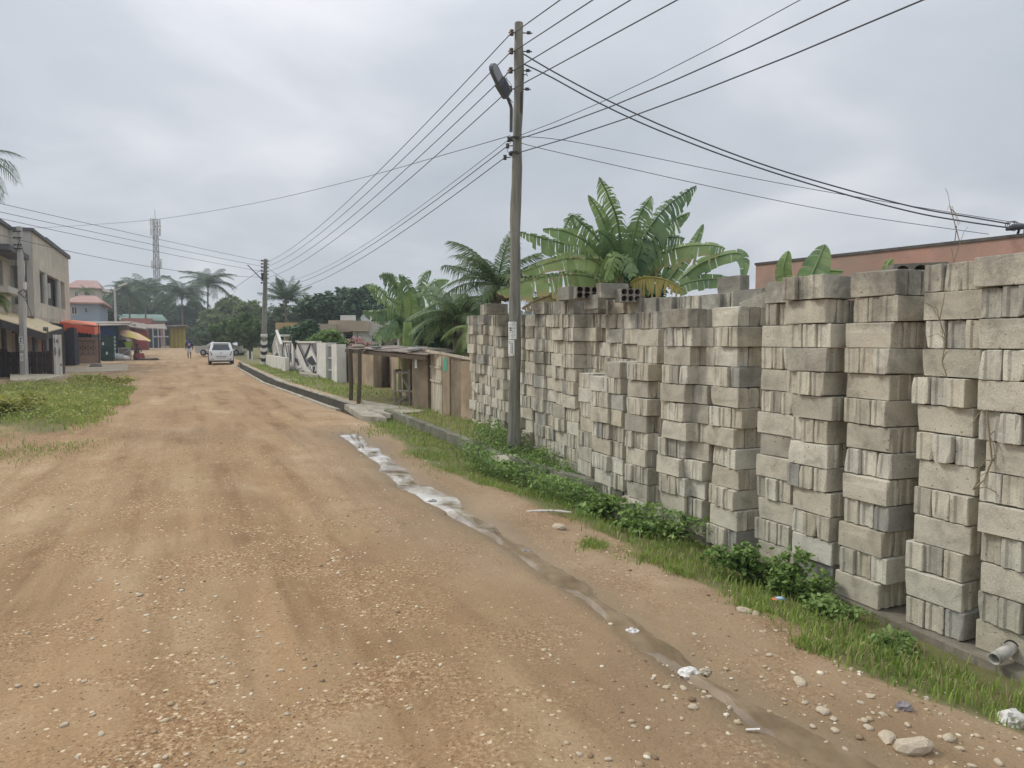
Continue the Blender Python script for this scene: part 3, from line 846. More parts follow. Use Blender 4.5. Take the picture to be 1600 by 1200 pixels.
# ================================================================== BUILDING BEHIND THE BLOCKS
m_pink = mat('peeling_pink_plaster', (.50, .27, .21), .12, 1.2, .9, .2, c2=(.55, .33, .26), dirt=(.30, .25, .20), dirt_amt=.75, kind='World')
m_cap = mat('blackened_coping', (.13, .12, .11), .4, 4)
A = W(1181, 412, 15.2); B = W(1600, 368, 11.1); d = (B - A); d.z = 0; L = d.length + 5; d.normalize()
yaw = atan2(d.y, d.x)
t = thing('parapet_building', 'low building with peeling pink parapet rising behind the near blocks', 'building', (A.x, A.y, 0), yaw)
ztop = A.z
mb = MB(); mb.box(0, L, 0, 4, -.2, ztop - .035); mb.build('wall', m_pink, t)
mb = MB(); mb.box(-.02, L, -.02, .25, ztop - .035, ztop + .015); mb.build('coping', m_cap, t)
for x in (4.9, 5.35, 5.95, 6.3, 7.2, 3.9):
    mb = MB(); mb.tube([(x, .1, ztop), (x + .02, .1, ztop + random.uniform(.25, .6))], .007, 5); mb.build('reinforcing_rod', m_cap, t)

# ================================================================== UTILITY POLE AND WIRES
def wood_mat():
    m, nt, b, out = new_mat('weathered_pole_timber')
    vec = coords(nt, 'Object', (14, 14, .9))
    n = noise(nt, vec, 1, 6, .65, .5)
    r = ramp(nt, [(.3, (.12, .12, .105)), (.5, (.215, .21, .18)), (.7, (.33, .325, .28))]); nt.links.new(n.outputs['Fac'], r.inputs['Fac'])
    v2 = coords(nt, 'Object', (1, 1, 1)); n2 = noise(nt, v2, 1.2, 4); r2 = ramp(nt, [(.3, (.7, .7, .68)), (.7, (1.1, 1.1, 1.08))]); nt.links.new(n2.outputs['Fac'], r2.inputs['Fac'])
    c = mixc(nt, 1, r.outputs[0], r2.outputs[0], 'MULTIPLY')
    nt.links.new(c, b.inputs['Base Color']); b.inputs['Roughness'].default_value = .9
    bp = nt.nodes.new('ShaderNodeBump'); bp.inputs['Strength'].default_value = .6; bp.inputs['Distance'].default_value = .02
    nt.links.new(n.outputs['Fac'], bp.inputs['Height']); nt.links.new(bp.outputs[0], b.inputs['Normal'])
    return m
m_pole = wood_mat()
m_wire = mat('dark_aluminium_wire', (.075, .08, .09), .1, 5, .6, 0)
m_iron = mat('rusty_dark_iron', (.07, .065, .06), .4, 9, .7, .1)
m_porc = mat('brown_glazed_porcelain', (.12, .075, .05), .2, 9, .25, 0)
PY = 11.5
def PP(px, py, dy=0.): return W(px, py, PY + dy)
base = PP(802, 716); base.z = -.18
top = PP(810.5, 36)
t = thing('utility_pole', 'tall weathered timber pole with wires and street lamp beside the block wall', 'pole', base, 0)
def L_(v): return v - base
pts, rs = [], []
for i in range(26):
    f = i / 25; p = base.lerp(top, f); wob = .012 * sin(f * 9) + .006 * sin(f * 31)
    pts.append(L_(p + Vector((wob, 0, 0)))); rs.append(.100 * (1 - f) + .070 * f + .006 * sin(f * 23) + .004 * sin(f * 57) + (.022 if f < .06 else 0))
mb = MB(); mb.tube(pts, rs, 18); mb.build('shaft', m_pole, t)
# side brace strip low on the timber, bands, insulators
ins_l = [(799.5, 51), (799, 80), (798, 110), (797, 139)]
for px, py in ins_l:
    q = L_(PP(px, py, -.02))
    mb = MB(); mb.tube([q + Vector((-.05, 0, 0)), q + Vector((.06, 0, 0))], .010, 6); mb.lathe([(.0, -.045), (.035, -.04), (.03, -.012), (.022, 0), (.03, .012), (.035, .04), (0, .045)], 12, at=q)
    o = mb.build('insulator', m_porc, t)
    mb = MB(); mb.tube([q + Vector((.0, .0, 0)), q + Vector((.33, .02, 0))], .009, 6); mb.box(.24, .30, -.01, .02, -.02, .02, at=q); mb.build('bolt', m_iron, t)
for (px, py) in [(795, 218), (793, 228), (789, 246), (805, 240)]:
    q = L_(PP(px, py, -.03)); mb = MB(); mb.lathe([(0, -.04), (.03, -.035), (.022, 0), (.03, .035), (0, .04)], 10, at=q); mb.bar(q, q + Vector((.09, .03, .01)), .014); mb.build('insulator', m_iron, t)
for py in (217, 240):
    q = L_(PP(804.5, py)); mb = MB(); mb.lathe([(.095, -.022), (.1, -.02), (.1, .02), (.095, .022)], 18, at=q); mb.build('strap', m_iron, t)
mb = MB(); q = L_(PP(814.5, 160, -.06)); mb.box(-.014, .014, -.02, .02, -.16, .16, at=q); mb.build('junction_box', m_iron, t)
q = L_(PP(820, 117, -.05)); mb = MB(); mb.tube([q + Vector((-.05, 0, .01)), q, q + Vector((.03, 0, .02)), q + Vector((.04, 0, -.02))], .009, 6); mb.build('cable_clamp', m_iron, t)
# loose loops of tie wire
for i in range(5):
    a = PP(796 + random.uniform(-3, 3), random.choice([108, 135, 222, 240]), -.1); mb = MB()
    P_ = [L_(a + Vector((-.06 * sin(k * .8) - .02 * k * .2, 0, -.05 * k))) for k in range(6)]
    mb.tube(P_, .004, 5); mb.build('tie_wire', m_wire, t)
# lamp
m_lampc = mat('grey_painted_aluminium', (.11, .125, .145), .15, 6, .5, .05)
m_lens = mat('clouded_lamp_lens', (.30, .32, .36), .1, 6, .25, 0)
arm = [PP(798.5, 206, -.12), PP(799, 170, -.14), PP(798, 165, -.18), PP(793, 152, -.3)]
lamp = thing('street_lamp', 'flat grey street lamp angled up on the tall timber pole', 'street lamp', arm[0])
LL = lambda v: v - arm[0]
mb = MB(); mb.tube([LL(x) for x in arm], .026, 10); mb.build('arm', m_lampc, lamp)
a, b_ = PP(791.5, 150, -.34), PP(768, 101, -.75)
dv = (b_ - a).normalized(); sx = dv.cross(Vector((0.25, -1, .35))).normalized(); nz = sx.cross(dv).normalized()
M = Matrix((sx, dv, nz)).transposed(); Lh = (b_ - a).length
mb = MB()
mb.raw([LL(a + M @ Vector(p)) for p in [(-.07, 0, -.035), (.07, 0, -.035), (.07, 0, .05), (-.07, 0, .05), (-.10, .28, -.04), (.10, .28, -.04), (.10, .28, .05), (-.10, .28, .05)]], [(0, 1, 2, 3), (4, 7, 6, 5), (0, 4, 5, 1), (1, 5, 6, 2), (2, 6, 7, 3), (3, 7, 4, 0)])
for k in range(7): mb.box(-.09, .09, .05 + k * .03, .062 + k * .03, .05, .07, rot=M, at=LL(a))
mb.build('driver_housing', m_lampc, lamp)
out_ = [(-.082, .285), (.082, .285), (.08, Lh - .10), (.062, Lh - .03), (.03, Lh), (-.03, Lh), (-.062, Lh - .03), (-.08, Lh - .10)]
mb = MB(); n = len(out_); V_ = [LL(a + M @ Vector((x, y, -.028))) for x, y in out_] + [LL(a + M @ Vector((x, y, .035))) for x, y in out_]
mb.raw(V_, [tuple(range(n)), tuple(range(2 * n - 1, n - 1, -1))] + [(i, n + i, n + (i + 1) % n, (i + 1) % n) for i in range(n)]); mb.build('lamp_head', m_lampc, lamp)
mb = MB(); ol = [(x * .82, .31 + (y - .285) * .9) for x, y in out_]
for sgn in (-1, 1):
    mb.poly([LL(a + M @ Vector((x, y, .003 + sgn * .035 + (.0 if sgn > 0 else -.001)))) for x, y in ol])
mb.build('lens', m_lens, lamp)

# notices pasted on the pole: a sheet bent round the timber, with lines of print
m_paper = mat('bleached_paper', (.82, .83, .80), .08, 12, .8, .03)
m_ink = mat('faded_black_ink', (.10, .10, .13), .2, 20, .8, 0)
def notice(py0, py1, a0, a1, label, rows):
    c0, c1 = PP(803.2, py0), PP(803.4, py1)
    o = thing('paper_notice', label, 'notice', c1)
    R = .115
    def pt(f, v, e=0):
        th = a0 + (a1 - a0) * f; c = c1.lerp(c0, v) - c1
        return (c.x + (R + e) * sin(th), c.y - (R + e) * cos(th), c.z)
    mb = MB()
    for i in range(6):
        mb.poly([pt(i / 6, 0), pt((i + 1) / 6, 0), pt((i + 1) / 6, 1), pt(i / 6, 1)])
    mb.build('sheet', m_paper, o)
    mb = MB()
    for f0, f1, v0, v1 in rows:
        mb.poly([pt(f0, v0, .004), pt(f1, v0, .004), pt(f1, v1, .004), pt(f0, v1, .004)])
    mb.build('print', m_ink, o)
rw = []
rr_ = random.Random(5)
for r_ in range(11):
    v = .92 - r_ * .08; f = .1
    while f < .85:
        w_ = rr_.uniform(.04, .12); rw.append((f, f + w_, v, v + .022)) if rr_.random() < .7 else None; f += w_ + .04
rw += [(.12, .5, .60, .63), (.28, .36, .5, .70), (.12, .5, .48, .51), (.55, .8, .60, .62)]
notice(503, 530, -.95, .35, 'torn white notice pasted on the pole, the upper of two', rw)
rw = [(.36 + .22 * k, .36 + .22 * k + (.10 if k == 0 else .22), .72 - r_ * .11, .77 - r_ * .11) for r_ in range(6) for k in (0, 1)] + [(.12, .9, .03, .10), (.12, .4, .86, .90), (.1, .6, .80, .82)]
notice(531, 556, -.95, .05, 'narrow white notice with two printed columns, the lower of two on the pole', rw)

def wire(name, label, pts, r=.008, group=None, cat='wire'):
    P_ = [Vector(p) for p in pts]
    mb = MB(); mb.tube([p - P_[0] for p in P_], r, 5, smooth=True)
    o = mb.build(name, m_wire, None, label, cat, group, loc=P_[0]); return o
def sag(a, b_, s, n=18, t0=0., t1=1.):
    out = []
    for i in range(n + 1):
        f = t0 + (t1 - t0) * i / n
        p = a.lerp(b_, f); p.z -= 4 * s * f * (1 - f); out.append(p)
    return out
far_top = W(415, 405, 45.0)
FARI = [W(413, y, 44.9) for y in (411, 418, 426, 435)]
NEXT = Vector((.03 + (.5) * (PY + 24), -24, 0))
names = ['topmost', 'second', 'third', 'fourth']
exits = [(875, 0), (926, 0), (985, 0), (1058, 0)]
for i, (px, py) in enumerate(ins_l):
    a = PP(px, py, -.02)
    wire('power_line', f'{names[i]} of the four upper wires running from the tall pole down the street', sag(a, FARI[i], .55, 22), .0085)
    a2 = PP(px + 14, py - 9 if i == 0 else py - 8, -.02)
    e_ = exits[i]
    # outgoing span towards the next pole behind the viewer: through the pixel where it leaves the picture
    Yx = 9.2 - .45 * i
    q = W(e_[0], e_[1], Yx)
    a3 = PP(px + 3, py + 1, -.02); dirv = q - a3
    far = a3 + dirv * 5.5; far.z -= 1.2
    wire('power_line', f'{names[i]} upper wire leaving the tall pole over the road, top of the picture', [a3, q] + [q.lerp(far, f) + Vector((0, 0, 1.2 * (f - f * f))) for f in (.25, .5, .75, 1)], .0085)
low = [(795, 218), (793, 228), (789, 246)]
lowfar = [(440, 430), (452, 437), (470, 450)]
FL = [W(414, 441, 44.9), W(414, 447, 44.9), W(414, 455, 44.9)]
lowx = [(1250, 0), (1326, 0), (1442, 0)]
for i, (px, py) in enumerate(low):
    a = PP(px, py, -.03)
    wire('service_line', ['upper', 'middle', 'bottom'][i] + ' of the three lower wires from the tall pole to the striped pole', sag(a, FL[i], .75, 22), .0075 if i else .005)
    a3 = PP(806, [214, 219, 240][i], -.05)
    q = W(lowx[i][0], lowx[i][1], 7.2 - .4 * i); dirv = q - a3; far = a3 + dirv * 4.5
    mids = [a3.lerp(q, f) - Vector((0, 0, .25 * f * (1 - f) * 4 * .35)) for f in (0, .2, .4, .6, .8, 1)]
    wire('service_line', ['thin upper', 'middle', 'bottom'][i] + ' of the three lower wires leaving the tall pole to upper right', mids + [q.lerp(far, f) for f in (.3, .6, 1)], .0085 if i else .005)
# two thick cables to the building on the right
def through(name, label, pix, r, y0, y1, cat='cable', ext=None):
    n = len(pix); pts = []
    for i, (px, py) in enumerate(pix):
        pts.append(W(px, py, y0 + (y1 - y0) * (px - pix[0][0]) / (pix[-1][0] - pix[0][0])))
    # smooth by Catmull-Rom
    out = []
    for i in range(n - 1):
        p0, p1, p2, p3 = pts[max(i - 1, 0)], pts[i], pts[i + 1], pts[min(i + 2, n - 1)]
        for k in range(5):
            t_ = k / 5
            out.append(.5 * ((2 * p1) + (p2 - p0) * t_ + (2 * p0 - 5 * p1 + 4 * p2 - p3) * t_ ** 2 + (3 * p1 - p0 - 3 * p2 + p3) * t_ ** 3))
    out.append(pts[-1])
    wire(name, label, out, r, cat=cat)
through('service_cable', 'thick twisted cable from the pole to the pink building, the upper one', [(817, 84), (870, 115), (950, 157), (1050, 203), (1180, 253), (1300, 290), (1430, 324), (1520, 340), (1578, 350)], .012, PY, 11.3)
through('service_cable', 'thick twisted cable from the pole to the pink building, the lower one', [(816, 99), (860, 120), (930, 158), (1020, 200), (1150, 250), (1290, 295), (1420, 330), (1500, 345), (1576, 356)], .012, PY, 11.3)
through('guy_wire', 'thin grey wire from the pole towards the building, the upper one', [(812, 213), (880, 219), (1000, 242), (1200, 283), (1400, 318), (1600, 350)], .0055, PY, 12.5, 'wire')
through('guy_wire', 'thin grey wire from the pole towards the building, the lower one', [(812, 223), (850, 233), (960, 258), (1150, 300), (1330, 335), (1545, 366)], .0055, PY, 12.5, 'wire')
through('long_wire', 'long sagging wire from the tall pole to the concrete pole on the left', [(797, 212), (700, 240), (550, 282), (400, 317), (250, 342), (130, 352), (38, 357)], .0065, PY, 32.5, 'wire')
t = thing('cable_joint', 'black knotted cable joint clamped above the pink parapet at right edge', 'cable joint', W(1588, 357, 11.3))
mb = MB(); mb.tube([(-.16, 0, -.02), (-.06, 0, .02), (.1, 0, .03), (.35, 0, .06)], [.02, .05, .045, .03], 8); mb.build('clamp', m_wire, t)
for k in range(3):
    mb = MB(); mb.tube([(-.1 + .08 * cos(q_) + .05 * k, .03 * k, .05 + (.06 + .01 * k) * sin(q_)) for q_ in np.linspace(0, 2 * pi, 10)], .006, 5); mb.build('cable_loop', m_wire, t)
mb = MB(); mb.tube([(.05, 0, 0), (.05, .05, -.12)], .02, 6); mb.build('bracket', m_wire, t)

# wires of the other side of the street, from far left to the striped pole
for i, (p0, p1) in enumerate([((-60, 304), (300, 392)), ((-60, 318), (300, 398)), ((-60, 328), (300, 412)), ((-60, 352), (300, 430))]):
    a = W(p0[0], p0[1], 24); e_ = W(414, 409 + i * 8, 44.9); m = W(p1[0], p1[1], 39.6)
    mid = a.lerp(e_, .5)
    s_m = (a.lerp(e_, (39.6 - 24) / 20.9).z - m.z) / (4 * .746 * .254)
    wire('street_wire', ['topmost', 'second', 'third', 'lowest'][i] + ' wire crossing from the left houses to the striped pole', sag(a, e_, max(.05, s_m), 16), .010)

# ================================================================== RIGHT SIDE: FAR POLE, CARS, WALLS
m_white = mat('whitewash', (.72, .70, .65), .12, 2.5, .85, .1, dirt=(.42, .39, .33), dirt_amt=.35)
m_grey = mat('grey_paint', (.22, .22, .23), .2, 4, .8, .05)
m_lgrey = mat('light_grey_paint', (.46, .46, .46), .15, 4, .8, .05)
m_black = mat('black_paint', (.035, .035, .045), .2, 6, .7, .05)
m_render = mat('lit_brown_render', (.44, .32, .20), .2, 1.6, .92, .25, c2=(.55, .43, .30), dirt=(.15, .125, .10), dirt_amt=.7)  # paler copy for the lit faces, light painted into the colour
m_render2 = mat('shaded_brown_render', (.31, .235, .16), .3, 1.6, .92, .25, c2=(.40, .315, .22), dirt=(.10, .09, .07), dirt_amt=.7)  # darker copy for the faces turned from the light, shade painted in
m_oldwood = mat('old_grey_timber', (.115, .09, .065), .4, 6, .9, .2, stretch=(6, 6, 1))
m_glass = mat('dark_window_glass', (.035, .04, .045), .2, 2, .12, 0, spec=.6)
m_tin = mat('rusty_roof_sheet', (.36, .33, .29), .4, 2, .8, .1, dirt=(.16, .09, .06), dirt_amt=.6)

# far timber pole, foot painted black and white
b0 = G(412, 573); b0.z = float(gheight(b0.x, b0.y)) - .1
t = thing('utility_pole', 'far timber pole with black and white stripes round its foot', 'pole', b0)
h = far_top.z - b0.z
b1 = Vector((far_top.x - b0.x, far_top.y - b0.y, h))
def lp(f): return b1 * f
mb = MB(); n_ = 14
mb.tube([lp(f / n_) for f in range(2, n_ + 1)], [.19 - .075 * f / n_ for f in range(2, n_ + 1)], 14); mb.build('shaft', m_pole, t)
mb_b, mb_w = MB(), MB()
bands = 8; z0, z1 = 0., h * .25; K = 16
for k in range(bands):
    for j in range(K):
        th, th2 = 2 * pi * j / K, 2 * pi * (j + 1) / K
        def zz(kk, thx): return z0 + (kk + .55 * sin(thx - .3)) * (z1 - z0) / bands
        R = .2
        def pt(kk, thx):
            z = min(max(zz(kk, thx), 0), z1); f = z / h
            return (b1.x * f + R * cos(thx), b1.y * f + R * sin(thx), z)
        (mb_b if k % 2 == 0 else mb_w).poly([pt(k, th), pt(k, th2), pt(k + 1, th2), pt(k + 1, th)], True)
mb_b.build('dark_stripe', m_black, t); mb_w.build('pale_stripe', m_white, t)
mb = MB(); mb.lathe([(.2, 0), (.205, .0), (.205, .22), (.19, .23)], 16, at=lp(.27)); mb.build('white_band', m_white, t)
for f in (.985, .955, .925, .89, .86, .82, .78):
    q = lp(f); mb = MB(); mb.bar(q + Vector((-.2, -.1, 0)), q + Vector((.2, .1, 0)), .05); mb.lathe([(0, -.06), (.05, -.05), (.05, .05), (0, .06)], 8, at=q + Vector((-.2, -.1, 0))); mb.build('insulator', m_iron, t)
mb = MB(); mb.bar(lp(.80) + Vector((-.1, -.1, 0)), lp(.80) + Vector((-.95, -.4, .95)), .06); mb.build('lamp_arm', m_lampc, t)
mb = MB(); q = lp(.85); mb.box(-.22, -.08, -.1, .1, -.35, .15, at=q); mb.build('switch_box', m_iron, t)
wire('stay_wire', 'stay wire slanting down left from the top of the striped pole', [b0 + lp(.93), W(362, 453, 47)], .012)
wire('stay_wire', 'stay wire slanting down right from the striped pole into the trees', [b0 + lp(.93), W(458, 446, 40)], .012)

# ---------- white hatchback seen from behind
def car(name, label, loc, yaw, body_m, kind='hatch'):
    t = thing(name, label, 'car', loc, yaw)
    L, Wd = 3.6, 1.62
    # outline of the side, y forward; halves inset with height
    prof = [(0.02, .42), (0.0, .62), (.04, .90), (.10, .98), (.34, 1.38), (.50, 1.47), (1.55, 1.50), (2.05, 1.42), (2.65, .98), (3.35, .86), (3.56, .70), (3.60, .40), (3.5, .24), (.15, .24)]
    if kind == 'sedan':
        L = 4.4; prof = [(0.02, .45), (0.0, .70), (.06, .92), (.75, .98), (1.25, 1.38), (1.5, 1.42), (2.3, 1.44), (2.75, 1.36), (3.35, .96), (4.1, .84), (4.36, .68), (4.4, .42), (4.3, .26), (.15, .26)]
    def hw(z): return Wd / 2 * (1 if z < .95 else 1 - .28 * min(1, (z - .95) / .55)) * (1 if z > .35 else .96)
    mb = MB(); n = len(prof)
    V, F_ = [], []
    for (y, z) in prof:
        e_ = .05 if (y < .3 or y > L - .3) else 0
        w = hw(z) - e_
        V += [(-w, y, z), (-w + .07, y, z + (.015 if z > .3 else -.01)), (w - .07, y, z + (.015 if z > .3 else -.01)), (w, y, z)]
    for i in range(n):
        j = (i + 1) % n
        for k in range(3): F_.append((i * 4 + k, i * 4 + k + 1, j * 4 + k + 1, j * 4 + k))
    mb.raw(V, F_, True)
    mb.poly([V[i * 4] for i in range(n)][::-1]); mb.poly([V[i * 4 + 3] for i in range(n)])
    mb.build('body', body_m, t)
    if kind == 'hatch':
        rw_ = [(-.57, .115, .985), (.57, .115, .985), (.46, .355, 1.36), (-.46, .355, 1.36)]
        mb = MB(); mb.poly([(x, y - .035, z + .01) for x, y, z in rw_]); mb.build('rear_window', m_glass, t)
        mb = MB(); mb.box(-.52, .52, .30, .46, 1.44, 1.475); mb.build('spoiler', body_m, t)
        mt = mat('red_tail_lens', (.16, .02, .02), .2, 8, .2, 0, spec=.6)
        for s in (-1, 1):
            mb = MB(); mb.raw([(s * .55, -.03, .66), (s * .79, .05, .62), (s * .79, .12, .93), (s * .66, -.0, .90), (s * .50, .2, .64), (s * .60, .2, .9)], [(0, 1, 2, 3), (0, 3, 5, 4)]); mb.build('tail_lamp', mt, t)
            mb = MB(); mb.box(s * .56 - .1, s * .56 + .1, -.055, .0, .36, .40); mb.build('reflector', mat('red_reflector', (.35, .05, .04), .1, 8, .3, 0), t)
        mb = MB(); mb.box(-.74, .74, -.05, .12, .30, .56); mb.build('bumper', body_m, t)
        mb = MB(); mb.box(-.30, .30, -.062, -.04, .42, .53); mb.build('number_plate', mat('plate_white', (.62, .62, .60), .1, 8, .5, 0), t)
        mb = MB(); mb.box(-.33, .33, -.058, -.03, .55, .59); mb.build('plate_recess', m_grey, t)
        mb = MB(); mb.box(-.72, .72, .0, .3, .20, .30); mb.build('valance', m_black, t)
        mb = MB(); mb.lathe([(0, 0), (.05, .0), (.05, .015), (0, .02)], 12, at=(0, 0, 0)); o = mb.build('badge', m_lgrey, t); o.location = (0, .02, .82); o.rotation_euler = (pi / 2, 0, 0)
        mb = MB(); mb.bar((0, .05, 1.02), (-.18, .12, 1.1), .015); mb.build('wiper', m_black, t)
        for s in (-1, 1):
            mb = MB(); mb.poly([(s * (hw(1.) + .006), .45, 1.0), (s * (hw(1.) + .006), 2.3, 1.0), (s * (hw(1.4) + .012), 1.75, 1.38), (s * (hw(1.38) + .012), .6, 1.37)]); mb.build('side_window', m_glass, t)
            mb = MB(); mb.box(s * .86 - .08, s * .86 + .08, 2.2, 2.3, .93, 1.05); mb.build('wing_mirror', body_m, t)
    else:
        for s in (-1, 1):
            for y0, y1 in ((1.1, 1.95), (2.05, 3.0)):
                mb = MB(); mb.poly([(s * (hw(.98) + .01), y0 - (.1 if y0 < 1.5 else 0), .99), (s * (hw(.98) + .01), y1, .99), (s * (hw(1.3) + .016), y1 - (.45 if y1 > 2.5 else 0), 1.33), (s * (hw(1.3) + .016), y0 + .2 * (y0 < 1.5), 1.33)]); mb.build('side_window', m_glass, t)
        mb = MB(); mb.poly([(-.62, 2.82, 1.345), (.62, 2.82, 1.345), (.68, 3.32, 1.01), (-.68, 3.32, 1.01)]); mb.build('windscreen', m_glass, t)
    mtyre = mat('tyre_rubber', (.03, .03, .03), .2, 9, .9, 0)
    for y in (.62, L - .78):
        for s in (-1, 1):
            w = thing('wheel', None, None, (0, 0, 0)); w.parent = t; w.location = (s * .70, y, .29); w.rotation_euler = (0, pi / 2, 0)
            mb = MB(); mb.lathe([(.16, -.09), (.27, -.10), (.29, -.06), (.29, .06), (.27, .10), (.16, .09)], 18); mb.build('tyre', mtyre, w)
            mb = MB(); mb.lathe([(0, -.07), (.165, -.085), (.165, .085), (0, .07)], 12); mb.build('rim', m_lgrey, w)
    return t
m_carw = mat('white_car_paint', (.74, .75, .74), .03, 2, .28, 0, spec=.6)
m_cars = mat('dusty_silver_car_paint', (.50, .52, .52), .06, 2, .35, 0, spec=.6)
c0 = G(346, 570)
car('parked_car', 'white hatchback parked at the right road edge, seen from behind', (c0.x, c0.y, float(rise(c0.y)) + .0), radians(23.5), m_carw)
c1 = W(352, 549, 66); car('parked_car', 'pale saloon parked sideways under the small trees, beyond the hatchback', (c1.x + 1.9, c1.y, float(rise(66)) + .05), ROADYAW + 1.15, m_cars, 'sedan')

# ---------- person walking
def skin_body(name, joints, edges, radii, matr, parent, sub=2):
    me = bpy.data.meshes.new(name); me.from_pydata([tuple(j) for j in joints], edges, []); me.materials.append(matr)
    o = bpy.data.objects.new(name, me); COL.objects.link(o); o.parent = parent
    md = o.modifiers.new('skin', 'SKIN')
    for i, sv in enumerate(me.skin_vertices[0].data):
        sv.radius = (radii[i], radii[i]); sv.use_root = (i == 0)
    md.use_smooth_shade = True
    s2 = o.modifiers.new('sub', 'SUBSURF'); s2.levels = sub; s2.render_levels = sub
    return o
m_skin = mat('dark_skin', (.095, .05, .03), .1, 4, .6, 0)
m_navy = mat('navy_cloth', (.03, .055, .16), .2, 8, .9, .1)
m_wcloth = mat('white_cloth', (.66, .66, .68), .1, 8, .9, .1)
pp_ = W(296, 561, 60); pz = float(rise(60))
t = thing('person', 'person in a blue shirt and white shorts walking away along the road', 'person', (pp_.x, 60, pz), ROADYAW)
J = [(0, 0, .93), (0, .01, 1.15), (0, .0, 1.38), (0, 0, 1.48), (0, .02, 1.60), (-.19, 0, 1.40), (-.26, .02, 1.12), (-.25, .12, .88), (.19, 0, 1.40), (.26, -.02, 1.12), (.27, .03, .88),
     (-.09, 0, .90), (-.10, .10, .50), (-.10, .02, .09), (-.10, .16, .03), (.09, 0, .90), (.10, -.04, .50), (.10, -.22, .12), (.10, -.12, .03), (-.25, .15, .78), (.27, .07, .78)]
E = [(0, 1), (1, 2), (2, 3), (3, 4), (2, 5), (5, 6), (6, 7), (7, 19), (2, 8), (8, 9), (9, 10), (10, 20), (0, 11), (11, 12), (12, 13), (13, 14), (0, 15), (15, 16), (16, 17), (17, 18)]
R_ = [.13, .12, .14, .055, .10, .06, .045, .035, .06, .045, .035, .085, .055, .035, .035, .085, .055, .035, .035, .04, .04]
skin_body('body', J, E, R_, m_skin, t)
mb = MB(); mb.lathe([(.16, .88), (.175, 1.0), (.17, 1.2), (.20, 1.36), (.15, 1.46), (.07, 1.50)], 16); o = mb.build('shirt', m_navy, t); o.scale = (1.15, .85, 1)
for s in (-1, 1):
    mb = MB(); mb.tube([(s * .16, 0, 1.41), (s * .23, 0, 1.28), (s * .265, .01, 1.14)], [.085, .075, .065], 10); mb.build('sleeve', m_navy, t)
    mb = MB(); mb.tube([(s * .09, 0, .96), (s * .10, .04 if s < 0 else -.02, .74), (s * .105, .08 if s < 0 else -.04, .56)], [.12, .105, .10], 12); mb.build('shorts_leg', m_wcloth, t)
mb = MB(); mb.poly([(-.09, -.185, 1.12), (.09, -.185, 1.12), (.09, -.185, 1.34), (-.09, -.185, 1.34)]); mb.build('shirt_print', mat('pink_white_print', (.6, .35, .38), .3, 20, .8, 0), t)
mb = MB(); mb.lathe([(.0, 1.72), (.06, 1.705), (.095, 1.66), (.102, 1.60), (.09, 1.56)], 14); mb.build('hair', m_black, t)

# ---------- white ramp walls and pillar
t = thing('ramp_wall', 'low whitewashed ramp wall with sloping balustrade behind the striped pole', 'wall', G(415, 573), WALLYAW)
g0 = G(415, 573)
q1 = along(g0, (RD * -1), 445)
mb = MB(); mb.raw([(0, 0, 0), (q1, 0, 0), (q1, 0, .75), (.5, 0, .75), (0, 0, .35), (0, .2, 0), (q1, .2, 0), (q1, .2, .75), (.5, .2, .75), (0, .2, .35)],
  [(0, 1, 2, 3, 4), (9, 8, 7, 6, 5), (4, 3, 8, 9), (3, 2, 7, 8), (0, 4, 9, 5), (1, 6, 7, 2)]); mb.build('wall', m_white, t)
for sgn, (x0, z0, x1, z1) in enumerate([(0.1, .85, 2.2, 1.95), (2.2, 1.95, 4.4, 1.4)]):
    mb = MB(); mb.bar((x0, .45, z0 + .3), (x1, .45, z1), .14, .12)
    mb.bar((x0, .45, z0 - .35), (x1, .45, z1 - 1.0), .14, .12); mb.build('handrail', m_white, t)
    for k in range(5):
        f = (k + .5) / 5; x = x0 + (x1 - x0) * f; z = z0 + .3 + (z1 - z0 - .3) * f
        mb = MB(); mb.box(x - .05, x + .05, .40, .50, z - 1.0, z); mb.build('baluster', m_white, t)
g0 = G(432, 575)
t = thing('gate_pillar', 'tall white pillar with a wide flat cap behind the striped pole', 'pillar', (g0.x + .5, g0.y + 1, g0.z), WALLYAW)
mb = MB(); mb.box(-.32, .32, -.3, .3, 0, 1.92); mb.build('shaft', m_white, t); mb = MB(); mb.box(-1.0, .95, -.55, .55, 1.92, 2.04); mb.build('cap', m_white, t)
for i, (px, l) in enumerate([(352, 'leftmost short white post between the hatchback and the small tree'), (388, 'short white post just left of the striped pole'), (394, 'short white post nearest the striped pole')]):
    g_ = G(px, 563 + i); mb = MB(); mb.lathe([(.06, -.1), (.06, .72), (.05, .76), (0, .77)], 10); mb.build('white_post', m_white, None, l, 'post', 'short white posts on the lawn', loc=g_)

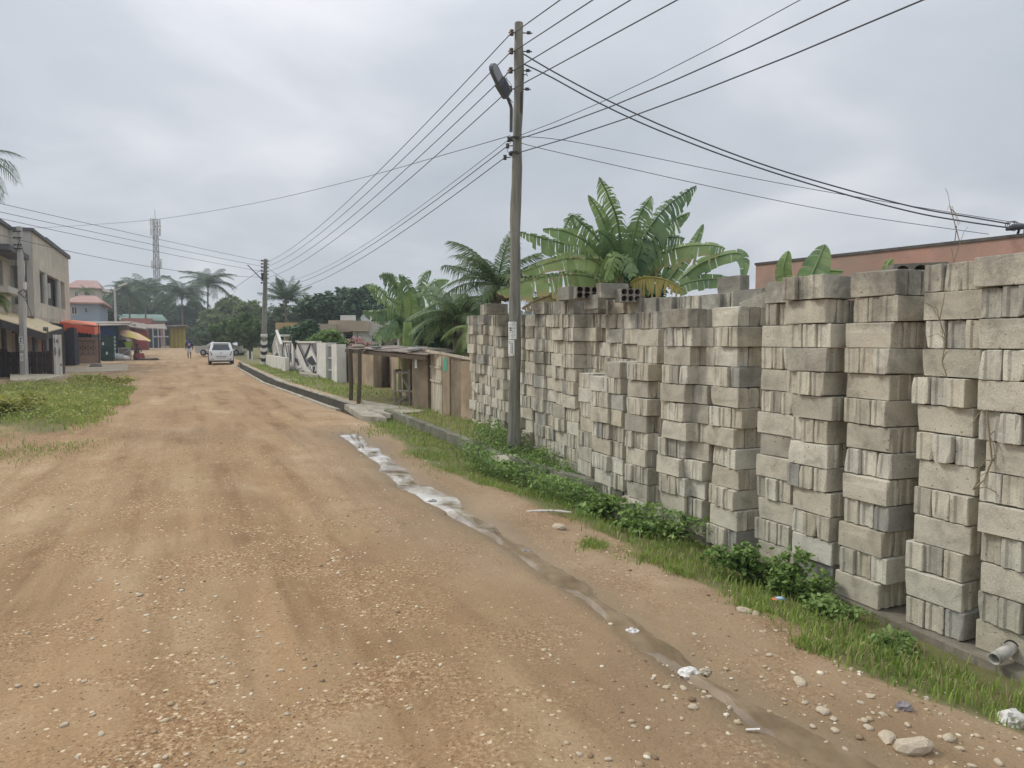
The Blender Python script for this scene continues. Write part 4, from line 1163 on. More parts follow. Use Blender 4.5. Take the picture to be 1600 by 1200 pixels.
# ---------- mural wall
gA, gB = G(441, 576), G(495, 592)
d = gB - gA; d.z = 0; Lm = d.length; d.normalize(); ya = atan2(d.y, d.x)
t = thing('painted_wall', 'low wall painted with angular black, white and grey shapes', 'wall', (gA.x, gA.y, gA.z - .05), ya)
HM = 1.62
mb = MB(); mb.box(0, Lm, 0, .18, 0, HM); mb.build('wall', m_lgrey, t)
mb = MB(); mb.box(-.1, Lm * .52, -.06, .24, HM, HM + .09); mb.build('coping', m_white, t)
mb = MB(); mb.box(Lm * .55, Lm, -.06, .24, HM - .04, HM + .05); mb.build('coping', m_white, t)
mb = MB(); mb.box(Lm * .40, Lm * .46, -.10, 0.0, 0, HM); mb.build('pilaster', m_white, t)
SH = [('w', [(.02, .95), (.12, .55), (.2, .1), (.26, .1), (.14, .75)]), ('b', [(.0, .6), (.07, 1), (.1, 1), (.02, .55)]), ('b', [(.0, .45), (.1, .5), (.16, .3), (.08, .22), (.12, .38), (.02, .38)]),
      ('b', [(.12, .98), (.15, .98), (.28, .35), (.26, .15)]), ('w', [(.16, .95), (.2, .95), (.38, .02), (.32, .02)]), ('b', [(.26, .3), (.31, .95), (.34, .95), (.29, .3)]), ('g', [(.2, .9), (.27, .9), (.29, .4), (.25, .5)]),
      ('b', [(.30, .65), (.36, .6), (.37, .3), (.31, .35)]), ('b', [(.40, .75), (.47, .98), (.52, .98), (.42, .6)]), ('w', [(.47, .7), (.53, .98), (.75, .25), (.9, .12), (.86, .05), (.70, .14)]),
      ('g', [(.55, .98), (.60, .98), (.84, .38), (.80, .3), (.72, .42)]), ('b', [(.40, .35), (.46, .5), (.53, .45), (.58, .25), (.52, .12), (.54, .28), (.48, .38)]), ('w', [(.40, .3), (.5, .1), (.62, .22), (.6, .3), (.5, .2)]),
      ('b', [(.52, .96), (.55, .98), (.82, .30), (.79, .28)]), ('b', [(.70, .52), (.86, .96), (.89, .96), (.74, .48)]), ('w', [(.76, .5), (.88, .78), (1., .45), (.92, .62)]), ('b', [(.78, .45), (.90, .6), (1., .40), (.90, .34)]),
      ('b', [(.86, .3), (.97, .32), (.93, .12), (.89, .18)]), ('w', [(.88, .3), (.92, .34), (.92, .14)]), ('g', [(.88, .94), (1., .94), (1., .6)]), ('b', [(.9, .95), (.93, .95), (1., .66), (1., .72)]), ('b', [(.45, .02), (.7, .14), (.86, .04), (.99, .2), (.99, .02)]), ('g', [(.0, .3), (.05, .1), (.2, .08), (.1, .2)])]
for i, (c, pl) in enumerate(SH):
    mb = MB(); dep = -.004 - .0015 * i
    pts = [(x * Lm, y * HM) for x, y in pl]
    mb.raw([(x, dep, z) for x, z in pts] + [(x, 0, z) for x, z in pts], [tuple(range(len(pts)))] + [(k, (k + 1) % len(pts), len(pts) + (k + 1) % len(pts), len(pts) + k) for k in range(len(pts))])
    mb.build('painted_shape', {'w': m_white, 'b': m_black, 'g': m_grey}[c], t)
g_ = G(501, 594)
t = thing('gate_pillar', 'broad whitewashed gate pillar between the painted wall and grey gate', 'pillar', (g_.x, g_.y, g_.z - .05), WALLYAW)
q0 = along((g_.x, g_.y), RD * -1, 495); q1 = along((g_.x, g_.y), RD * -1, 508.5)
mb = MB(); mb.box(q0, q1, 0, .45, 0, 1.68); mb.build('shaft', m_white, t)
q2 = along((g_.x, g_.y), RD * -1, 518.5); q3 = along((g_.x, g_.y), RD * -1, 526.5)
gt = thing('metal_gate', 'narrow grey metal gate with bars between the two white pillars', 'gate', (g_.x, g_.y, g_.z - .02), WALLYAW)
mb = MB(); mb.box(q1 + .02, q2 - .02, .16, .18, .05, 1.5); mb.build('sheet', m_grey, gt)
for k in range(6):
    x = q1 + .06 + (q2 - q1 - .12) * k / 5; mb = MB(); mb.box(x - .02, x + .02, .11, .16, .05, 1.55); mb.build('bar', m_lgrey, gt)
for z in (.5, .98, 1.5): mb = MB(); mb.box(q1 + .02, q2 - .02, .08, .11, z, z + .06); mb.build('rail', m_lgrey, gt)
t = thing('gate_pillar', 'narrow white gate pillar joining the brown rendered wall', 'pillar', (g_.x, g_.y, g_.z - .05), WALLYAW)
mb = MB(); mb.box(q2, q3, -.02, .35, 0, 1.62); mb.build('shaft', m_white, t)

# ---------- brown rendered yard wall, zig-zag
def g3(px, Y):
    p = W(px, 535, Y); return Vector((p.x, p.y, float(rise(Y))))
ZZ = [(527, 28.9), (547, 27.2), (563, 26.2), (589, 24.6), (607, 25.3), (634, 20.4), (640, 19.6)]
t0 = g3(*ZZ[0])
t = thing('yard_wall', 'brown rendered yard wall folding in and out behind the lean-to', 'wall', t0)
for i in range(len(ZZ) - 1):
    a, b_ = g3(*ZZ[i]) - t0, g3(*ZZ[i + 1]) - t0
    dd = (b_ - a); L = sqrt(dd.x ** 2 + dd.y ** 2); ang = atan2(dd.y, dd.x)
    mb = MB(); mb.box(-.004 * i, L + .02, 0, .15, -.3, 1.36 + .01 * i)
    o = mb.build('wall_panel', m_render if i in (0, 2, 4) else m_render2, t); o.location = (a.x, a.y, a.z); o.rotation_euler = (0, 0, ang)
pA = g3(643.5, 17.4); pB = g3(668, 17.1)
t = thing('wall_pier', 'big stained brown wall pier in front of the yard wall, beside the gate', 'pier', pA + Vector((0, 0, -.1)), atan2(pB.y - pA.y, pB.x - pA.x))
wd = (pB - pA).length
mb = MB(); mb.box(0, wd, 0, .16, 0, 1.62); mb.build('face', m_render2, t)
mb = MB(); mb.box(-.01, .14, .16, 2.2, 0, 1.6); mb.build('return_wall', m_render, t)
mb = MB(); mb.box(.10, .17, -.01, 0, 1.2, 1.42); mb.build('paper_scrap', m_paper, t)
# white plank gate
gA, gB = g3(672, 17.2), g3(690, 16.0)
t = thing('wooden_gate', 'rough cream painted wooden gate with drip edged planks', 'gate', gA, atan2(gB.y - gA.y, gB.x - gA.x)); L = (gB - gA).length
m_cream = mat('flaking_cream_paint', (.60, .55, .44), .15, 2.5, .85, .15, dirt=(.22, .16, .11), dirt_amt=.6, stretch=(5, 5, 1))
n = 5
for k in range(n):
    mb = MB(); x0, x1 = k * L / n, (k + 1) * L / n - .02; zb = .05 + .05 * random.random()
    mb.box(x0, x1, 0, .035, zb, .80); mb.build('plank', m_cream, t)
for z0, z1 in ((.86, 1.13), (1.19, 1.46)): mb = MB(); mb.box(0, L, -.01, .03, z0, z1); mb.build('panel', m_cream, t)
for z in (.80, 1.13, 1.46): mb = MB(); mb.box(-.03, L, -.03, .05, z, z + .055); mb.build('rail', m_cream, t)
pA, pB, pC = g3(691, 15.95), g3(702, 15.7), g3(742, 14.7)
t = thing('wall_pier', 'slim reddish brown pier with a green poster, right of the cream gate', 'pier', pA + Vector((0, 0, -.1)), atan2(pB.y - pA.y, pB.x - pA.x)); wd = (pB - pA).length
mb = MB(); mb.box(0, wd, 0, .3, 0, 1.55); mb.build('shaft', m_render, t)
mb = MB(); mb.lathe([(0, 0), (.07, 0), (.07, .004), (0, .004)], 12)
mb = MB(); mb.raw([(.06, -.006, 1.2), (.2, -.006, 1.2), (.2, -.006, 1.44), (.17, -.006, 1.5), (.13, -.006, 1.52), (.09, -.006, 1.5), (.06, -.006, 1.44)], [tuple(range(7))]); mb.build('poster', mat('green_poster', (.10, .38, .26), .1, 9, .7, 0), t)
t = thing('yard_wall', 'plain brown rendered wall running behind the farthest block pile', 'wall', pB, atan2(pC.y - pB.y, pC.x - pB.x))
mb = MB(); mb.box(0, .55, .03, .2, -.2, 1.38); mb.build('wall_panel', m_render2, t)
mb = MB(); mb.box(.55, 2.6, 0, .2, -.2, 1.34); mb.build('wall_panel', m_render, t)
mb = MB(); mb.bar((-1.2, .0, 1.55), (1.6, .0, 1.36), .05); mb.build('pole_rail', m_cream, t)

# ---------- lean-to with two posts
rA, rB = W(541, 543.5, 20.4), W(667, 553.5, 16.6)
t = thing('lean_to_roof', 'low tin lean-to roof on two dark posts in front of the brown wall', 'lean-to', (rA.x, rA.y, 0))
o0 = Vector((rA.x, rA.y, 0))
for px, pyb, Yt, w in ((547.5, 631, 19.9, .085), (562, 637, 18.9, .085)):
    g_ = G(px - (3 if px > 550 else 0), pyb); top_ = W(px, 546, Yt); mid = g_.lerp(top_, .45) + Vector((.03, 0, 0))
    mb = MB(); mb.bar(g_ - o0 - Vector((0, 0, .2)), mid - o0, w * 1.1, w); mb.bar(mid - o0, top_ - o0, w * .85, w); mb.build('post', m_oldwood, t)
perp = Vector((.55, .83, 0))
for k in range(5):
    f0, f1 = k / 5 - .012, (k + 1) / 5 + .012
    a, b_ = rA.lerp(rB, f0) - o0, rA.lerp(rB, f1) - o0
    zz_ = .02 * (k % 2) + random.uniform(0, .01)
    dep = 2.4 - 1.2 * k / 5
    mb = MB(); mb.slab([a + Vector((0, 0, zz_)), b_ + Vector((0, 0, zz_)), b_ + perp * dep + Vector((0, 0, zz_ + .07)), a + perp * dep + Vector((0, 0, zz_ + .07))], .025); mb.build('roof_sheet', m_tin, t)
mb = MB(); a, b_ = rA - o0 - Vector((0, 0, .08)), rB - o0 - Vector((0, 0, .1)); mb.bar(a, b_, .08, .09); mb.build('beam', m_oldwood, t)
mb = MB(); mb.bar(a + perp * .8, b_ + perp * .6, .07, .08); mb.build('beam', m_oldwood, t)
for i, (px, py, Y, s, l) in enumerate([(559, 541, 19.2, .16, 'pale stone weighing down the left end of the tin roof'), (647, 548, 17.4, .15, 'grey stone lying near the right end of the tin roof'), (588, 543.5, 19, .11, 'dark stone resting on the middle of the tin roof')]):
    mb = MB(); rg = random.Random(i); mb.lathe([(0, 0), (s * .8, .01), (s, s * .35), (s * .6, s * .62), (0, s * .68)], 9)
    mb.v = [(x * rg.uniform(.85, 1.15) * 1.3, y * rg.uniform(.85, 1.1), z) for x, y, z in mb.v]
    p = W(px, py, Y); p.z = (rA.z + (rB.z - rA.z) * (rA.y - p.y) / (rA.y - rB.y)) + .035; mb.build('roof_stone', [m_kerbtop, m_lgrey, m_grey][i], None, l, 'stone', loc=p)

# ---------- rough wooden stand
gS = g3(628, 18.2)
t = thing('wooden_stand', 'rough grey wooden stand of two frames leaning by the brown pier', 'stand', gS, WALLYAW + .9)
m_gw = mat('bleached_timber', (.30, .27, .22), .3, 6, .9, .15, stretch=(6, 6, 1))
H_ = .95
for x in (-.2, .2):
    for y in (0, .35):
        mb = MB(); mb.bar((x, y, -.1), (x, y, H_ - (.03 if y == 0 else 0)), .045); mb.build('leg', m_gw, t)
for y in (0, .35): mb = MB(); mb.bar((-.24, y, H_), (.24, y, H_), .05); mb.build('rail', m_gw, t)
for x in (-.2, .2): mb = MB(); mb.bar((x, -.03, H_ + .05), (x, .4, H_ + .05), .05); mb.build('rail', m_gw, t)
mb = MB(); mb.box(-.28, .3, -.05, .4, H_ * .46, H_ * .46 + .035); mb.build('shelf', m_gw, t)
mb = MB(); mb.bar((-.2, 0, .1), (.2, 0, .42), .04); mb.build('brace', m_gw, t)
mb = MB(); mb.bar((.2, 0, .5), (-.05, 0, .9), .04); mb.build('brace', m_gw, t)

# ---------- beige parapet house
def house_frame(name, label, px, py_base_z, Y, yaw):
    p = W(px, 535, Y); return thing(name, label, 'house', (p.x, p.y, py_base_z), yaw)
m_beige = mat('beige_house_paint', (.48, .40, .30), .08, 1.5, .85, .05, dirt=(.25, .22, .18), dirt_amt=.3)
m_housew = mat('white_house_paint', (.66, .65, .62), .06, 1.5, .85, .05, dirt=(.42, .41, .38), dirt_amt=.3)
def hx(px, Y): return (W(px, 535, Y).x)
def hz(py, Y): return W(800, py, Y).z
Yh = 40.0; x0 = hx(497, Yh)
t = thing('parapet_house', 'beige and white bungalow with stepped parapet behind the painted wall', 'house', (x0, Yh, .2), 0)
X = lambda px, Y=Yh: hx(px, Y) - x0
Z = lambda py, Y=Yh: hz(py, Y) - .2
def hb(name, m, px0, px1, py0, py1, d0, d1, parent=None):
    mb = MB(); mb.box(X(px0), X(px1), d0, d1, Z(py1), Z(py0)); return mb.build(name, m, parent or t)
hb('parapet', m_beige, 498, 524, 506, 519, 0, 3)
hb('parapet', m_beige, 510, 544, 500, 518.5, .5, 4)
hb('parapet', m_beige, 543, 575, 501, 517.5, .0, 4)
hb('upper_wall', mat('grey_beige_paint', (.48, .44, .39), .08, 1.5), 574.5, 615, 502, 525, .3, 6)
hb('wall', m_beige, 500, 545, 518.8, 552, 1.2, 1.4)
hb('wall', m_housew, 556, 592, 517.6, 552, .4, 5)
hb('column', m_housew, 529, 532.5, 518.8, 552, .6, .9)
hb('column', m_housew, 549, 557, 518, 552, .4, .7)
for a, b_ in ((517, 528), (533, 547), (551, 556)):
    w = hb('window', m_housew, a, b_, 521, 536, 1.1, 1.19); hb('pane', m_glass, a + 1, b_ - 1, 522, 535, 1.05, 1.1, w)
w = hb('window', m_housew, 579, 586, 524, 533, .34, .39); hb('pane', m_glass, 580, 585.5, 525, 532, .3, .34, w)
hb('porch_roof', m_housew, 586, 634, 526, 528.5, -.6, 3)
hb('wall', m_housew, 592, 634, 528.5, 552, .9, 3)
hb('column', m_housew, 596, 597.5, 528.5, 552, -.5, -.35)
hb('column', m_housew, 623, 626, 528.5, 552, -.5, -.3)
w = hb('window', m_grey, 612, 622, 535, 545, .84, .89); hb('pane', m_glass, 613, 621, 536, 544.5, .80, .84, w)
w = hb('door', m_grey, 592.5, 596, 533, 552, .84, .89)
mb = MB(); mb.lathe([(0, 0), (.2, .03), (.3, .10), (.33, .16)], 14); o = mb.build('satellite_dish', m_lgrey, t); o.location = (X(567), 1, Z(499)); o.rotation_euler = (.9, .3, 0)
mb = MB(); mb.box(-.4, .4, -.2, .2, 0, .3); o = mb.build('roof_tank', m_housew, t); o.location = (X(538), 1, Z(500))

# distant houses on the right
def simple_house(name, label, px0, px1, py_eave, py_ridge, Y, depth, wallm, roofm, base_py=545, wins=(), hip=.3, yaw=0, eave=.5):
    zb = float(rise(Y)) - .3
    if yaw:
        xl_, xr_ = hx(px0, Y), 0; full = along((xl_, Y), RR, px1); mid_ = Vector((xl_, Y, zb)) + RR * (full / 2)
        t = thing(name, label, 'house', mid_, yaw); xa, xb = -full / 2, full / 2
        hx_rel = lambda q: along((xl_, Y), RR, q) - full / 2
    else:
        xa, xb = hx(px0, Y), hx(px1, Y)
        t = thing(name, label, 'house', ((xa + xb) / 2, Y, zb), yaw); hx_rel = lambda q: hx(q, Y) - (xa + xb) / 2
    w = (xb - xa) / 2; ze = hz(py_eave, Y) - zb; zr_ = hz(py_ridge, Y) - zb
    mb = MB(); mb.box(-w, w, 0, depth, 0, ze); mb.build('wall', wallm, t)
    if py_ridge < py_eave:
        e_ = eave; hx_ = w * (1 - hip)
        V = [(-w - e_, -e_, ze), (w + e_, -e_, ze), (w + e_, depth + e_, ze), (-w - e_, depth + e_, ze), (-hx_, depth / 2, zr_), (hx_, depth / 2, zr_)]
        V2 = V[:4]; V2 = [(x, y, z - .15) for x, y, z in V2]
        mb = MB(); mb.raw(V + V2, [(0, 1, 5, 4), (1, 2, 5), (2, 3, 4, 5), (3, 0, 4), (6, 7, 1, 0), (7, 8, 2, 1), (8, 9, 3, 2), (9, 6, 0, 3), (9, 8, 7, 6)]); mb.build('roof', roofm, t)
    for (a, b_, c, d_) in wins:
        x1, x2 = hx_rel(a), hx_rel(b_); z1, z2 = hz(d_, Y) - zb, hz(c, Y) - zb
        mb = MB(); mb.box(x1, x2, -.06, .0, z1, z2); wn_ = mb.build('window', m_housew, t)
        bw = (x2 - x1) * .1
        xm = (x1 + x2) / 2
        for u0, u1 in ((x1 + bw, xm - bw / 2), (xm + bw / 2, x2 - bw)):
            mb = MB(); mb.box(u0, u1, -.09, -.06, z1 + bw, z2 - bw); mb.build('pane', m_glass, wn_)
    return t
m_slate = mat('dark_grey_roof', (.10, .10, .11), .15, 1, .8, .05)
m_redroof = mat('faded_pink_roof', (.36, .20, .17), .15, 1, .8, .05, dirt=(.42, .33, .29), dirt_amt=.4)
m_bluegrey = mat('blue_grey_house_paint', (.26, .32, .38), .08, 1, .85, .05)
m_dull = mat('dull_cream_house_paint', (.45, .41, .33), .1, 1, .85, .05)
simple_house('gable_house', 'far cream house with dark roof peeping between trees beyond striped pole', 469, 500, 474, 461, 120, 10, m_dull, m_slate, hip=.9, wins=[(474, 479, 478, 484)])
t = simple_house('flat_house', 'low cream and ochre wall block seen right of the striped pole', 431, 465, 504, 504, 62, 6, mat('ochre_paint', (.50, .36, .17), .1, 1), m_dull)
simple_house('hip_house', 'upper cream house with pink roof farthest behind the left buildings', 106, 157, 449, 432, 135, 16, m_dull, m_redroof, wins=[(119, 125, 455, 463), (139, 144, 457, 464)], hip=.35, yaw=ROADYAW)
simple_house('hip_house', 'blue grey house with pale pink roof beside the concrete building', 106, 157, 472, 457, 78, 10, m_bluegrey, m_redroof, wins=[(113.5, 122.5, 479, 491), (134, 139, 480, 488)], hip=.45, yaw=ROADYAW)
# telecom tower
p = W(247, 500, 170)
t = thing('telecom_mast', 'tall lattice telecom mast with antennas rising over the far palms', 'mast', (p.x, 170, 1))
m_mast = mat('galvanised_steel', (.24, .25, .27), .1, 3, .6, 0)
Hm = hz(342, 170) - 1
r0, r1 = .85, .5
cor = lambda f, k: Vector(((r0 + (r1 - r0) * f) * cos(pi / 4 + k * pi / 2), (r0 + (r1 - r0) * f) * sin(pi / 4 + k * pi / 2), Hm * f))
for k in range(4):
    mb = MB(); mb.bar(cor(0, k), cor(1, k), .16); mb.build('leg', m_mast, t)
ns = 18
for k in range(4):
    mb = MB()
    for i in range(ns):
        a, b_ = i / ns, (i + 1) / ns
        mb.bar(cor(a, k), cor(b_, (k + 1) % 4), .07); mb.bar(cor(a, k), cor(a, (k + 1) % 4), .07)
    mb.build('lattice', m_mast, t)
for zf in (.97, .90, .64):
    for k in range(6):
        th = k * pi / 3; mb = MB(); c = Vector((1.1 * cos(th), 1.1 * sin(th), Hm * zf)); mb.box(-.14, .14, -.1, .1, -.9, .9, at=c); mb.bar(c, (0, 0, Hm * zf), .08); mb.build('antenna', m_housew, t)
for zf in (.93, .67):
    mb = MB(); mb.lathe([(0, 0), (.5, .1), (.6, .3)], 12, at=(1.2, -.8, Hm * zf)); mb.build('dish', m_housew, t)
mb = MB(); mb.bar((0, 0, Hm), (0, 0, Hm + 2.2), .08); mb.build('lightning_rod', m_mast, t)

# ================================================================== LEFT SIDE OF THE STREET
m_bwall = mat('grimy_beige_concrete', (.64, .575, .47), .12, .9, .9, .12, dirt=(.25, .22, .18), dirt_amt=.45)
m_bwall2 = mat('plain_grey_concrete', (.50, .485, .45), .12, 1.2, .9, .1)
m_edge = mat('dark_roof_edge', (.12, .12, .13), .2, 2)
m_dark = mat('painted_room_shade', (.05, .047, .045), .3, 2)  # the shade inside rooms and doorways is put into this colour
m_pinkw = mat('pale_pink_curtain_wall', (.60, .49, .42), .12, 2, .9, .05)

def wall_holes(mb, L, z0, z1, holes, th=.25):
    """wall in local x (0..L), z, facing -y, with rectangular openings and reveals"""
    X_ = sorted({0, L} | {h[0] for h in holes} | {h[1] for h in holes}); Z_ = sorted({z0, z1} | {h[2] for h in holes} | {h[3] for h in holes})
    inh = lambda x, z: any(h[0] < x < h[1] and h[2] < z < h[3] for h in holes)
    for a, b_ in zip(X_[:-1], X_[1:]):
        for c, d_ in zip(Z_[:-1], Z_[1:]):
            if not inh((a + b_) / 2, (c + d_) / 2):
                mb.poly([(a, 0, c), (b_, 0, c), (b_, 0, d_), (a, 0, d_)]); mb.poly([(a, th, c), (a, th, d_), (b_, th, d_), (b_, th, c)])
    for h in holes:
        a, b_, c, d_ = h
        mb.poly([(a, 0, c), (a, th, c), (b_, th, c), (b_, 0, c)]); mb.poly([(a, 0, d_), (b_, 0, d_), (b_, th, d_), (a, th, d_)])
        mb.poly([(a, 0, c), (a, 0, d_), (a, th, d_), (a, th, c)]); mb.poly([(b_, 0, c), (b_, th, c), (b_, th, d_), (b_, 0, d_)])
    for x in (0, L): mb.poly([(x, 0, z0), (x, th, z0), (x, th, z1), (x, 0, z1)])
    mb.poly([(0, 0, z1), (L, 0, z1), (L, th, z1), (0, th, z1)]); mb.poly([(0, 0, z0), (0, th, z0), (L, th, z0), (L, 0, z0)])

C0 = W(55, 535, 38.0)
zb0 = float(rise(40))
t = thing('concrete_building', 'two storey beige concrete building with recessed windows at far left', 'building', (C0.x, C0.y, zb0), ROADYAW)
# local: +y along the street (away), -x away from the street; street face is the plane x=0
def zat(px, py, Y): return W(px, py, Y).z - zb0
def yl(px):  # local y on the street face for a pixel column
    return along((C0.x, C0.y), RD, px)
Lf = yl(111.5)
ztop = zat(55, 361, C0.y); zfl = zat(55, 494, C0.y)
def street_part(mb, name, m, label=None):
    o = mb.build(name, m, t, label); o.rotation_euler = (0, 0, pi / 2); return o
# wall on street face: wall-local x -> building local +y ; wall-local y -> building local -x
ya_, yb_ = yl(66), yl(104)
zo1, zo0 = zat(66, 422, C0.y + ya_ * .9), zat(66, 473, C0.y + ya_ * .9)
mb = MB(); wall_holes(mb, Lf, zfl, ztop, [(ya_, yb_, zo0, zo1)]); street_part(mb, 'upper_wall', m_bwall)
xl = -along((C0.x, C0.y), RR, 20)
# the face towards the viewer
xo0, xo1 = -along((C0.x, C0.y), RR, 21), -along((C0.x, C0.y), RR, 47)
def facew(px): return along((C0.x, C0.y), RR, px)
fx0 = facew(20.5)
mb = MB(); wall_holes(mb, -fx0, zfl, ztop, [(.03, facew(46) - fx0, zat(40, 476, C0.y), zat(40, 416, C0.y))]); o = mb.build('end_wall', m_bwall2, t); o.location = (fx0 - .0, -.004, 0)
mb = MB(); mb.box(fx0 - 6, -.9, .3, Lf - .2, 0, ztop - .3); mb.build('inner_wall', m_bwall2, t)
mb = MB(); mb.box(-6, -.02, Lf - .02, Lf + .15, zfl, ztop - .02); mb.build('rear_wall', m_bwall, t)
mb = MB(); mb.box(fx0, .12, -.12, Lf + .2, ztop, ztop + .16); mb.box(fx0, .12, Lf * .3, Lf + .2, ztop + .16, ztop + .24); mb.build('roof_edge', m_edge, t)
mb = MB(); mb.box(fx0, -.02, .26, Lf, zfl - .18, zfl - .001); mb.build('floor_edge', m_bwall, t)
for px in (76, 86, 96.5):
    y = yl(px); mb = MB(); mb.lathe([(.17, zo0 - (.0 if px == 86 else 1.1)), (.17, zo1)], 12, at=(-.12, y, 0)) if px != 86 else mb.lathe([(.17, zo0 + .5), (.17, zo1 - .4)], 12, at=(-.3, y, 0)); mb.build('column', m_bwall2, t)
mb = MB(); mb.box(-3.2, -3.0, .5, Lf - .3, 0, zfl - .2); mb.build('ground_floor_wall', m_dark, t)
mb = MB(); mb.box(-.75, -.7, ya_ - .2, yb_ + .2, zo0 - .3, zo1 + .2); mb.build('dark_room_sheet', mat('painted_dim_room', (.13, .12, .12), .2, 1), t)  # dark sheet behind the opening; the room's dimness is in its colour
for y in (1.2, 4.5, 8.2): mb = MB(); mb.box(-.5, -.2, y - .15, y + .15, 0, zfl - .18); mb.build('ground_column', m_bwall2, t)
# nearer wing
Lw = 14.
mb = MB(); h2 = [(along((C0.x + RR.x * fx0, C0.y + RR.y * fx0), RD, 9) + Lw - 3.4, Lw + along((C0.x + RR.x * fx0, C0.y + RR.y * fx0), RD, 9), zat(0, 452, C0.y - 1.5), zat(0, 409, C0.y - 1.5))]
wall_holes(mb, Lw, 0, ztop + .02, h2); o = mb.build('wing_wall', m_bwall, t); o.rotation_euler = (0, 0, pi / 2); o.location = (fx0, -Lw, 0)
mb = MB(); mb.box(fx0 - 6, fx0 - .5, -Lw, 0, 0, ztop - .2); mb.build('wing_inner', m_dark, t)  # dark filling stands for the unlit rooms of the wing
mb = MB(); mb.box(fx0 - 6, fx0 + .15, -Lw, -.0, ztop + .02, ztop + .2); mb.build('wing_roof_edge', m_edge, t)
yy = along((C0.x + RR.x * fx0, C0.y + RR.y * fx0), RD, 19)
mb = MB(); mb.box(fx0 + .02, fx0 + .9, -5, -.2, zat(10, 404, C0.y - 1), zat(10, 396, C0.y - 1)); mb.build('window_canopy', m_edge, t)
mb = MB(); mb.lathe([(.06, zat(0, 496, C0.y - 1)), (.06, zat(0, 400, C0.y - 1))], 8, at=(fx0 + .7, -.6, 0)); mb.build('white_pipe', m_white, t)
mb = MB(); mb.box(fx0 + .0, fx0 + .8, -5, -1., zat(0, 462, C0.y - 2), zat(0, 453, C0.y - 2)); mb.build('balcony_slab', m_bwall2, t)

# yellow awning
def w_(px, py, Y): return W(px, py, Y)
AW = [w_(-70, 479, 29), w_(0, 497, 31), w_(70, 519, 34), w_(97, 512, 38), w_(60, 498, 39), w_(19, 489, 37.5), w_(-70, 484, 36)]
o0 = AW[2].copy(); t = thing('tin_awning', 'cream tin awning sagging along the front of the beige concrete building', 'awning', (o0.x, o0.y, 0))
g0 = Vector((o0.x, o0.y, 0))
m_awn = mat('cream_tin', (.66, .54, .34), .08, 1.2, .7, .05)
mb = MB(); mb.slab([AW[1] - g0, AW[2] - g0, AW[5] - g0], .05); mb.build('sheet', m_awn, t)
mb = MB(); mb.slab([AW[2] - g0, AW[3] - g0, AW[4] - g0, AW[5] - g0 + Vector((0, 0, .002))], .05); mb.build('sheet', m_awn, t)
mb = MB(); mb.slab([AW[0] - g0, AW[1] - g0 + Vector((0, 0, .003)), AW[5] - g0, AW[6] - g0], .05); mb.build('sheet', m_awn, t)
for a, b_ in ((0, 1), (1, 2), (2, 3)):
    mb = MB(); dn = Vector((0, 0, .36 if b_ < 3 else .3)); mb.slab([AW[a] - g0 - Vector((0, 0, .06)), AW[b_] - g0 - Vector((0, 0, .06)), AW[b_] - g0 - Vector((0, -.05, .06)), AW[a] - g0 - Vector((0, -.05, .06))], dn.z); mb.build('fascia', mat('dark_fascia_board', (.055, .045, .045), .2, 3), t)
for px in (5, 27, 53, 71):
    a = w_(px, 508, 34.5) - g0; b_ = Vector((a.x, a.y, .2)); mb = MB(); mb.bar(b_, a + Vector((0, 0, -.1)), .16); mb.build('post', mat('grey_post', (.16, .15, .15), .2, 3), t)
# shop front behind the yard fence
t = thing('shop_front', 'pale pink shop front panels and dark doorways under the cream awning', 'shop front', W(-60, 535, 36.0) * 1, ROADYAW)
sf = Vector((W(-60, 535, 36.0).x, 36.0, 0)); t.location = sf + Vector((0, 0, .2))
def sx_(px): return along((sf.x, sf.y), RR, px)
mb = MB(); mb.box(sx_(-60), sx_(97), .6, .8, 0, 2.6); mb.build('back_wall', m_dark, t)  # doorway shade is in the colour of this wall
for a, b_, m, top_ in ((-50, -5, m_pinkw, 2.2), (-4, 2, m_pinkw, 2.1), (8, 23, m_pinkw, 2.1), (40, 50, m_pinkw, 2.15), (56, 62, m_pinkw, 2.0), (62.5, 64.5, mat('red_jamb', (.35, .08, .06), .2, 3), 2.1), (65, 70, m_pinkw, 2.0)):
    mb = MB(); mb.box(sx_(a), sx_(b_), .45, .59, 0, top_); mb.build('panel', m, t)
# banner
gb = G(84, 590); t = thing('cloth_banner', 'white cloth banner with dark printed figures beside the yard fence', 'banner', (gb.x, gb.y, gb.z), ROADYAW)
Yb = gb.y; q = along((gb.x, gb.y), RR, 97.5); hb_ = W(84, 523, Yb).z - gb.z
mb = MB(); nst = 8
for k in range(nst):
    for j in range(5):
        x0_, x1_ = q * k / nst, q * (k + 1) / nst; yy0, yy1 = .03 * sin(k * 1.9), .03 * sin((k + 1) * 1.9)
        mb.poly([(x0_, yy0, hb_ * j / 5), (x1_, yy1, hb_ * j / 5), (x1_, yy1, hb_ * (j + 1) / 5), (x0_, yy0, hb_ * (j + 1) / 5)], True)
mb.build('cloth', m_white, t)
for cx_, cz_, sx2, sz_ in ((.25, .62, .10, .11), (.68, .60, .10, .12), (.5, .85, .12, .05), (.2, .86, .06, .07), (.8, .30, .12, .03)):
    mb = MB(); mb.prism([(q * (cx_ + sx2 * cos(a)), hb_ * (cz_ + sz_ * sin(a))) for a in np.linspace(0, 2 * pi, 9)[:-1]], 0, .01); mb.v = [(x, -.045 - z, y) for x, y, z in mb.v]; mb.build('printed_figure', m_grey, t)
for x in (0, q): mb = MB(); mb.bar((x, .02, -.1), (x, .02, hb_ + .05), .05); mb.build('stake', m_oldwood, t)

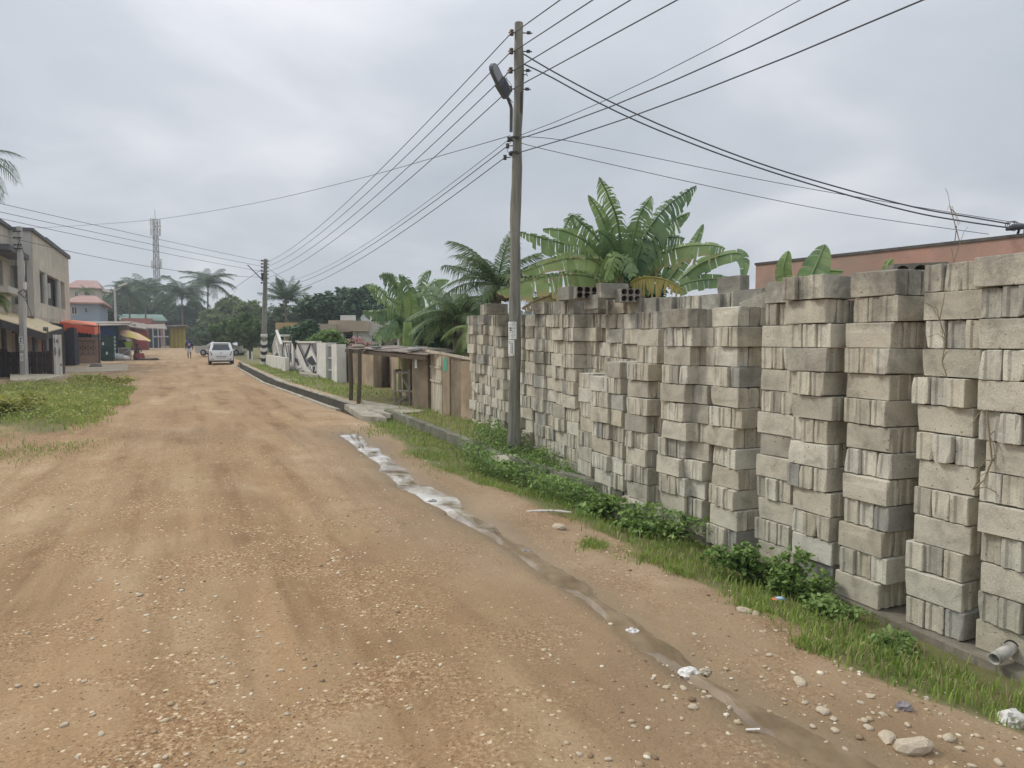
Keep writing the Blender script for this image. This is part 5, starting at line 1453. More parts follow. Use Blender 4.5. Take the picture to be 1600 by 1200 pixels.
# dark yard fence
g0 = G(-60, 588); Yf = 33.0
f0 = Vector((W(-60, 535, Yf).x, Yf, float(rise(Yf)) - .02))
t = thing('yard_fence', 'dark brown picket yard fence in front of the pink shop front', 'fence', f0, .0)
m_fence = mat('dark_brown_fence_boards', (.035, .024, .022), .35, 5, .85, .15, stretch=(5, 5, 1), c2=(.075, .055, .045))
hxF = lambda px: W(px, 535, Yf).x - f0.x
zt = lambda py: W(0, py, Yf).z - f0.z
xk = -60
rf = random.Random(9)
while xk < 74:
    wpx = rf.uniform(3.0, 3.8); gap = 1.3 if rf.random() < .62 else .15
    mb = MB(); hgt = zt(549.5 + rf.uniform(-.6, .8)) + (.13 if xk < 10 else 0)
    mb.box(hxF(xk), hxF(xk + wpx), rf.uniform(-.01, .01), .035, -.02, hgt); mb.build('picket', m_fence, t); xk += wpx + gap
for z in (zt(555), zt(569), zt(585)): mb = MB(); mb.box(hxF(-60), hxF(76), .04, .09, z - .07, z + .03); mb.build('rail', m_fence, t)
m_drum = mat('rusty_sheet_fence', (.10, .085, .07), .5, 2.5, .8, .2, c2=(.24, .21, .17), dirt=(.04, .03, .03))
for k in range(6):
    a, b_ = 75 + k * 3.5, 78.4 + k * 3.5; mb = MB(); y_ = -.1 + (.25 * (k - 4) if k > 4 else 0)
    mb.box(hxF(a), hxF(b_), y_, y_ + .05, -.05, zt(549 + rf.uniform(-.8, .8))); mb.build('sheet_panel', m_drum if k > 1 else m_fence, t)
for px in (5.5, 11.5): mb = MB(); mb.bar((hxF(px), -.1, -.45), (hxF(px), -.1, zt(549)), .07 if px < 8 else .12); mb.build('post', m_fence, t)

# concrete light pole
pb = G(36, 588); pb = Vector((W(36, 535, 32.3).x, 32.3, float(rise(32.3)) - .1))
t = thing('concrete_pole', 'tall pale concrete pole with pasted notices in front of the yard fence', 'pole', pb)
hp = W(38, 354, 32.3).z - pb.z
m_cpole = mat('pale_cast_concrete', (.50, .49, .47), .15, 1.4, .85, .1, dirt=(.34, .33, .32), stretch=(4, 4, .7))
mb = MB(); mb.raw([(-.13, -.11, 0), (.13, -.11, 0), (.13, .11, 0), (-.13, .11, 0), (-.03, -.08, hp), (.13, -.08, hp), (.13, .08, hp), (-.03, .08, hp)], [(3, 2, 1, 0), (4, 5, 6, 7), (0, 1, 5, 4), (1, 2, 6, 5), (2, 3, 7, 6), (3, 0, 4, 7)]); mb.build('shaft', m_cpole, t)
lz = lambda py: W(38, py, 32.3).z - pb.z
for i, (py0, py1, x0_, x1_) in enumerate([(526, 536, -.10, .07), (537, 547, -.06, .10), (552, 564, -.08, .06)]):
    mb = MB(); mb.box(x0_, x1_, -.125, -.115, lz(py1), lz(py0)); o = mb.build('notice', m_paper, t)
    mb = MB(); zc = (lz(py0) + lz(py1)) / 2; s_ = .1
    if i == 0: mb.box(-.06, .03, -.13, -.126, zc - .1, zc - .06); mb.box(-.02, .04, -.13, -.126, zc + .03, zc + .10); mb.box(-.06, -.02, -.13, -.126, zc + .06, zc + .1); mb.box(-.03, .0, -.13, -.126, zc - .06, zc + .03)
    else: mb.box(-.04, .04, -.13, -.126, zc + .04, zc + .07); mb.box(-.04, .03, -.13, -.126, zc - .02, zc + .0); mb.box(-.04, .04, -.13, -.126, zc - .08, zc - .06)
    mb.build('notice_print', m_ink, o)
mb = MB(); mb.box(.13, .24, -.06, .06, lz(452), lz(441)); mb.build('meter_box', m_white, t)
mb = MB(); mb.tube([(.15, -.05, lz(452)), (.28, -.05, lz(458)), (.22, -.05, lz(466)), (.05, -.1, lz(460)), (-.08, -.1, lz(458)), (.1, -.1, lz(454))], .025, 6); mb.build('cable_coil', m_wire, t)
mb = MB(); mb.tube([(.2, -.04, lz(466)), (.35, -.04, lz(480)), (.42, .1, lz(497))], .014, 5); mb.tube([(.1, -.1, lz(375)), (-.12, -.1, lz(400)), (-.1, -.1, lz(440))], .014, 5); mb.tube([(.15, -.1, lz(380)), (.3, 0, lz(410)), (.2, 0, lz(440))], .014, 5); mb.build('hanging_cable', m_wire, t)
for py in (362, 372, 383, 389):
    mb = MB(); mb.bar((-.12, -.13, lz(py)), (.2, -.13, lz(py)), .05); mb.lathe([(0, -.05), (.04, -.04), (.04, .04), (0, .05)], 8, at=(-.12, -.13, lz(py))); mb.build('insulator', m_iron, t)

# ---------- stalls and kiosks further on
def at_frame(name, label, cat, px, Y, yaw=ROADYAW, zoff=0.):
    p = W(px, 535, Y); t = thing(name, label, cat, (p.x, Y, float(rise(Y)) + zoff), yaw)
    u = RR if abs(yaw - ROADYAW) < 1e-6 else Vector((cos(yaw), sin(yaw), 0))
    return t, (lambda q: along((p.x, Y), u, q)), (lambda py: W(px, py, Y).z - t.location.z)
m_slateb = mat('dark_slate_boards', (.055, .055, .062), .2, 3, .8, .05)
t, fx, fz = at_frame('grey_kiosk', 'dark grey board kiosk under the left end of the red awning', 'kiosk', 97, 46.5)
mb = MB(); mb.box(fx(97), fx(110), 0, 2.5, 0, fz(513)); mb.build('wall', m_slateb, t)
mb = MB(); mb.box(fx(110.5), fx(118), -.5, 1.6, 0, fz(512)); mb.build('door', mat('dark_violet_door', (.035, .034, .042), .1, 3), t)
t = thing('red_awning', 'orange red shop awning with a scalloped valance', 'awning', (W(92, 503, 46).x, 46, 0)); g0 = Vector((t.location.x, 46, 0))
m_red = mat('faded_red_canvas', (.50, .085, .045), .08, 1.2, .8, .05); m_orange = mat('orange_canvas', (.70, .20, .10), .08, 1.2, .8, .05)
P1, P2, P3, P4 = w_(88, 497, 50) - g0, w_(147, 504, 53) - g0, w_(156, 509, 51) - g0, w_(92, 502, 46) - g0
mb = MB(); mb.slab([P4, P3, P2, P1], .04); mb.build('sheet', m_orange, t)
def valance(a, b_, drop, m, n=9):
    mb = MB()
    for k in range(n):
        p, q_ = a.lerp(b_, k / n), a.lerp(b_, (k + 1) / n); md = (p + q_) / 2
        mb.slab([p - Vector((0, 0, .04)), q_ - Vector((0, 0, .04)), q_ + Vector((-.02, .03, -.04)), p + Vector((-.02, .03, -.04))], drop); mb.poly([p - Vector((0, 0, drop)), md - Vector((0, 0, drop + .12)), q_ - Vector((0, 0, drop))])
    mb.build('valance', m, t)
valance(P4, w_(147, 510, 49.2) - g0, .50, m_red)
valance(w_(147, 510, 49.2) - g0 + Vector((.01, 0, 0)), P3 + Vector((.01, 0, 0)), .52, m_orange, 2)
for px, Yt in ((100, 47.2), (154, 50.5)): a = w_(px, 512, Yt) - g0; mb = MB(); mb.bar(Vector((a.x, a.y, .2)), a + Vector((0, 0, .2)), .07); mb.build('post', m_oldwood, t)

t, fx, fz = at_frame('breeze_block_wall', 'pink framed screen wall of patterned breeze blocks left of the green locker', 'wall', 117, 50)
m_pinkb = mat('dusty_pink_plaster', (.42, .29, .24), .1, 2, .9, .1, dirt=(.33, .25, .19)); W1, W2 = fx(117), fx(156)
mb = MB(); mb.box(W1, W2, 0, .15, fz(531.5), fz(527)); mb.box(fx(149), W2, 0, .15, fz(568), fz(531.6)); mb.box(W1, fx(149), .0, .15, fz(568), fz(555.5)); mb.build('wall', m_pinkb, t)
m_breeze = mat('breeze_block_cement', (.38, .26, .20), .15, 3)
nc, nr_ = 4, 2; bw = (fx(149) - W1) / nc; bh = (fz(531.6) - fz(555.5)) / nr_
for i in range(nc):
    for j in range(nr_):
        cx_, cz_ = W1 + (i + .5) * bw, fz(555.5) + (j + .5) * bh; mb = MB()
        hx6 = [(cx_ + bw * .47 * a, cz_ + bh * .45 * c) for a, c in ((-1, 0), (-.55, 1), (.55, 1), (1, 0), (.55, -1), (-.55, -1))]
        for k in range(6):
            a, b_ = hx6[k], hx6[(k + 1) % 6]; mb.bar((a[0], .08, a[1]), (b_[0], .08, b_[1]), .05, .08)
        hx6 = [(cx_ + bw * .24 * a, cz_ + bh * .2 * c) for a, c in ((-1, 0), (-.55, 1), (.55, 1), (1, 0), (.55, -1), (-.55, -1))]
        for k in range(6):
            a, b_ = hx6[k], hx6[(k + 1) % 6]; mb.bar((a[0], .08, a[1]), (b_[0], .08, b_[1]), .04, .07)
        mb.bar((cx_ - bw * .5, .08, cz_), (cx_ + bw * .5, .08, cz_), .04, .06); mb.build('breeze_block', m_breeze, t)
mb = MB(); mb.box(W1, fx(150), .9, 1.0, 0, fz(515)); mb.build('painted_shade_sheet', m_dark, t)  # dark sheet behind the screen, with the shade in its colour
mb = MB(); mb.box(fx(142), fx(156), .5, .6, fz(531), fz(518)); mb.build('blue_board', mat('pale_blue_board', (.17, .24, .33), .1, 3), t)

t, fx, fz = at_frame('metal_locker', 'dark green metal locker with small white stickers', 'locker', 156, 54)
m_dgreen = mat('dark_green_metal', (.018, .05, .04), .12, 2, .5, .03); 
mb = MB(); mb.box(fx(157), fx(177), 0, 1.0, .04, fz(524)); mb.build('body', m_dgreen, t)
for a, b_ in ((157.6, 166.7), (167.2, 176.5)): mb = MB(); mb.box(fx(a), fx(b_), -.03, 0, .1, fz(525)); mb.build('door', m_dgreen, t)
for px, py in ((161, 537), (166.5, 552)): mb = MB(); mb.box(fx(px - 1.4), fx(px + 1.4), -.04, -.031, fz(py + 2.2), fz(py - 2.2)); mb.build('sticker', m_white, t)
t, fx, fz = at_frame('blue_kiosk', 'blue board kiosk rising behind the green locker', 'kiosk', 156, 56)
m_blue = mat('worn_blue_paint', (.035, .075, .19), .15, 1.5, .8, .05); mb = MB(); mb.box(fx(156), fx(181), 0, 3.2, 0, fz(508)); mb.build('wall', m_blue, t)
mb = MB(); mb.box(fx(181) + .01, fx(186), .1, 3., 0, fz(509)); mb.build('open_side', m_dgreen, t)
for k in range(6): mb = MB(); z = fz(527 + k * 6); mb.box(fx(177.5), fx(180.5), -.06, -.01, z - .11, z + .09); mb.build('white_label', m_white, t)
mb = MB(); mb.slab([(fx(150), -.7, fz(509)), (fx(197), -.7, fz(507)), (fx(199), 4, fz(504)), (fx(152), 4, fz(504))], .06); mb.build('roof', m_tin, t)
t, fx, fz = at_frame('tin_roof_shed', 'long low shed with rusty grey tin roof behind the blue kiosk', 'shed', 112, 62)
mb = MB(); mb.slab([(fx(112), 0, fz(506)), (fx(203), 0, fz(503.5)), (fx(203), 5, fz(499)), (fx(112), 5, fz(499.5))], .12); mb.build('roof', m_tin, t); mb = MB(); mb.box(fx(112), fx(198), .4, 4.4, 0, fz(507)); mb.build('wall', mat('brown_shed_boards', (.13, .10, .085), .2, 2), t)

# stall: table, pots, basin, umbrella, seller
t, fx, fz = at_frame('market_table', 'grey metal frame market table heaped with dark pots beside the green locker', 'table', 183, 56.5)
for a in (185, 203):
    for y in (0, .8): mb = MB(); mb.bar((fx(a), y, 0), (fx(a), y, .95), .05); mb.build('leg', m_lgrey, t)
mb = MB(); mb.box(fx(184), fx(204), -.1, .9, .95, 1.0); mb.build('table_top', m_lgrey, t)
mb = MB(); mb.bar((fx(185), 0, .3), (fx(203), 0, .3), .04); mb.bar((fx(185), 0, .3), (fx(203), 0, .9), .03); mb.build('brace', m_lgrey, t)
p = t.location; 
def on(px, dy, z): return p + RR * fx(px) + RD * dy + Vector((0, 0, z))
for i, (px, r_, z, l) in enumerate([(188, .35, 1.0, 'big black cooking pot on the left of the market table'), (193.5, .32, 1.0, 'black cooking pot in the middle of the market table'), (190.5, .28, 1.36, 'upside down black pot stacked on the other pots')]):
    mb = MB(); mb.lathe([(0, 0), (r_ * .8, .01), (r_, r_ * .5), (r_ * .95, r_ * 1.0), (r_ * 1.05, r_ * 1.05), (r_ * .6, r_ * 1.1), (0, r_ * 1.2)], 16); mb.build('cooking_pot', m_black, None, l, 'pot', loc=on(px, .4, z))
mb = MB(); mb.lathe([(0, 0), (.26, 0), (.34, .42), (.36, .44), (.3, .4), (.24, .04)], 16); mb.build('basin', mat('lime_green_plastic', (.32, .52, .06), .05, 3, .4, 0), None, 'bright lime green plastic basin on the right of the market table', 'basin', loc=on(200, .3, 1.0))
for i, (px, dy, z, s, m, l) in enumerate([(199, .9, 1.45, .32, m_white, 'white cloth bundle behind the lime green basin'), (188, -.25, .0, .42, m_lgrey, 'grey sack on the ground under the market table'), (194.5, -.25, .0, .35, m_white, 'white bowl shaped load under the middle of the market table'), (183.5, -.3, .0, .5, m_lgrey, 'pale board propped at the left leg of the market table')]):
    mb = MB(); mb.lathe([(0, 0), (s * .7, .02), (s, s * .5), (s * .7, s), (0, s * 1.15)], 12); mb.build('bundle', m, None, l, 'bundle', loc=on(px, dy, z))
pu = W(211, 535, 58.5); t = thing('market_umbrella', 'faded yellow and pink market umbrella tilted over the seller', 'umbrella', (pu.x, 58.5, float(rise(58.5))))
ztop_ = W(200, 516.5, 58.5).z - t.location.z; cx0 = W(203, 535, 58.5).x - pu.x
mb = MB(); mb.bar((0, 0, 0), (cx0 * .8, 0, ztop_), .05); mb.build('pole', m_lgrey, t)
rim = []
for k in range(16):
    a = 2 * pi * k / 16; x = cx0 * .4 + 1.38 * cos(a) ; z = ztop_ - .42 - .28 * (x - cx0) + (.03 if k % 2 else -.03); rim.append(Vector((x, 1.2 * sin(a), z)))
apex = Vector((cx0, 0, ztop_))
m_y, m_p = mat('faded_yellow_cloth', (.62, .50, .15), .1, 3, .8, 0), mat('faded_pink_cloth', (.66, .42, .30), .1, 3, .8, 0)
for k in range(0, 16, 2):
    mid = apex.lerp(rim[(k + 1) % 16], .55) + Vector((0, 0, .1)); a_ = apex.lerp(rim[k], .55) + Vector((0, 0, .08)); c_2 = apex.lerp(rim[(k + 2) % 16], .55) + Vector((0, 0, .08))
    mb = MB(); mb.raw([apex, a_, mid, c_2, rim[k], rim[k + 1], rim[(k + 2) % 16]], [(0, 1, 2), (0, 2, 3), (1, 4, 5, 2), (2, 5, 6, 3)], True); mb.build('canopy_panel', m_y if k % 4 == 0 else m_p, t)
ps = W(213, 535, 57.5); t = thing('person', 'seated market seller in dark clothes under the yellow umbrella', 'person', (ps.x, 57.5, float(rise(57.5))), ROADYAW + .6)
J = [(0, 0, .48), (0, -.05, .70), (0, -.10, .95), (0, -.12, 1.04), (0, -.13, 1.18), (-.18, -.1, .95), (-.24, -.28, .72), (-.12, -.45, .62), (.18, -.1, .95), (.24, -.28, .72), (.12, -.45, .62), (-.1, -.05, .46), (-.16, -.45, .50), (-.14, -.5, .10), (-.14, -.62, .04), (.1, -.05, .46), (.16, -.45, .50), (.14, -.5, .10), (.14, -.62, .04)]
E = [(0, 1), (1, 2), (2, 3), (3, 4), (2, 5), (5, 6), (6, 7), (2, 8), (8, 9), (9, 10), (0, 11), (11, 12), (12, 13), (13, 14), (0, 15), (15, 16), (16, 17), (17, 18)]
R_ = [.15, .13, .14, .05, .10, .06, .045, .035, .06, .045, .035, .09, .07, .04, .035, .09, .07, .04, .035]
skin_body('body', J, E, R_, m_skin, t)
mb = MB(); mb.lathe([(.20, .42), (.20, .6), (.17, .8), (.20, .95), (.12, 1.03), (.06, 1.06)], 14, at=(0, -.06, 0)); mb.build('blouse', mat('dark_maroon_cloth', (.075, .03, .04), .2, 9), t)
mb = MB(); mb.raw([(-.26, 0, .5), (.26, 0, .5), (.28, -.5, .56), (-.28, -.5, .56), (-.34, -.62, .12), (.34, -.62, .12), (-.3, .05, .1), (.3, .05, .1)], [(0, 1, 2, 3), (3, 2, 5, 4), (0, 3, 4, 6), (1, 7, 5, 2), (0, 6, 7, 1)], True); mb.build('skirt', mat('red_print_cloth', (.22, .05, .05), .4, 20), t)
mb = MB(); mb.lathe([(.1, 1.18), (.12, 1.25), (.09, 1.32), (0, 1.34)], 12, at=(0, -.12, 0)); mb.build('head_wrap', m_black, t)
mb = MB(); mb.lathe([(0, .0), (.22, .0), (.2, .34), (0, .36)], 12); mb.build('stool', m_oldwood, None, 'low wooden stool under the seated market seller', 'stool', loc=(ps.x, 57.5, float(rise(57.5))))
mb = MB(); mb.bar((0, 0, .05), (1.2, .5, .1), .12); mb.bar((.3, -.2, .05), (1.5, .1, .05), .1); mb.build('firewood_log', m_oldwood, None, 'dark firewood logs lying right of the seated seller', 'firewood', loc=(W(218, 535, 57).x, 57, float(rise(57))))

# farther kiosks
t, fx, fz = at_frame('red_kiosk', 'dark red board kiosk behind the market umbrella', 'kiosk', 197, 85); m_dred = mat('dark_red_boards', (.26, .055, .04), .15, 1, .85, .05)
mb = MB(); mb.box(fx(192), fx(213), 0, 5, 0, fz(507)); mb.build('wall', m_dred, t); mb = MB(); mb.box(fx(213) + .02, fx(231), -1, 4, 0, fz(513)); mb.build('wall', m_dred, t, 'brownish lower red wall')
for k in range(4): mb = MB(); a = 194 + k * 9; mb.slab([(fx(a), -1.6, fz(508 + k * 1.5)), (fx(a + 9.5), -1.6, fz(510 + k * 1.6)), (fx(a + 8), 4, fz(501 + k * 1.4)), (fx(a - 1), 4, fz(500 + k))], .12); mb.build('roof_sheet', m_tin, t)
t, fx, fz = at_frame('teal_kiosk', 'dark blue green kiosk with a metal frame counter, beyond the red kiosk', 'kiosk', 229, 100)
m_teal = mat('dark_teal_boards', (.05, .09, .11), .15, 1, .85, .05); mb = MB(); mb.box(fx(229), fx(250), 0, 4, 0, fz(511)); mb.build('wall', m_teal, t)
mb = MB(); mb.slab([(fx(226), -1.5, fz(512)), (fx(262), -1.5, fz(514)), (fx(258), 4, fz(505)), (fx(224), 4, fz(506))], .15); mb.build('roof', m_tin, t)
for px in (240, 248, 257): mb = MB(); mb.bar((fx(px), -1.6, 0), (fx(px), -1.6, fz(513)), .14); mb.build('post', m_lgrey, t)
mb = MB(); mb.box(fx(240), fx(264), -2.2, -1.4, fz(527), fz(525)); mb.build('counter', m_lgrey, t)
t, fx, fz = at_frame('yellow_kiosk', 'bright yellow corrugated kiosk at the far end of the stalls', 'kiosk', 263, 104)
m_yel = mat('bright_yellow_paint', (.62, .50, .07), .08, 1, .8, .03); m_yel2 = mat('deep_yellow_paint', (.50, .37, .05), .08, 1, .8, .03)
for k in range(12):
    a = 265 + k * 2.1; mb = MB(); mb.box(fx(a), fx(a + 2.1), -.08 * (k % 2), .5, 0, fz(511)); mb.build('plank', m_yel if k % 3 else m_yel2, t)
mb = MB(); mb.box(fx(265), fx(290.2), .5, 4, 0, fz(511)); mb.build('wall', m_yel2, t)
mb = MB(); mb.slab([(fx(258), -1.6, fz(508.5)), (fx(292), -1.6, fz(507.5)), (fx(298), 4, fz(510)), (fx(262), 4, fz(510))], .2); mb.build('roof', m_tin, t)
t = simple_house('green_roof_hall', 'long hall with pale green roof behind the market kiosks', 170, 258, 500, 488, 122, 14, m_redroof, mat('pale_green_roof', (.20, .29, .24), .08, .6, .7, .02), hip=.12, yaw=ROADYAW)
t = simple_house('brick_red_house', 'low brick red wall building between the blue kiosk and green roof hall', 190, 238, 497, 497, 108, 5, mat('brick_red_paint', (.34, .14, .11), .12, .6), m_tin, yaw=ROADYAW)
t, fx, fz = at_frame('street_light', 'far street light with two lamp heads above the market roofs', 'street light', 182, 72, 0)
mb = MB(); mb.tube([(0, 0, 0), (0, 0, fz(450))], [.13, .09], 10); mb.build('pole', m_lgrey, t)
for sg, px, py in ((-1, 171, 455), (1, 195, 445)):
    mb = MB(); mb.tube([(0, 0, fz(454)), (fx(px) * .5, 0, fz(451)), (fx(px), 0, fz(py))], .04, 6); mb.build('arm', m_lgrey, t)
    mb = MB(); mb.box(-.45, .35, -.16, .16, -.06, .08, rot=Matrix.Rotation(-.25 * sg - .1, 3, 'Y'), at=(fx(px), 0, fz(py))); mb.build('lamp_head', m_housew, t)

# ================================================================== PLANTS
LM = {
 'far': leaf_mat('far_foliage', (.055, .095, .05), (.14, .20, .09), trans=.25, big=.15),
 'far_light': leaf_mat('far_light_foliage', (.11, .155, .06), (.25, .31, .13), trans=.25, big=.2),
 'dark': leaf_mat('dark_mango_foliage', (.035, .08, .048), (.11, .19, .09), trans=.2, big=.5),
 'mid': leaf_mat('mid_green_foliage', (.07, .13, .045), (.20, .29, .10), trans=.3, big=.6),
 'light': leaf_mat('light_green_foliage', (.12, .20, .05), (.30, .42, .14), trans=.35, big=.8),
 'palm': leaf_mat('coconut_leaflets', (.065, .115, .045), (.19, .27, .12), c_old=(.22, .20, .10), old_amt=.06, trans=.25, big=.5),
 'palm_far': leaf_mat('far_coconut_leaflets', (.035, .07, .035), (.11, .165, .08), trans=.2, big=.3),
 'palm_light': leaf_mat('pale_coconut_leaflets', (.14, .21, .07), (.30, .38, .15), trans=.35, big=.5),  # paler green leaflets for the two low palms
 'weed': leaf_mat('broad_weed_leaves', (.075, .15, .04), (.28, .40, .11), trans=.3, big=3),
 'weed_y': leaf_mat('yellowing_weed_leaves', (.20, .23, .04), (.50, .48, .12), c_old=(.26, .28, .09), old_amt=.3, trans=.35, big=2),
 'grass': leaf_mat('verge_grass', (.12, .20, .035), (.32, .42, .09), c_old=(.40, .35, .17), old_amt=.18, trans=.35, big=1.4),
 'lawn': leaf_mat('lawn_grass', (.17, .25, .05), (.36, .44, .11), c_old=(.36, .34, .16), old_amt=.1, trans=.35, big=.8),
 'flower': leaf_mat('pink_bracts', (.50, .26, .28), (.66, .42, .42), trans=.3, big=2),
}
m_bark = mat('grey_brown_bark', (.13, .105, .08), .35, 5, .95, .3, stretch=(3, 3, .6))
m_palmbark = mat('ringed_palm_bark', (.18, .15, .12), .3, 7, .95, .3, stretch=(1, 1, 4))

def leaf_cloud(n, pts, sizes, rng, aspect=.5, up=.3):
    """n little two-sided rhombic leaves at pts (n,3)"""
    a = rng.normal(size=(n, 3)); a[:, 2] *= .6; a /= np.linalg.norm(a, axis=1)[:, None]
    nrm = rng.normal(size=(n, 3)); nrm[:, 2] = np.abs(nrm[:, 2]) + up; b_ = np.cross(a, nrm); b_ /= np.linalg.norm(b_, axis=1)[:, None] + 1e-9
    s = sizes[:, None]
    V = np.stack([pts - a * s, pts - b_ * s * aspect, pts + a * s, pts + b_ * s * aspect], 1).reshape(-1, 3)
    F = np.arange(n * 4).reshape(n, 4)
    return V, F

def crown_points(lobes, n, rng, shell=.55):
    """points in ellipsoid lobes (cx,cy,cz,rx,ry,rz), gathered towards their skins, in clumps"""
    w = np.array([l[3] * l[4] * l[5] for l in lobes]) ** .67; w /= w.sum()
    idx = rng.choice(len(lobes), n, p=w); L = np.array(lobes)[idx]
    d = rng.normal(size=(n, 3)); d /= np.linalg.norm(d, axis=1)[:, None]
    # clumps: snap direction to a set of clump directions
    nc = 60; cd = rng.normal(size=(len(lobes), nc, 3)); cd /= np.linalg.norm(cd, axis=2)[:, :, None]
    ci = rng.integers(0, nc, n); c = cd[idx, ci]
    rad = (shell + (1.04 - shell) * rng.random((len(lobes), nc)) ** .7)[idx, ci]
    r_ = rad[:, None]
    P_ = c * r_ + d * (.20 * rng.random(n) ** .5)[:, None]
    return L[:, :3] + P_ * L[:, 3:]

def tree(name, label, cat, px, py_top, py_bot, rx_px, Y, m, nleaf, leaf, trunk_px=None, base_py=None, seed=0, nl=7, group=None, depthf=.8, low=True, trunk_r=.15):
    """broad leaved tree: crown spans rx_px either side of px and py_top..py_bot at depth Y"""
    rng = np.random.default_rng(seed)
    c = W(px, (py_top + py_bot) / 2, Y); zt_, zb_ = W(px, py_top, Y).z, W(px, py_bot, Y).z
    R = rx_px / FPX * Y; H = (zt_ - zb_) / 2
    gz = float(gheight(c.x, Y, False)) - .05
    tx = W(trunk_px, 540, Y).x if trunk_px else c.x
    t = thing(name, label, cat, (tx, Y, gz), 0, group)
    lobes = []
    for i in range(nl):
        a = rng.random() * 2 * pi; f = rng.random() ** .5 * .62
        lx, lz = f * cos(a), f * sin(a)
        s = .34 + .24 * rng.random()
        lobes.append((c.x - tx + R * lx, R * depthf * (rng.random() - .5) * 1.1, c.z - gz + H * lz, R * s, R * s * depthf, max(H * s, R * s * .45)))
    lobes.append((c.x - tx, 0, c.z - gz, R * .6, R * .6 * depthf, H * .62))
    lobes.append((c.x - tx + R * .1, 0, c.z - gz + H * .58, R * .45, R * .4 * depthf, H * .42)); lobes.append((c.x - tx - R * .55, 0, c.z - gz + H * .1, R * .42, R * .4 * depthf, H * .5)); lobes.append((c.x - tx + R * .55, 0, c.z - gz, R * .42, R * .4 * depthf, H * .52))
    P_ = crown_points(lobes, nleaf, rng)
    V, F_ = leaf_cloud(nleaf, P_, leaf * (.6 + .8 * rng.random(nleaf)), rng)
    link_mesh('crown', np_mesh('crown', V, F_, m), t)
    mb = MB(); zc = c.z - gz - H * .3
    mb.tube([(0, 0, -.1), (.02 * R, 0, zc * .5), ((c.x - tx) * .3, 0, max(zc, .5))], [trunk_r * 1.3, trunk_r, trunk_r * .7], 9)
    for l in lobes[:5]:
        s0 = Vector(((c.x - tx) * .2, 0, zc * .75)); e_ = Vector(l[:3]); mb.tube([s0, s0.lerp(e_, .5) + Vector((0, 0, .1 * H)), e_], [trunk_r * .5, trunk_r * .3, trunk_r * .1], 6)
    mb.build('trunk', m_bark, t)
    return t

# ---------- coconut fronds
def frond_mesh(name, L, nl, droop, leaflet, rng, m, k_up=.5, wid=.045, hang=.5, m2=None):
    """a frond growing along +x from the origin, arching and drooping; leaflets as folded strips"""
    ts = np.linspace(0, 1, 12)
    def rp(t): return Vector((L * (t - .12 * droop * t * t), 0, L * (k_up * t - droop * t * t)))
    mb = MB(); mb.tube([rp(t) for t in ts], [L * .012 * (1 - .85 * t) + .004 for t in ts], 5, smooth=True)
    for s in (-1, 1):
        for i in range(nl):
            t = .10 + .90 * (i + rng.random() * .5) / nl
            p = rp(t); q = rp(min(1, t + .02)); d = (q - p); d = d.normalized() if d.length > 0 else Vector((1, 0, 0))
            ll = leaflet * (sin(pi * (t * .82 + .12)) ** .6) * rng.uniform(.8, 1.1)
            side = Vector((0, s, 0)); ang = .5 + .5 * t
            dirv = (d * (.35 + .7 * t) + side * (1.05 - .35 * t) + Vector((0, 0, .18))).normalized()
            w = wid * rng.uniform(.8, 1.2)
            a = p; b_ = p + dirv * ll * .5; b_.z -= ll * hang * .14; c = p + dirv * ll * (.95 - .2 * hang); c.z -= ll * hang * rng.uniform(.5, .9)
            n_ = d * w
            mb.poly([a - n_ * .4, a + n_ * .4, b_ + n_ * .5, b_ - n_ * .5]); mb.poly([b_ - n_ * .5, b_ + n_ * .5, c])
            # a shared leaflet stays one island only if vertices are shared: weld the pair
            v = mb.v; f1, f2 = mb.f[-2], mb.f[-1]; mb.f[-1] = (f1[3], f1[2], f2[2])
    return mb.mesh(name, m)

def coconut(name, label, px, py, Y, Lpx, seed, m='palm', nf=16, nl=26, trunk=True, droop=(.55, .95), group=None, lean=0., leafw=None, base_px=None):
    rng = random.Random(seed); c = W(px, py, Y); L = Lpx / FPX * Y
    bx = W(base_px if base_px is not None else px + lean, 540, Y).x
    gz = float(gheight(bx, Y, False)) - .1
    t = thing(name, label, 'palm tree', (bx, Y, gz), 0, group)
    top_ = Vector((c.x - bx, 0, c.z - gz))
    if trunk:
        mb = MB(); pts = [Vector((top_.x * (f ** 1.6), 0, top_.z * f)) for f in np.linspace(0, 1, 10)]
        mb.tube(pts, [.17 - .06 * i / 9 for i in range(10)], 9); mb.build('trunk', m_palmbark, t)
    mats_ = LM[m] if isinstance(m, str) else m
    ms = [frond_mesh('frond', L, nl, rng.uniform(*droop), L * .34, rng, mats_, rng.uniform(.35, .75), leafw or max(.045, L * .022), rng.uniform(.5, 1.)) for _ in range(4)]
    for i in range(nf):
        a = 2 * pi * i / nf * 2.618 + rng.uniform(-.3, .3); el = (i / nf) * 1.35 - .35
        o = link_mesh('frond', ms[i % 4], t, top_, (rng.uniform(-.3, .3), -el * .9 + .1, a), rng.uniform(.8, 1.08))
    for k in range(5):
        a = k * 1.3; mb = MB(); mb.lathe([(0, -.16), (.11, -.1), (.13, 0), (.09, .1), (0, .14)], 8, at=(top_.x + .22 * cos(a), .22 * sin(a), top_.z - .25)); mb.build('coconut', LM['mid'] if k % 2 else m_palmbark, t)
    return t

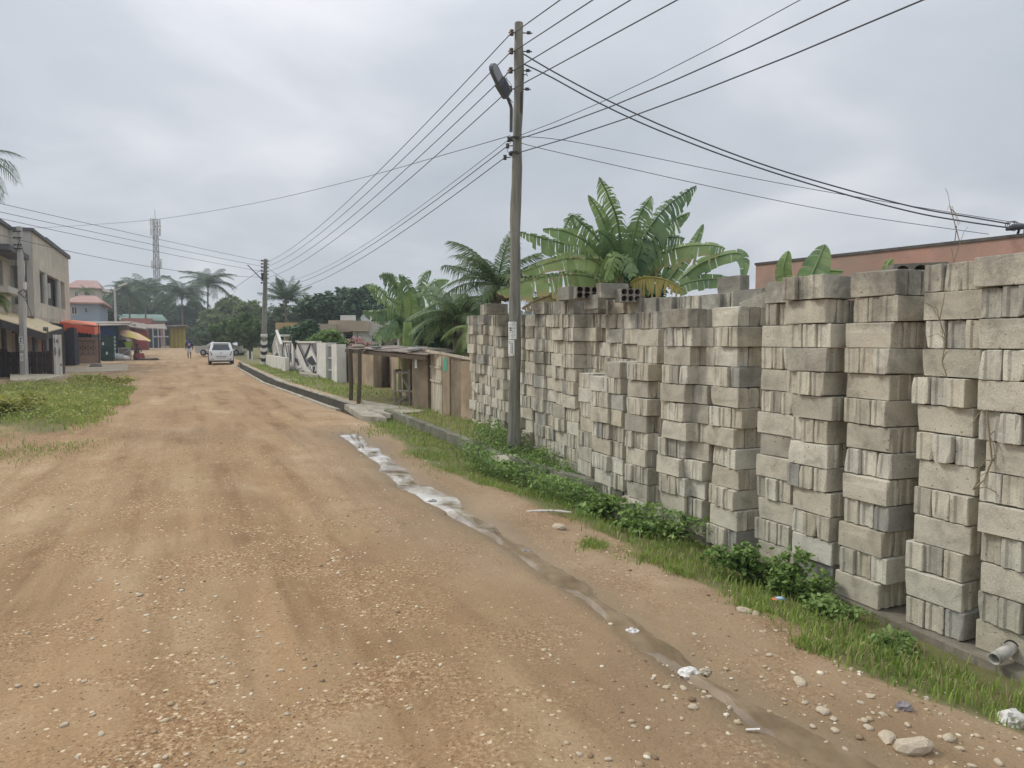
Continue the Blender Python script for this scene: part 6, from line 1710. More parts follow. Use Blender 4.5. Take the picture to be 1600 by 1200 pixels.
coconut('coconut_palm', 'far coconut palm with long drooping fronds directly right of the mast', 284, 464, 112, 46, 1, m='palm_far', nf=30, nl=26, lean=2, droop=(.5, 1.1))
coconut('coconut_palm', 'tall far coconut palm with feathery crown midway between mast and striped pole', 325, 446, 118, 46, 2, m='palm_far', nf=30, nl=26, droop=(.3, 1.0))
coconut('coconut_palm', 'bushy far coconut palm immediately left of the mast', 228, 455, 125, 42, 3, m='palm_far', nf=30, nl=24, droop=(.3, 1.0))
coconut('coconut_palm', 'broad far coconut palm behind the double street light', 203, 462, 116, 44, 4, m='palm_far', nf=32, nl=24, droop=(.4, 1.1))
coconut('coconut_palm', 'small palm in front of the upper pink roofed house', 135, 455, 100, 17, 5, nf=16, nl=16)
coconut('coconut_palm', 'dense upright palm just right of the striped pole', 447, 468, 75, 38, 6, m='palm_far', nf=40, nl=26, droop=(.1, .5))
coconut('coconut_palm', 'near palm whose single frond reaches in over the left edge', -52, 262, 15.0, 105, 12, m='palm_far', nf=11, nl=26, droop=(.6, .9), leafw=.020, base_px=-120)
coconut('coconut_palm', 'low palm with hanging fronds before the left wing of the beige building', -14, 462, 34, 32, 8, m='palm_light', nf=14, nl=24, droop=(.8, 1.2))
coconut('coconut_palm', 'coconut palm with ragged fronds close left of the tall pole', 776, 446, 17.5, 104, 9, nf=26, nl=36, droop=(.2, .8), leafw=.030)
coconut('coconut_palm', 'low coconut palm hanging over the brown yard wall, left of the block pile', 715, 505, 18.5, 100, 10, nf=20, nl=46, droop=(.5, 1.0), leafw=.030)
coconut('coconut_palm', 'pale green low palm frond cluster bending over the cream gate', 745, 520, 16.8, 75, 11, m='palm_light', nf=7, nl=44, droop=(.8, 1.1), leafw=.03, trunk=False)
# dark shrubs among the palms
# ---------- banana plants
m_bstem = mat('banana_stem', (.20, .24, .09), .25, 4, .6, .05, stretch=(3, 3, .7), dirt=(.20, .14, .07))
def ban_mat(name, a, b_, edge=None):
    m, nt, bb, out = new_mat(name)
    vec = coords(nt, 'World'); n = noise(nt, vec, 3.5, 5); g = nt.nodes.new('ShaderNodeNewGeometry')
    ad = nt.nodes.new('ShaderNodeMath'); ad.operation = 'MULTIPLY_ADD'; ad.inputs[1].default_value = .35; nt.links.new(g.outputs['Random Per Island'], ad.inputs[0])
    s2 = nt.nodes.new('ShaderNodeMath'); s2.operation = 'MULTIPLY_ADD'; s2.inputs[1].default_value = 1.3; s2.inputs[2].default_value = -.3; nt.links.new(n.outputs['Fac'], s2.inputs[0]); nt.links.new(s2.outputs[0], ad.inputs[2])
    r = ramp(nt, [(.1, a), (.75, b_)]); nt.links.new(ad.outputs[0], r.inputs['Fac']); col = r.outputs[0]
    if edge:
        at = nt.nodes.new('ShaderNodeAttribute'); at.attribute_name = 'rim'
        rr_ = ramp(nt, [(.70, (0, 0, 0)), (1.0, (.9, .9, .9))]); nt.links.new(at.outputs['Fac'], rr_.inputs['Fac']); col = mixc(nt, rr_.outputs[0], col, edge)
    nt.links.new(col, bb.inputs['Base Color']); bb.inputs['Roughness'].default_value = .42; bb.inputs['Specular IOR Level'].default_value = .45
    t = nt.nodes.new('ShaderNodeBsdfTranslucent'); nt.links.new(col, t.inputs['Color']); ms = nt.nodes.new('ShaderNodeMixShader'); ms.inputs[0].default_value = .38
    nt.links.new(bb.outputs[0], ms.inputs[1]); nt.links.new(t.outputs[0], ms.inputs[2]); nt.links.new(ms.outputs[0], out.inputs['Surface'])
    return m
BM = {'g': ban_mat('banana_leaf_green', (.11, .20, .085), (.28, .40, .165)),
      'l': ban_mat('banana_leaf_light', (.13, .22, .07), (.30, .42, .14)),
      'd': ban_mat('banana_leaf_dark', (.065, .135, .07), (.18, .28, .12)),
      'y': ban_mat('banana_leaf_pale_frayed', (.17, .27, .10), (.34, .44, .18), edge=(.46, .36, .18)),
      'o': ban_mat('banana_leaf_yellow', (.30, .32, .08), (.58, .46, .14), edge=(.46, .30, .12)),
      'b': ban_mat('banana_leaf_dead', (.22, .16, .09), (.42, .33, .20))}
def banana_leaf(parent, o0, pts, width, kind, rng, torn=.5, droop=.5, face=None):
    """pts: midrib control points (world); blade as many strips either side, torn apart from the edge inward"""
    n = 34
    P_ = []
    m = len(pts)
    for i in range(n + 1):
        f = i / n * (m - 1); k = min(int(f), m - 2); u = f - k
        p0, p1, p2, p3 = pts[max(k - 1, 0)], pts[k], pts[k + 1], pts[min(k + 2, m - 1)]
        P_.append(.5 * ((2 * p1) + (p2 - p0) * u + (2 * p0 - 5 * p1 + 4 * p2 - p3) * u * u + (3 * p1 - p0 - 3 * p2 + p3) * u ** 3) - o0)
    V, F_, A = [], [], []
    tocam = face or Vector((-.25, -1, .1)).normalized()
    for s in (-1, 1):
        i = 0
        while i < n:
            run = 1 if rng.random() < torn else rng.randint(2, 5)
            run = min(run, n - i)
            gap = .12 if run < n else 0
            shrink = 1.0 if rng.random() > torn * .5 else rng.uniform(.55, .95)
            hang = droop * rng.uniform(.5, 1.5); shift = rng.uniform(-.35, .25) * torn
            rows = []
            for j in range(run + 1):
                ff = i + j
                if j == 0: ff += gap * rng.random()
                if j == run: ff -= gap * rng.random()
                ff = min(ff, n - .001); k = int(ff); u = ff - k
                p = P_[k].lerp(P_[min(k + 1, n)], u); d = (P_[min(k + 1, n)] - P_[k]).normalized()
                t = ff / n; w = width * (min(1, t * 5 + .25) ** .7) * (max(.02, 1 - ((t - .38) / .625) ** 2) ** .75 if t > .38 else 1) * shrink
                side = d.cross(tocam); side = side.normalized() * s if side.length > .05 else Vector((s, 0, 0))
                # rest half of the blade out of the picture plane
                out_ = (side * .86 + tocam * (.28 * s)).normalized()
                sh = d * (w * shift * (1 if run < 3 else .3)); sq = (.75 if run < 3 and j in (0, run) else .95)
                rows.append([p, p + out_ * w * .55 + sh * .3 + Vector((0, 0, -hang * w * .22)), p + out_ * w * .9 + sh + Vector((0, 0, -hang * w * .75 * (1 + .3 * rng.random())))])
            b0 = len(V)
            for r_ in rows: V += r_
            A += [0, .5, 1] * len(rows)
            for j in range(run):
                for q in range(2): F_.append((b0 + j * 3 + q, b0 + (j + 1) * 3 + q, b0 + (j + 1) * 3 + q + 1, b0 + j * 3 + q + 1))
            i += run
    nb = len(V); mb = MB(); mb.tube(P_, [.022 * (1 - .8 * i / n) + .003 for i in range(n + 1)], 5)
    me = bpy.data.meshes.new('leaf'); me.from_pydata([tuple(v) for v in V] + mb.v, [], F_ + [tuple(i + nb for i in f) for f in mb.f])
    me.materials.append(BM[kind]); me.polygons.foreach_set('use_smooth', [True] * len(me.polygons))
    ca = me.attributes.new('rim', 'FLOAT', 'POINT'); ca.data.foreach_set('value', A + [0.] * len(mb.v)); me.update()
    return link_mesh('leaf', me, parent)

def banana(name, label, stems, leaves, Y, scale=1., seed=0):
    rng = random.Random(seed)
    bs = [W(px, 540, Y + dy) for px, dy, _ in stems]; gz = float(gheight(bs[0].x, bs[0].y, False)) - .1
    o0 = Vector((bs[0].x, bs[0].y, gz)); t = thing(name, label, 'banana plant', o0)
    for (px, dy, pyt), b_ in zip(stems, bs):
        tp = W(px, pyt, Y + dy); mb = MB(); mb.tube([Vector((b_.x, b_.y, gz)) - o0, Vector((b_.x + .03, b_.y, (gz + tp.z) / 2)) - o0, tp - o0], [.15 * scale, .12 * scale, .07 * scale], 10); mb.build('stem', m_bstem, t)
    for L_i in leaves:
        pix, wpx, kind, torn, dr = L_i[:5]; dy0, dy1 = (L_i[5] if len(L_i) > 5 else (rng.uniform(-.2, .2), rng.uniform(-.7, .5)))
        m = len(pix); pts = [W(px, py, Y + dy0 + (dy1 - dy0) * i / (m - 1)) for i, (px, py) in enumerate(pix)]
        banana_leaf(t, o0, pts, wpx / FPX * Y, kind, rng, torn, dr)
    return t

banana('banana_plant', 'big banana clump with torn arching leaves behind the middle of the block wall',
 [(968, 0, 425), (1000, .3, 430), (935, .3, 435)],
 [([(972, 420), (966, 350), (950, 305), (936, 277)], 22, 'g', 0.95, .8),
  ([(962, 420), (952, 372), (938, 335), (919, 305)], 13, 'g', 0.15, .2),
  ([(985, 425), (990, 375), (1000, 335), (1018, 306)], 24, 'g', 0.95, .7),
  ([(990, 425), (1008, 370), (1040, 325), (1088, 290)], 26, 'd', 0.95, .8),
  ([(990, 430), (1010, 390), (1040, 352), (1078, 332)], 24, 'g', 0.80, .6),
  ([(985, 425), (1003, 392), (1032, 372), (1070, 372)], 22, 'd', 0.70, .7),
  ([(975, 425), (980, 390), (988, 362), (1000, 345)], 24, 'd', 0.50, .5),
  ([(965, 425), (962, 395), (950, 372), (935, 362)], 22, 'd', 0.60, .6),
  ([(1040, 445), (1062, 415), (1082, 385), (1099, 350)], 13, 'g', 0.05, .1),
  ([(985, 438), (1020, 402), (1065, 386), (1108, 383), (1133, 388)], 20, 'y', 0.75, .9),
  ([(1060, 440), (1090, 415), (1125, 400), (1155, 396), (1163, 412), (1160, 440)], 14, 'g', 0.12, .4),
  ([(1050, 452), (1080, 440), (1120, 436), (1163, 437)], 14, 'g', 0.08, .3),
  ([(985, 442), (1005, 434), (1035, 436), (1071, 454)], 13, 'o', 0.95, 1.5, (-.3, -.5)),
  ([(960, 432), (925, 405), (880, 405), (815, 425)], 26, 'y', 0.65, .9, (-.2, -.5)),
  ([(950, 438), (900, 428), (850, 432), (808, 442), (776, 456)], 17, 'y', 0.90, 1.1, (-.3, -.6)),
  ([(955, 425), (920, 390), (870, 378), (810, 362)], 18, 'g', 0.90, .9),
  ([(958, 428), (925, 385), (885, 362), (848, 358)], 16, 'g', 0.70, .8),
  ([(960, 425), (935, 375), (905, 345), (893, 337), (882, 358)], 18, 'g', 0.95, .9),
  ([(972, 428), (955, 405), (960, 402), (945, 440)], 20, 'l', 0.70, .9, (-.3, -.6)),
  ([(975, 428), (970, 402), (985, 410), (988, 432)], 18, 'g', 0.90, .9, (-.3, -.6)),
  ([(985, 425), (1000, 410), (1015, 415), (1030, 432)], 18, 'd', 0.80, .9),
  ([(970, 430), (945, 420), (915, 432), (885, 452)], 20, 'd', 0.70, .9),
  ([(960, 440), (920, 450), (870, 458), (826, 468)], 15, 'l', 0.90, .9),
  ([(950, 445), (900, 452), (850, 465), (815, 482)], 14, 'b', 0.95, 1.1),
  ([(955, 445), (925, 440), (905, 455), (880, 470)], 14, 'b', 0.95, 1.1),
  ([(1040, 450), (1010, 420), (1030, 410), (1060, 430)], 20, 'd', 0.50, .6),
 ], 12.2, seed=4)
banana('banana_plant', 'two broad fresh banana leaves standing over the near blocks',
 [(1262, 0, 440), (1228, .2, 440)],
 [([(1262, 445), (1275, 415), (1289, 382)], 24, 'g', 0.00, .15, (0, 0)), ([(1228, 448), (1224, 420), (1232, 392)], 14, 'l', 0.00, .1, (0, 0)), ([(1270, 445), (1288, 425), (1318, 424)], 9, 'l', 0.05, .3, (0, 0)), ([(1385, 425), (1388, 412), (1395, 404)], 8, 'l', 0.20, .3, (0, 0))], 8.3, .6, seed=5)
banana('banana_plant', 'banana plant with a bright green stem behind the tin lean-to roof',
 [(634, 0, 470), (628, .4, 480)],
 [([(634, 500), (620, 455), (605, 430), (592, 432)], 14, 'd', 0.95, .9), ([(634, 490), (622, 450), (612, 430), (595, 431)], 12, 'g', 0.90, .8), ([(634, 480), (612, 470), (590, 450), (570, 445)], 14, 'g', 0.95, .9),
  ([(636, 490), (640, 455), (630, 435), (623, 433)], 16, 'd', 0.50, .4), ([(640, 500), (642, 478), (640, 465), (637, 455)], 15, 'l', 0.05, .1, (-.4, -.5)), ([(640, 500), (655, 455), (662, 430), (674, 423)], 15, 'd', 0.95, .8),
  ([(640, 500), (660, 460), (680, 440), (702, 438)], 17, 'g', 0.90, .8), ([(642, 505), (672, 480), (696, 470), (712, 482)], 18, 'g', 0.80, .9), ([(634, 505), (610, 490), (588, 488), (566, 486)], 14, 'd', 0.80, .9), ([(634, 515), (600, 512), (590, 522), (585, 530)], 13, 'g', 0.80, .9),
  ([(645, 520), (665, 500), (690, 510), (700, 540)], 22, 'l', 0.10, .6), ([(640, 520), (660, 530), (670, 545), (672, 556)], 18, 'd', 0.60, .8), ([(632, 515), (622, 500), (612, 505), (600, 530)], 14, 'd', 0.70, .8), ([(640, 510), (650, 480), (645, 470), (660, 500)], 18, 'd', 0.50, .8)], 21.5, 1.1, seed=6)
mb = MB(); p = W(637, 530, 20.6); mb.lathe([(.0, -1.5), (.16, -1.5), (.15, 0), (.12, .5)], 12); mb.build('banana_sucker', BM['l'], None, 'smooth light green banana shoot beside the lean-to roof', 'banana plant', loc=p)

# ---------- broad leaved trees and bushes
tree('mango_tree', 'large dark mango tree behind the beige parapet house', 'tree', 545, 447, 545, 82, 66, LM['dark'], 30000, .24, seed=21, nl=11, trunk_r=.5)
tree('leafy_tree', 'dark tree filling the space between mango tree and banana plant', 'tree', 600, 478, 548, 40, 58, LM['dark'], 9000, .26, seed=22, trunk_r=.3)
tree('leafy_tree', 'broad hazy tree behind the double street light', 'tree', 200, 440, 540, 42, 135, LM['far'], 11000, .50, seed=23, trunk_r=.5)
tree('leafy_tree', 'hazy tree behind the mast foot', 'tree', 255, 465, 545, 36, 138, LM['far'], 9000, .50, seed=24, trunk_r=.5)
tree('leafy_tree', 'hazy tree behind the drooping coconut palm', 'tree', 300, 470, 548, 38, 132, LM['far'], 9000, .50, seed=25, trunk_r=.5)
tree('leafy_tree', 'tall olive tree left of the striped pole', 'tree', 352, 466, 545, 40, 104, LM['far_light'], 11000, .36, seed=26, trunk_r=.4)
tree('leafy_tree', 'olive tree directly behind the striped pole', 'tree', 396, 472, 545, 38, 98, LM['far_light'], 10000, .34, seed=27, trunk_r=.4)
tree('leafy_tree', 'low round bush tree right of the yellow kiosk', 'tree', 318, 503, 548, 26, 96, LM['far'], 7000, .30, seed=28, trunk_r=.3)
tree('leafy_tree', 'dark hedge tree behind the pale saloon', 'tree', 350, 508, 552, 36, 82, LM['far'], 7000, .26, seed=33, trunk_r=.3)
tree('street_tree', 'small dark street tree shading the lawn beside the striped pole', 'tree', 385, 488, 543, 30, 58, LM['mid'], 9000, .17, trunk_px=391, seed=29, trunk_r=.16)
tree('street_tree', 'small street tree shading the pale saloon', 'tree', 352, 500, 541, 26, 64, LM['mid'], 6000, .18, trunk_px=357, seed=30, trunk_r=.12)
tree('leafy_tree', 'dark tree behind the ochre block and ramp wall', 'tree', 446, 512, 552, 34, 58, LM['dark'], 7000, .20, seed=31, trunk_r=.3)
tree('leafy_tree', 'tree beneath the dense upright palm', 'tree', 440, 475, 540, 34, 84, LM['far'], 7000, .28, seed=34, trunk_r=.3)
tree('round_bush', 'dark rounded bush left of the beige parapet house', 'bush', 482, 500, 562, 30, 37, LM['dark'], 8000, .13, seed=35, trunk_r=.1)
tree('flowering_bush', 'light green shrub in front of the beige parapet house', 'bush', 512, 514, 556, 32, 34, LM['light'], 6000, .10, seed=36, trunk_r=.06)
tree('flowering_bush', 'low green shrub along the yard wall before the white house', 'bush', 560, 533, 556, 36, 29, LM['mid'], 6000, .08, seed=37, trunk_r=.05)
t = thing('bougainvillea', 'pink flowering sprig above the left end of the tin roof', 'flower bush', W(558, 556, 28))
rng = np.random.default_rng(5); c = Vector((0, 0, W(558, 535, 28).z - t.location.z))
P_ = crown_points([(0, 0, c.z, .4, .25, .22), (.35, 0, c.z - .12, .35, .2, .16)], 240, rng); V_, F_ = leaf_cloud(240, P_, .035 + .02 * rng.random(240), rng, .8); link_mesh('blossom', np_mesh('blossom', V_, F_, LM['flower']), t)
mb = MB(); mb.tube([(0, 0, 0), (.1, 0, c.z * .6), (0, 0, c.z)], .02, 5); mb.build('stem', m_bark, t)
tree('dense_bush', 'dense dark growth behind the farthest block pile and brown wall', 'bush', 715, 470, 575, 60, 21.5, LM['dark'], 12000, .12, seed=38, trunk_r=.1)
tree('dense_bush', 'dark undergrowth behind the banana clump above the blocks', 'bush', 965, 425, 500, 75, 13.2, LM['dark'], 9000, .07, seed=39, trunk_r=.08)
tree('leafy_tree', 'distant greenery behind the blue grey house', 'tree', 165, 468, 545, 30, 128, LM['far'], 7000, .45, seed=40, trunk_r=.4)
tree('leafy_tree', 'distant tree between the blue grey house and the green roof hall', 'tree', 172, 485, 520, 14, 92, LM['far'], 3000, .30, seed=41, trunk_r=.3)
# the far wood that closes the view
rng = np.random.default_rng(77); P_ = []
for k in range(64):
    px = -200 + k * 27; Yk = 190 + 60 * rng.random(); c = W(px, 500 + 8 * rng.random(), Yk); P_.append((c.x, c.y, c.z - 3, 9 + 5 * rng.random(), 6, 5.5 + 3 * rng.random()))
V_, F_ = leaf_cloud(52000, crown_points(P_, 52000, rng), .55 + .4 * rng.random(52000), rng); tag(link_mesh('distant_woods', np_mesh('distant_woods', V_, F_, LM['far'])), 'hazy line of distant trees closing the view', 'woods', None, 'stuff')

# ---------- grass, weeds
def blades(name, n, sampler, h, w, m, label, rng, bend=.5, zoff=-.01, cat='grass'):
    P2 = sampler(n, rng); n = len(P2)
    z = gheight(P2[:, 0], P2[:, 1]) + zoff
    a = rng.random(n) * 2 * pi; hh = h * (.4 + .9 * rng.random(n)); ww = w * (.6 + .8 * rng.random(n)); ww = ww * np.maximum(1, P2[:, 1] / 9)
    dx, dy = np.cos(a), np.sin(a); b_ = bend * (rng.random(n) + .2)
    base = np.stack([P2[:, 0], P2[:, 1], z], 1); sd = np.stack([-dy, dx, 0 * a], 1) * ww[:, None] * .5
    out_ = np.stack([dx, dy, 0 * a], 1)
    mid = base + out_ * (hh * b_ * .35)[:, None] + np.array([0, 0, 1]) * (hh * .6)[:, None]
    tip = base + out_ * (hh * b_)[:, None] + np.array([0, 0, 1]) * (hh * (1 - .35 * b_))[:, None]
    V = np.stack([base - sd, base + sd, mid + sd * .7, mid - sd * .7, tip + sd * .12, tip - sd * .12], 1).reshape(-1, 3)
    k = np.arange(n)[:, None] * 6
    F_ = np.concatenate([k + np.array([[0, 1, 2, 3]]), k + np.array([[3, 2, 4, 5]])], 0)
    return tag(link_mesh(name, np_mesh(name, V, F_, m)), label, cat, None, 'stuff')

def verge_sampler(n, rng):
    y = 3.0 + 14.5 * rng.random(n * 3) ** 1.5; x = -4.2 + 8.0 * rng.random(n * 3)
    go, gs, _ = dist_poly(x, y, GRASS_OUT); dk, sk, _ = dist_poly(x, y, KERB); g = go * gs; s = dk * sk
    nz = fbm(x, y, 1.5, 3, 61)
    dens = np.clip(.5 + 3 * (g + .22 * nz + .02), 0, 1) * (s < .02) * np.clip(.55 + 1.2 * nz + g * 1.2, .12, 1)
    # a bald strip of footing shows near the right edge
    dens = dens * np.where((y < 5.0) & (s > -.22), .08, 1)
    k = rng.random(n * 3) < dens
    return np.stack([x[k], y[k]], 1)[:n]
rg = np.random.default_rng(3)
blades('grass', 42000, verge_sampler, .085, .009, LM['grass'], 'short green grass strip growing along the foot of the block wall', rg)
def tuft_sampler(n, rng):
    cs = [tuple(G(*p).xy) + (r_,) for p, r_ in [((1275, 1003), .09), ((930, 850), .12), ((1180, 935), .16), ((700, 728), .35), ((660, 705), .3), ((1060, 880), .12), ((600, 672), .5), ((1010, 862), .18), ((85, 700), .7), ((30, 710), .6)]]
    out = []
    for cx_, cy_, r_ in cs:
        k = int(n / len(cs)); out.append(np.stack([cx_ + r_ * rng.normal(size=k) * .6, cy_ + r_ * 1.3 * rng.normal(size=k) * .6], 1))
    return np.concatenate(out)
blades('grass', 4500, tuft_sampler, .06, .009, LM['grass'], 'thin grass tufts straying out on to the dirt road edge', rg)
def lawn_sampler(n, rng):
    y = 9.5 + 36 * rng.random(n * 3) ** 1.6; x = -20 + 22 * rng.random(n * 3); dk, sk, _ = dist_poly(x, y, KERB); s = dk * sk
    nz = fbm(x, y, .9, 3, 66)
    path = (y > 17.3) & (y < 20.5) & (s < 2.2) & (s > .1)
    k = (s > .14) & (s < 3.6 + .02 * y) & (x < wallx(y) - .02) & (rng.random(n * 3) < np.clip(.6 + nz, .2, 1)) & ~path
    return np.stack([x[k], y[k]], 1)[:n]
blades('lawn_grass', 34000, lawn_sampler, .10, .011, LM['lawn'], 'bright green lawn between the drain and the yard walls', rg, zoff=0)
def left_sampler(n, rng):
    y = 7 + 20 * rng.random(n * 4); x = -24 + 20 * rng.random(n * 4); dl, sl, _ = dist_poly(x, y, LEFT_EDGE); s = -dl * sl
    nz = fbm(x, y, 1.1, 3, 68)
    d_ = np.clip(.4 + 1.5 * (s + .5 * nz), 0, 1) * np.clip(.05 + sstep(13.5, 16., y), 0, 1)
    bal = (y > 24) & (x < -17.5 - (y - 24) * .5)
    k = (rng.random(n * 4) < d_) & (s < 8) & ~bal & (y < 26.8 + nz * 2)
    return np.stack([x[k], y[k]], 1)[:n]
blades('grass', 36000, left_sampler, .15, .013, LM['lawn'], 'long yellowish green grass on the bank at the left road edge', rg)
def weeds(name, label, n, samp, size, hgt, m, rng, kind='stuff', cat='weeds', sx=.55, parent=None, origin=(0, 0, 0)):
    P2 = samp(n, rng); n = len(P2); nz = .55 + .9 * (fbm(P2[:, 0], P2[:, 1], 1.6, 3, 71) + .5)
    z = gheight(P2[:, 0], P2[:, 1]) + (hgt * nz) * rng.random(n) ** .65
    s_ = size * (.5 + rng.random(n)); V, F_ = leaf_cloud(n, np.stack([P2[:, 0], P2[:, 1], z], 1) - np.array(origin), s_, rng, sx, 1.2)
    return V, F_
def weed_sampler(n, rng):
    y = 6.9 + 6.4 * rng.random(n * 3); x = -1.6 + 4.1 * rng.random(n * 3); wl = wallx(y) - x
    s_edge = .16 + 1.45 * np.exp(-((y - 9.9) / 1.7) ** 2)
    nz = fbm(x, y, 1.8, 3, 73)
    k = (wl > .05) & (wl < s_edge + 1.3 * nz) & (rng.random(n * 3) < .9)
    return np.stack([x[k], y[k]], 1)[:n]
V_, F_ = weeds('w', '', 20000, weed_sampler, .024, .26, None, rg); tag(link_mesh('undergrowth', np_mesh('undergrowth', V_, F_, LM['weed'])), 'tangled broad leaved weeds around the utility pole foot and along the wall', 'weeds', None, 'stuff')
V_, F_ = weeds('w', '', 26000, lambda n, r_: (lambda a: a[(a[:, 1] > 14.5)])(left_sampler(n * 2, r_))[:n], .030, .24, None, rg); tag(link_mesh('undergrowth', np_mesh('undergrowth', V_, F_, LM['weed_y'])), 'yellow green weeds covering the left bank', 'weeds', None, 'stuff')
def weed_bush(label, px, py, Y, r_, h, n, seed, m='weed', leaf=.035):
    rng = np.random.default_rng(seed); c = W(px, py, Y); gz = float(gheight(c.x, Y, False))
    t = thing('weed_bush', label, 'weed', (c.x, Y, gz))
    lob = [(r_ * .55 * rng.normal(), r_ * .4 * rng.normal(), h * (.12 + .55 * rng.random()), r_ * .55, r_ * .5, h * .32) for _ in range(10)]
    V_, F_ = leaf_cloud(n, crown_points(lob, n, rng, .2), leaf * (.6 + .8 * rng.random(n)), rng, .6, 1.0); link_mesh('foliage', np_mesh('foliage', V_, F_, LM[m]), t)
    mb = MB()
    for l in lob: mb.tube([(0, 0, 0), (l[0] * .5, l[1] * .5, l[2] * .6), l[:3]], .006, 5)
    mb.build('stem', m_bark, t)
weed_bush('leafy weed bush growing from the slot between two near block stacks', 1172, 880, 5.95, .26, .42, 2800, 3, leaf=.024)
weed_bush('dark small weed right of the big weed bush, at the block foot', 1232, 895, 5.6, .18, .28, 1300, 4, leaf=.024)
weed_bush('low leafy weed beside the single cream block', 1010, 815, 7.3, .25, .26, 800, 5)
weed_bush('leafy weed left of the single cream block', 940, 800, 7.9, .30, .26, 1200, 6)
weed_bush('rounded weed on the verge in front of the footing, near right', 1300, 905, 5.2, .22, .16, 700, 7, 'light', .022)
weed_bush('small pale weed with round leaves in the near grass strip', 1395, 975, 4.55, .16, .14, 420, 8, 'light', .02)
weed_bush('bright yellow green weed clump at the left edge of the picture', 12, 662, 15.8, .7, .5, 2200, 9, 'weed_y', .045)
weed_bush('tall twiggy weeds at the far end of the left bank', 160, 590, 26.3, 1.0, .55, 2200, 10, 'weed_y', .05)
# dry vines on the near stacks
def vine(label, pix, Yv, seed, r_=.004):
    rng = random.Random(seed); p0 = W(*pix[0], Yv); t = thing('dry_vine', label, 'vine', p0)
    mb = MB(); pts = [W(a, b_, Yv + .0) - p0 for a, b_ in pix]; mb.tube(pts, r_, 5); mb.build('stem', m_vine, t)
    for k in range(9):
        q = rng.choice(pts); d = Vector((rng.uniform(-.16, .16), rng.uniform(-.06, 0), rng.uniform(-.16, .16))); mb = MB(); mb.tube([q, q + d * .5 + Vector((0, 0, .03)), q + d], r_ * .5, 4); mb.build('twig', m_vine, t)
m_vine = mat('dry_vine_straw', (.30, .24, .15), .2, 9, .9, 0)
vine('dry brown vine trailing down the stack beside the dark gap', [(1475, 465), (1468, 500), (1478, 530), (1472, 565), (1480, 590)], 4.62, 1)
vine('long dry vine hanging between the two nearest stacks', [(1542, 640), (1546, 680), (1550, 720), (1538, 750), (1520, 765)], 4.45, 2, .006)
vine('bare dry stalks standing up behind the topmost near blocks', [(1490, 410), (1500, 380), (1492, 350), (1485, 325)], 6.2, 3)

# ================================================================== STONES AND LITTER
m_stone = mat('pale_quartz_stone', (.52, .45, .34), .2, 9, .9, .2, dirt=(.36, .25, .16), dirt_amt=.4)
def stone_mesh(rng, name='stone'):
    bm = bmesh.new(); bmesh.ops.create_icosphere(bm, subdivisions=2, radius=1)
    sx, sy, sz = 1, rng.uniform(.5, .9), rng.uniform(.28, .5)
    c1, c2 = [Vector([rng.uniform(-1, 1) for _ in range(3)]).normalized() for _ in range(2)]; sd0 = rng.random() * 6
    for v in bm.verts:
        d_ = v.co.copy(); v.co *= rng.uniform(.94, 1.05) * (1 - .22 * max(0, d_.dot(c1) - .45) * 2 - .22 * max(0, d_.dot(c2) - .4) * 2 + .10 * sin(5 * d_.x + sd0)); v.co.x *= sx; v.co.y *= sy; v.co.z *= sz
    me = bpy.data.meshes.new(name); bm.to_mesh(me); bm.free(); me.materials.append(m_stone); return me
rs_ = random.Random(8); SM = [stone_mesh(rs_) for _ in range(8)]
def rock(px, py, rpx, label=None, group=None, k=None, sub=False):
    g_ = G(px, py); r_ = 1.12 * rpx / FPX * g_.y
    o = link_mesh('stone', SM[k if k is not None else rs_.randrange(8)], None, (g_.x, g_.y, float(gheight(g_.x, g_.y)) + r_ * .14), (rs_.uniform(-.15, .15), rs_.uniform(-.15, .15), rs_.uniform(0, 6)), (r_, r_, r_ * 1.1))
    return tag(o, label, 'stone', group)
rock(1432, 1172, 30, 'largest flat tan stone at the bottom right of the road verge')
rock(1388, 1155, 17, 'pale angular stone touching the left of the largest stone')
rock(1482, 1150, 14, 'smooth round stone right of the largest stone')
rock(1250, 1066, 12, 'rounded pale stone beside the wet channel, above the flat flakes')
rock(1083, 1103, 9, 'small round whitish stone in mid verge just below the crumpled bag')
rock(1163, 948, 12, 'brown clod on the verge below the weed bush', k=2)
rock(1182, 951, 9, 'smaller dark clod right beside the brown clod')
rock(1358, 1090, 8, 'rusty brown stone left of the grey plastic scrap')
rock(872, 822, 12, 'low crumbly heap of dry dirt on the verge below the white streak')
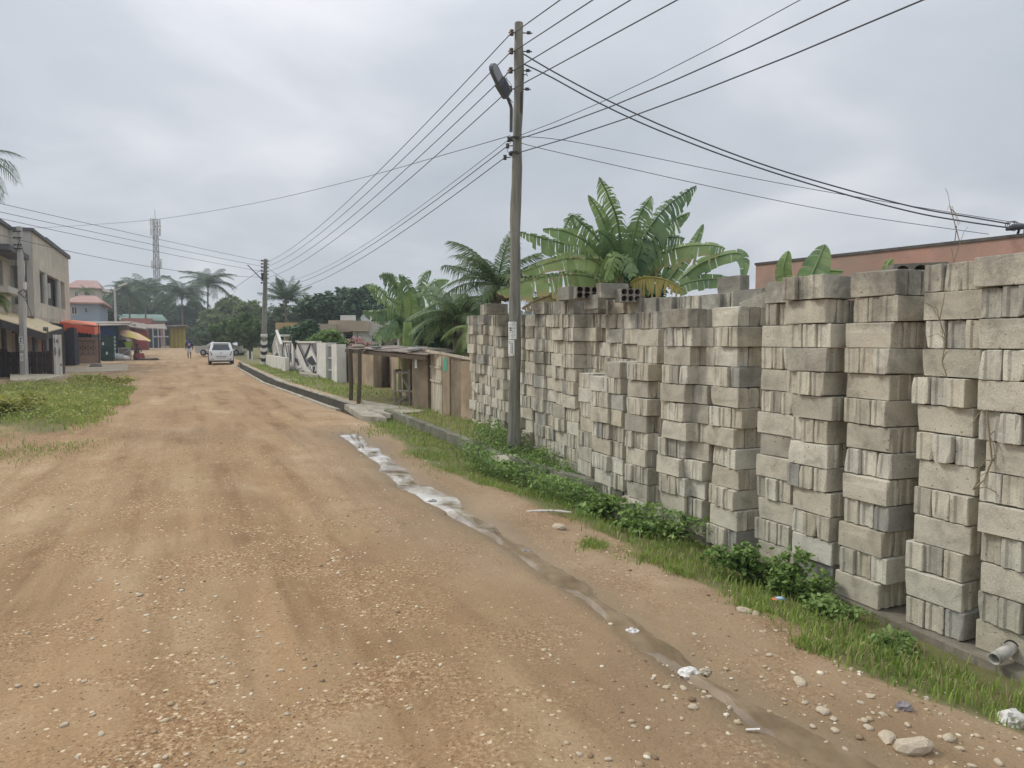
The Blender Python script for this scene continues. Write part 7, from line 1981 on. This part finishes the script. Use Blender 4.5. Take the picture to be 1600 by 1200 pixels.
for grp, lab, lst in [
  ('pale flat stones gathered around the largest stone', 'one of the pale flat stones gathered around the largest tan stone, bottom right', [(1302, 1122, 9), (1286, 1111, 12), (1350, 1126, 10), (1357, 1137, 9), (1380, 1117, 8), (1364, 1115, 6), (1418, 1132, 7), (1440, 1155, 9), (1378, 1149, 8), (1448, 1077, 8), (1500, 1166, 9), (1320, 1070, 6), (1321, 1162, 7), (1330, 1172, 7), (1258, 1096, 7), (1280, 1072, 5), (1330, 1040, 5), (1225, 1090, 5), (1300, 1088, 5), (1560, 1188, 10), (1520, 1195, 8), (1455, 1190, 7), (1305, 1140, 8), (1290, 1150, 6), (1400, 1110, 6), (1345, 1100, 7), (1470, 1105, 5), (1535, 1160, 7), (1410, 1165, 6), (1270, 1130, 6)]),
  ('small pale stones along the wet channel', 'one of the small pale stones loose along the wet channel near the white bags', [(1190, 1055, 6), (1202, 1046, 5), (1182, 1017, 5), (1202, 1026, 6), (1085, 991, 5), (1040, 1070, 6), (1055, 1084, 6), (1020, 1056, 5), (1108, 1082, 7), (1140, 1096, 7), (990, 1133, 6), (1068, 1070, 8), (1035, 1092, 5), (905, 1180, 7), (950, 1187, 8)]),
  ('pale stones pressed into the middle of the dirt road', 'one of the pale stones lying apart on the left half of the dirt road', [(100, 1126, 8), (158, 1143, 8), (275, 1107, 7), (146, 1112, 6), (121, 1180, 6), (258, 1180, 6), (290, 1123, 5), (377, 1192, 7), (157, 905, 6), (28, 1067, 6), (56, 1066, 6), (131, 1060, 5), (404, 992, 5), (465, 1013, 4), (448, 1116, 6), (219, 929, 6), (144, 993, 5), (43, 987, 5)])]:
    for px, py, r_ in lst: rock(px, py, r_ * .85, lab, grp)
# gravel: thousands of small stones, uncountable
rng = np.random.default_rng(19)
N = 14000
y = 2.0 + 13 * rng.random(N) ** 1.9; x = y * (-.95 + 1.9 * rng.random(N)); s = road_s(x, y)
nz = fbm(x, y, .8, 3, 91); dk, sk, _ = dist_poly(x, y, KERB)
k = (rng.random(N) < np.clip(.22 + 2.6 * nz + .30 * (s > -1.0), .03, 1)) & (dk * sk < -.25) & (s > -8)
x, y = x[k], y[k]; n = len(x); z = gheight(x, y)
bm = bmesh.new(); bmesh.ops.create_icosphere(bm, subdivisions=1, radius=1); tv = np.array([v.co[:] for v in bm.verts]); tf = np.array([[v.index for v in f.verts] for f in bm.faces]); bm.free()
r_ = .0045 + .019 * rng.random(n) ** 5; a = rng.random(n) * 2 * pi; asp = .5 + .5 * rng.random(n)
V_ = tv[None] * (1 + .35 * (rng.random((n, len(tv), 1)) - .5)); X_ = V_[:, :, 0] * r_[:, None]; Y_ = V_[:, :, 1] * (r_ * asp)[:, None]; Z_ = V_[:, :, 2] * (r_ * .42)[:, None]
V_ = np.stack([x[:, None] + X_ * np.cos(a)[:, None] - Y_ * np.sin(a)[:, None], y[:, None] + X_ * np.sin(a)[:, None] + Y_ * np.cos(a)[:, None], z[:, None] + Z_ + (r_ * .1)[:, None]], 2).reshape(-1, 3)
F_ = (tf[None] + (np.arange(n) * len(tv))[:, None, None]).reshape(-1, 3)
mg, nt, b, out = new_mat('road_gravel'); g = nt.nodes.new('ShaderNodeNewGeometry'); rp_ = ramp(nt, [(0, (.17, .105, .06)), (.35, (.38, .28, .17)), (.6, (.54, .44, .30)), (1, (.72, .65, .52))]); nt.links.new(g.outputs['Random Per Island'], rp_.inputs['Fac']); nt.links.new(rp_.outputs[0], b.inputs['Base Color']); b.inputs['Roughness'].default_value = .9
tag(link_mesh('gravel', np_mesh('gravel', V_, F_, mg)), 'small loose stones scattered over the dirt road', 'gravel', None, 'stuff')

# crumpled bags and litter
def crumple(name, label, cat, px, py, wpx, hpx, m, seed, flat=.7, yaw=0.):
    rng = random.Random(seed); g_ = G(px, py); r_ = wpx / 2 / FPX * g_.y; h = hpx / FPX * g_.y
    bm = bmesh.new(); bmesh.ops.create_icosphere(bm, subdivisions=3, radius=1)
    from mathutils import noise as mn
    for v in bm.verts:
        p = v.co.copy(); d_ = abs(mn.noise(p * 1.6 + Vector((seed, 0, 0)))) * .7 + abs(mn.noise(p * 4 + Vector((0, seed, 0)))) * .35
        v.co = p * (1.05 - d_); v.co.x *= r_; v.co.y *= r_ * .75; v.co.z = max(v.co.z, -.25) * h * flat
    me = bpy.data.meshes.new(name); bm.to_mesh(me); bm.free(); me.materials.append(m)
    o = link_mesh(name, me, None, (g_.x, g_.y, float(gheight(g_.x, g_.y)) + h * .2), (0, 0, yaw)); return tag(o, label, cat)
m_bag = mat('white_thin_plastic', (.76, .75, .73), .1, 30, .4, .15, dirt=(.42, .34, .25), dirt_amt=.55)
m_gbag = mat('grey_thin_plastic', (.28, .25, .25), .3, 14, .35, .2)
crumple('plastic_bag', 'small crumpled white bag lying in the muddy channel', 'plastic bag', 988, 977, 27, 16, m_bag, 3)
o = crumple('plastic_bag', 'larger torn white bag with a tan end beside the puddle', 'plastic bag', 1078, 1038, 42, 24, m_bag, 5)
crumple('plastic_wrapper', 'tan crumpled end piece lying against the larger torn white bag', 'wrapper', 1102, 1038, 24, 12, m_stone, 6)
crumple('plastic_bag', 'white plastic bag in the grass at the bottom right edge', 'plastic bag', 1583, 1084, 52, 30, m_bag, 7)
crumple('plastic_scrap', 'grey crumpled plastic scrap among the pale stones', 'plastic scrap', 1412, 1104, 30, 14, m_gbag, 8)
crumple('plastic_scrap', 'grey plastic scrap stuck in the channel, middle of the road edge', 'plastic scrap', 822, 852, 22, 8, m_gbag, 9)
crumple('plastic_scrap', 'dark plastic scrap in the white foamy water', 'plastic scrap', 676, 778, 18, 7, m_gbag, 10)
crumple('paper_scrap', 'tiny white paper scrap at the edge of the channel', 'paper', 910, 918, 10, 7, m_bag, 11)
crumple('paper_scrap', 'grey white rubble scraps on the left bank', 'rubble', 48, 655, 20, 9, m_kerbtop, 12)
g_ = G(855, 800); mb = MB(); mb.tube([(-.22, .03, 0), (-.1, .0, .012), (.03, .02, .01), (.14, -.02, .012), (.26, -.01, 0)], [.008, .014, .012, .016, .006], 6); o = mb.build('white_rag', m_bag, None, 'thin white strip of rag on the verge before the weeds', 'rag', loc=(g_.x, g_.y, float(gheight(g_.x, g_.y)) + .01))
g_ = G(1215, 916); t = thing('sachet', 'small blue and orange sachet in the grass by the weed bush', 'sachet', (g_.x, g_.y, float(gheight(g_.x, g_.y)) + .07), .3)
mb = MB(); mb.raw([(-.01, -.015, 0), (.075, -.02, -.01), (.075, .02, .0), (-.01, .02, .01), (.03, 0, .016)], [(0, 1, 4), (1, 2, 4), (2, 3, 4), (3, 0, 4), (3, 2, 1, 0)], True); mb.build('pouch', mat('pale_blue_film', (.45, .60, .72), .1, 20, .3, 0), t)
mb = MB(); mb.raw([(-.045, -.012, 0), (-.012, -.016, 0), (-.012, .018, .008), (-.045, .012, .008)], [(0, 1, 2, 3)]); mb.build('spout', mat('orange_film', (.75, .22, .10), .1, 20, .3, 0), t)
g_ = G(1176, 1140); mb = MB(); mb.slab([(-.035, -.006, .004), (.03, -.012, .010), (.035, .004, .008), (-.03, .008, .003)], .003); mb.build('card_scrap', m_bag, None, 'sliver of white card lying near the bottom of the wet channel', 'scrap', loc=(g_.x, g_.y, float(gheight(g_.x, g_.y)) + .01))

# ================================================================== HAZE
m_haze = bpy.data.materials.new('haze_air'); m_haze.use_nodes = True
nt = m_haze.node_tree; nt.nodes.clear()
out = nt.nodes.new('ShaderNodeOutputMaterial'); pv = nt.nodes.new('ShaderNodeVolumePrincipled')
pv.inputs['Color'].default_value = (.86, .92, 1.0, 1); pv.inputs['Density'].default_value = .0011; pv.inputs['Anisotropy'].default_value = .2
nt.links.new(pv.outputs[0], out.inputs['Volume'])
mb = MB(); mb.box(-640, 760, -46, 606, -1.8, 36); o = mb.build('haze', m_haze, kind='stuff'); tag(o, 'thin humid haze that pales the far trees and houses', 'haze')
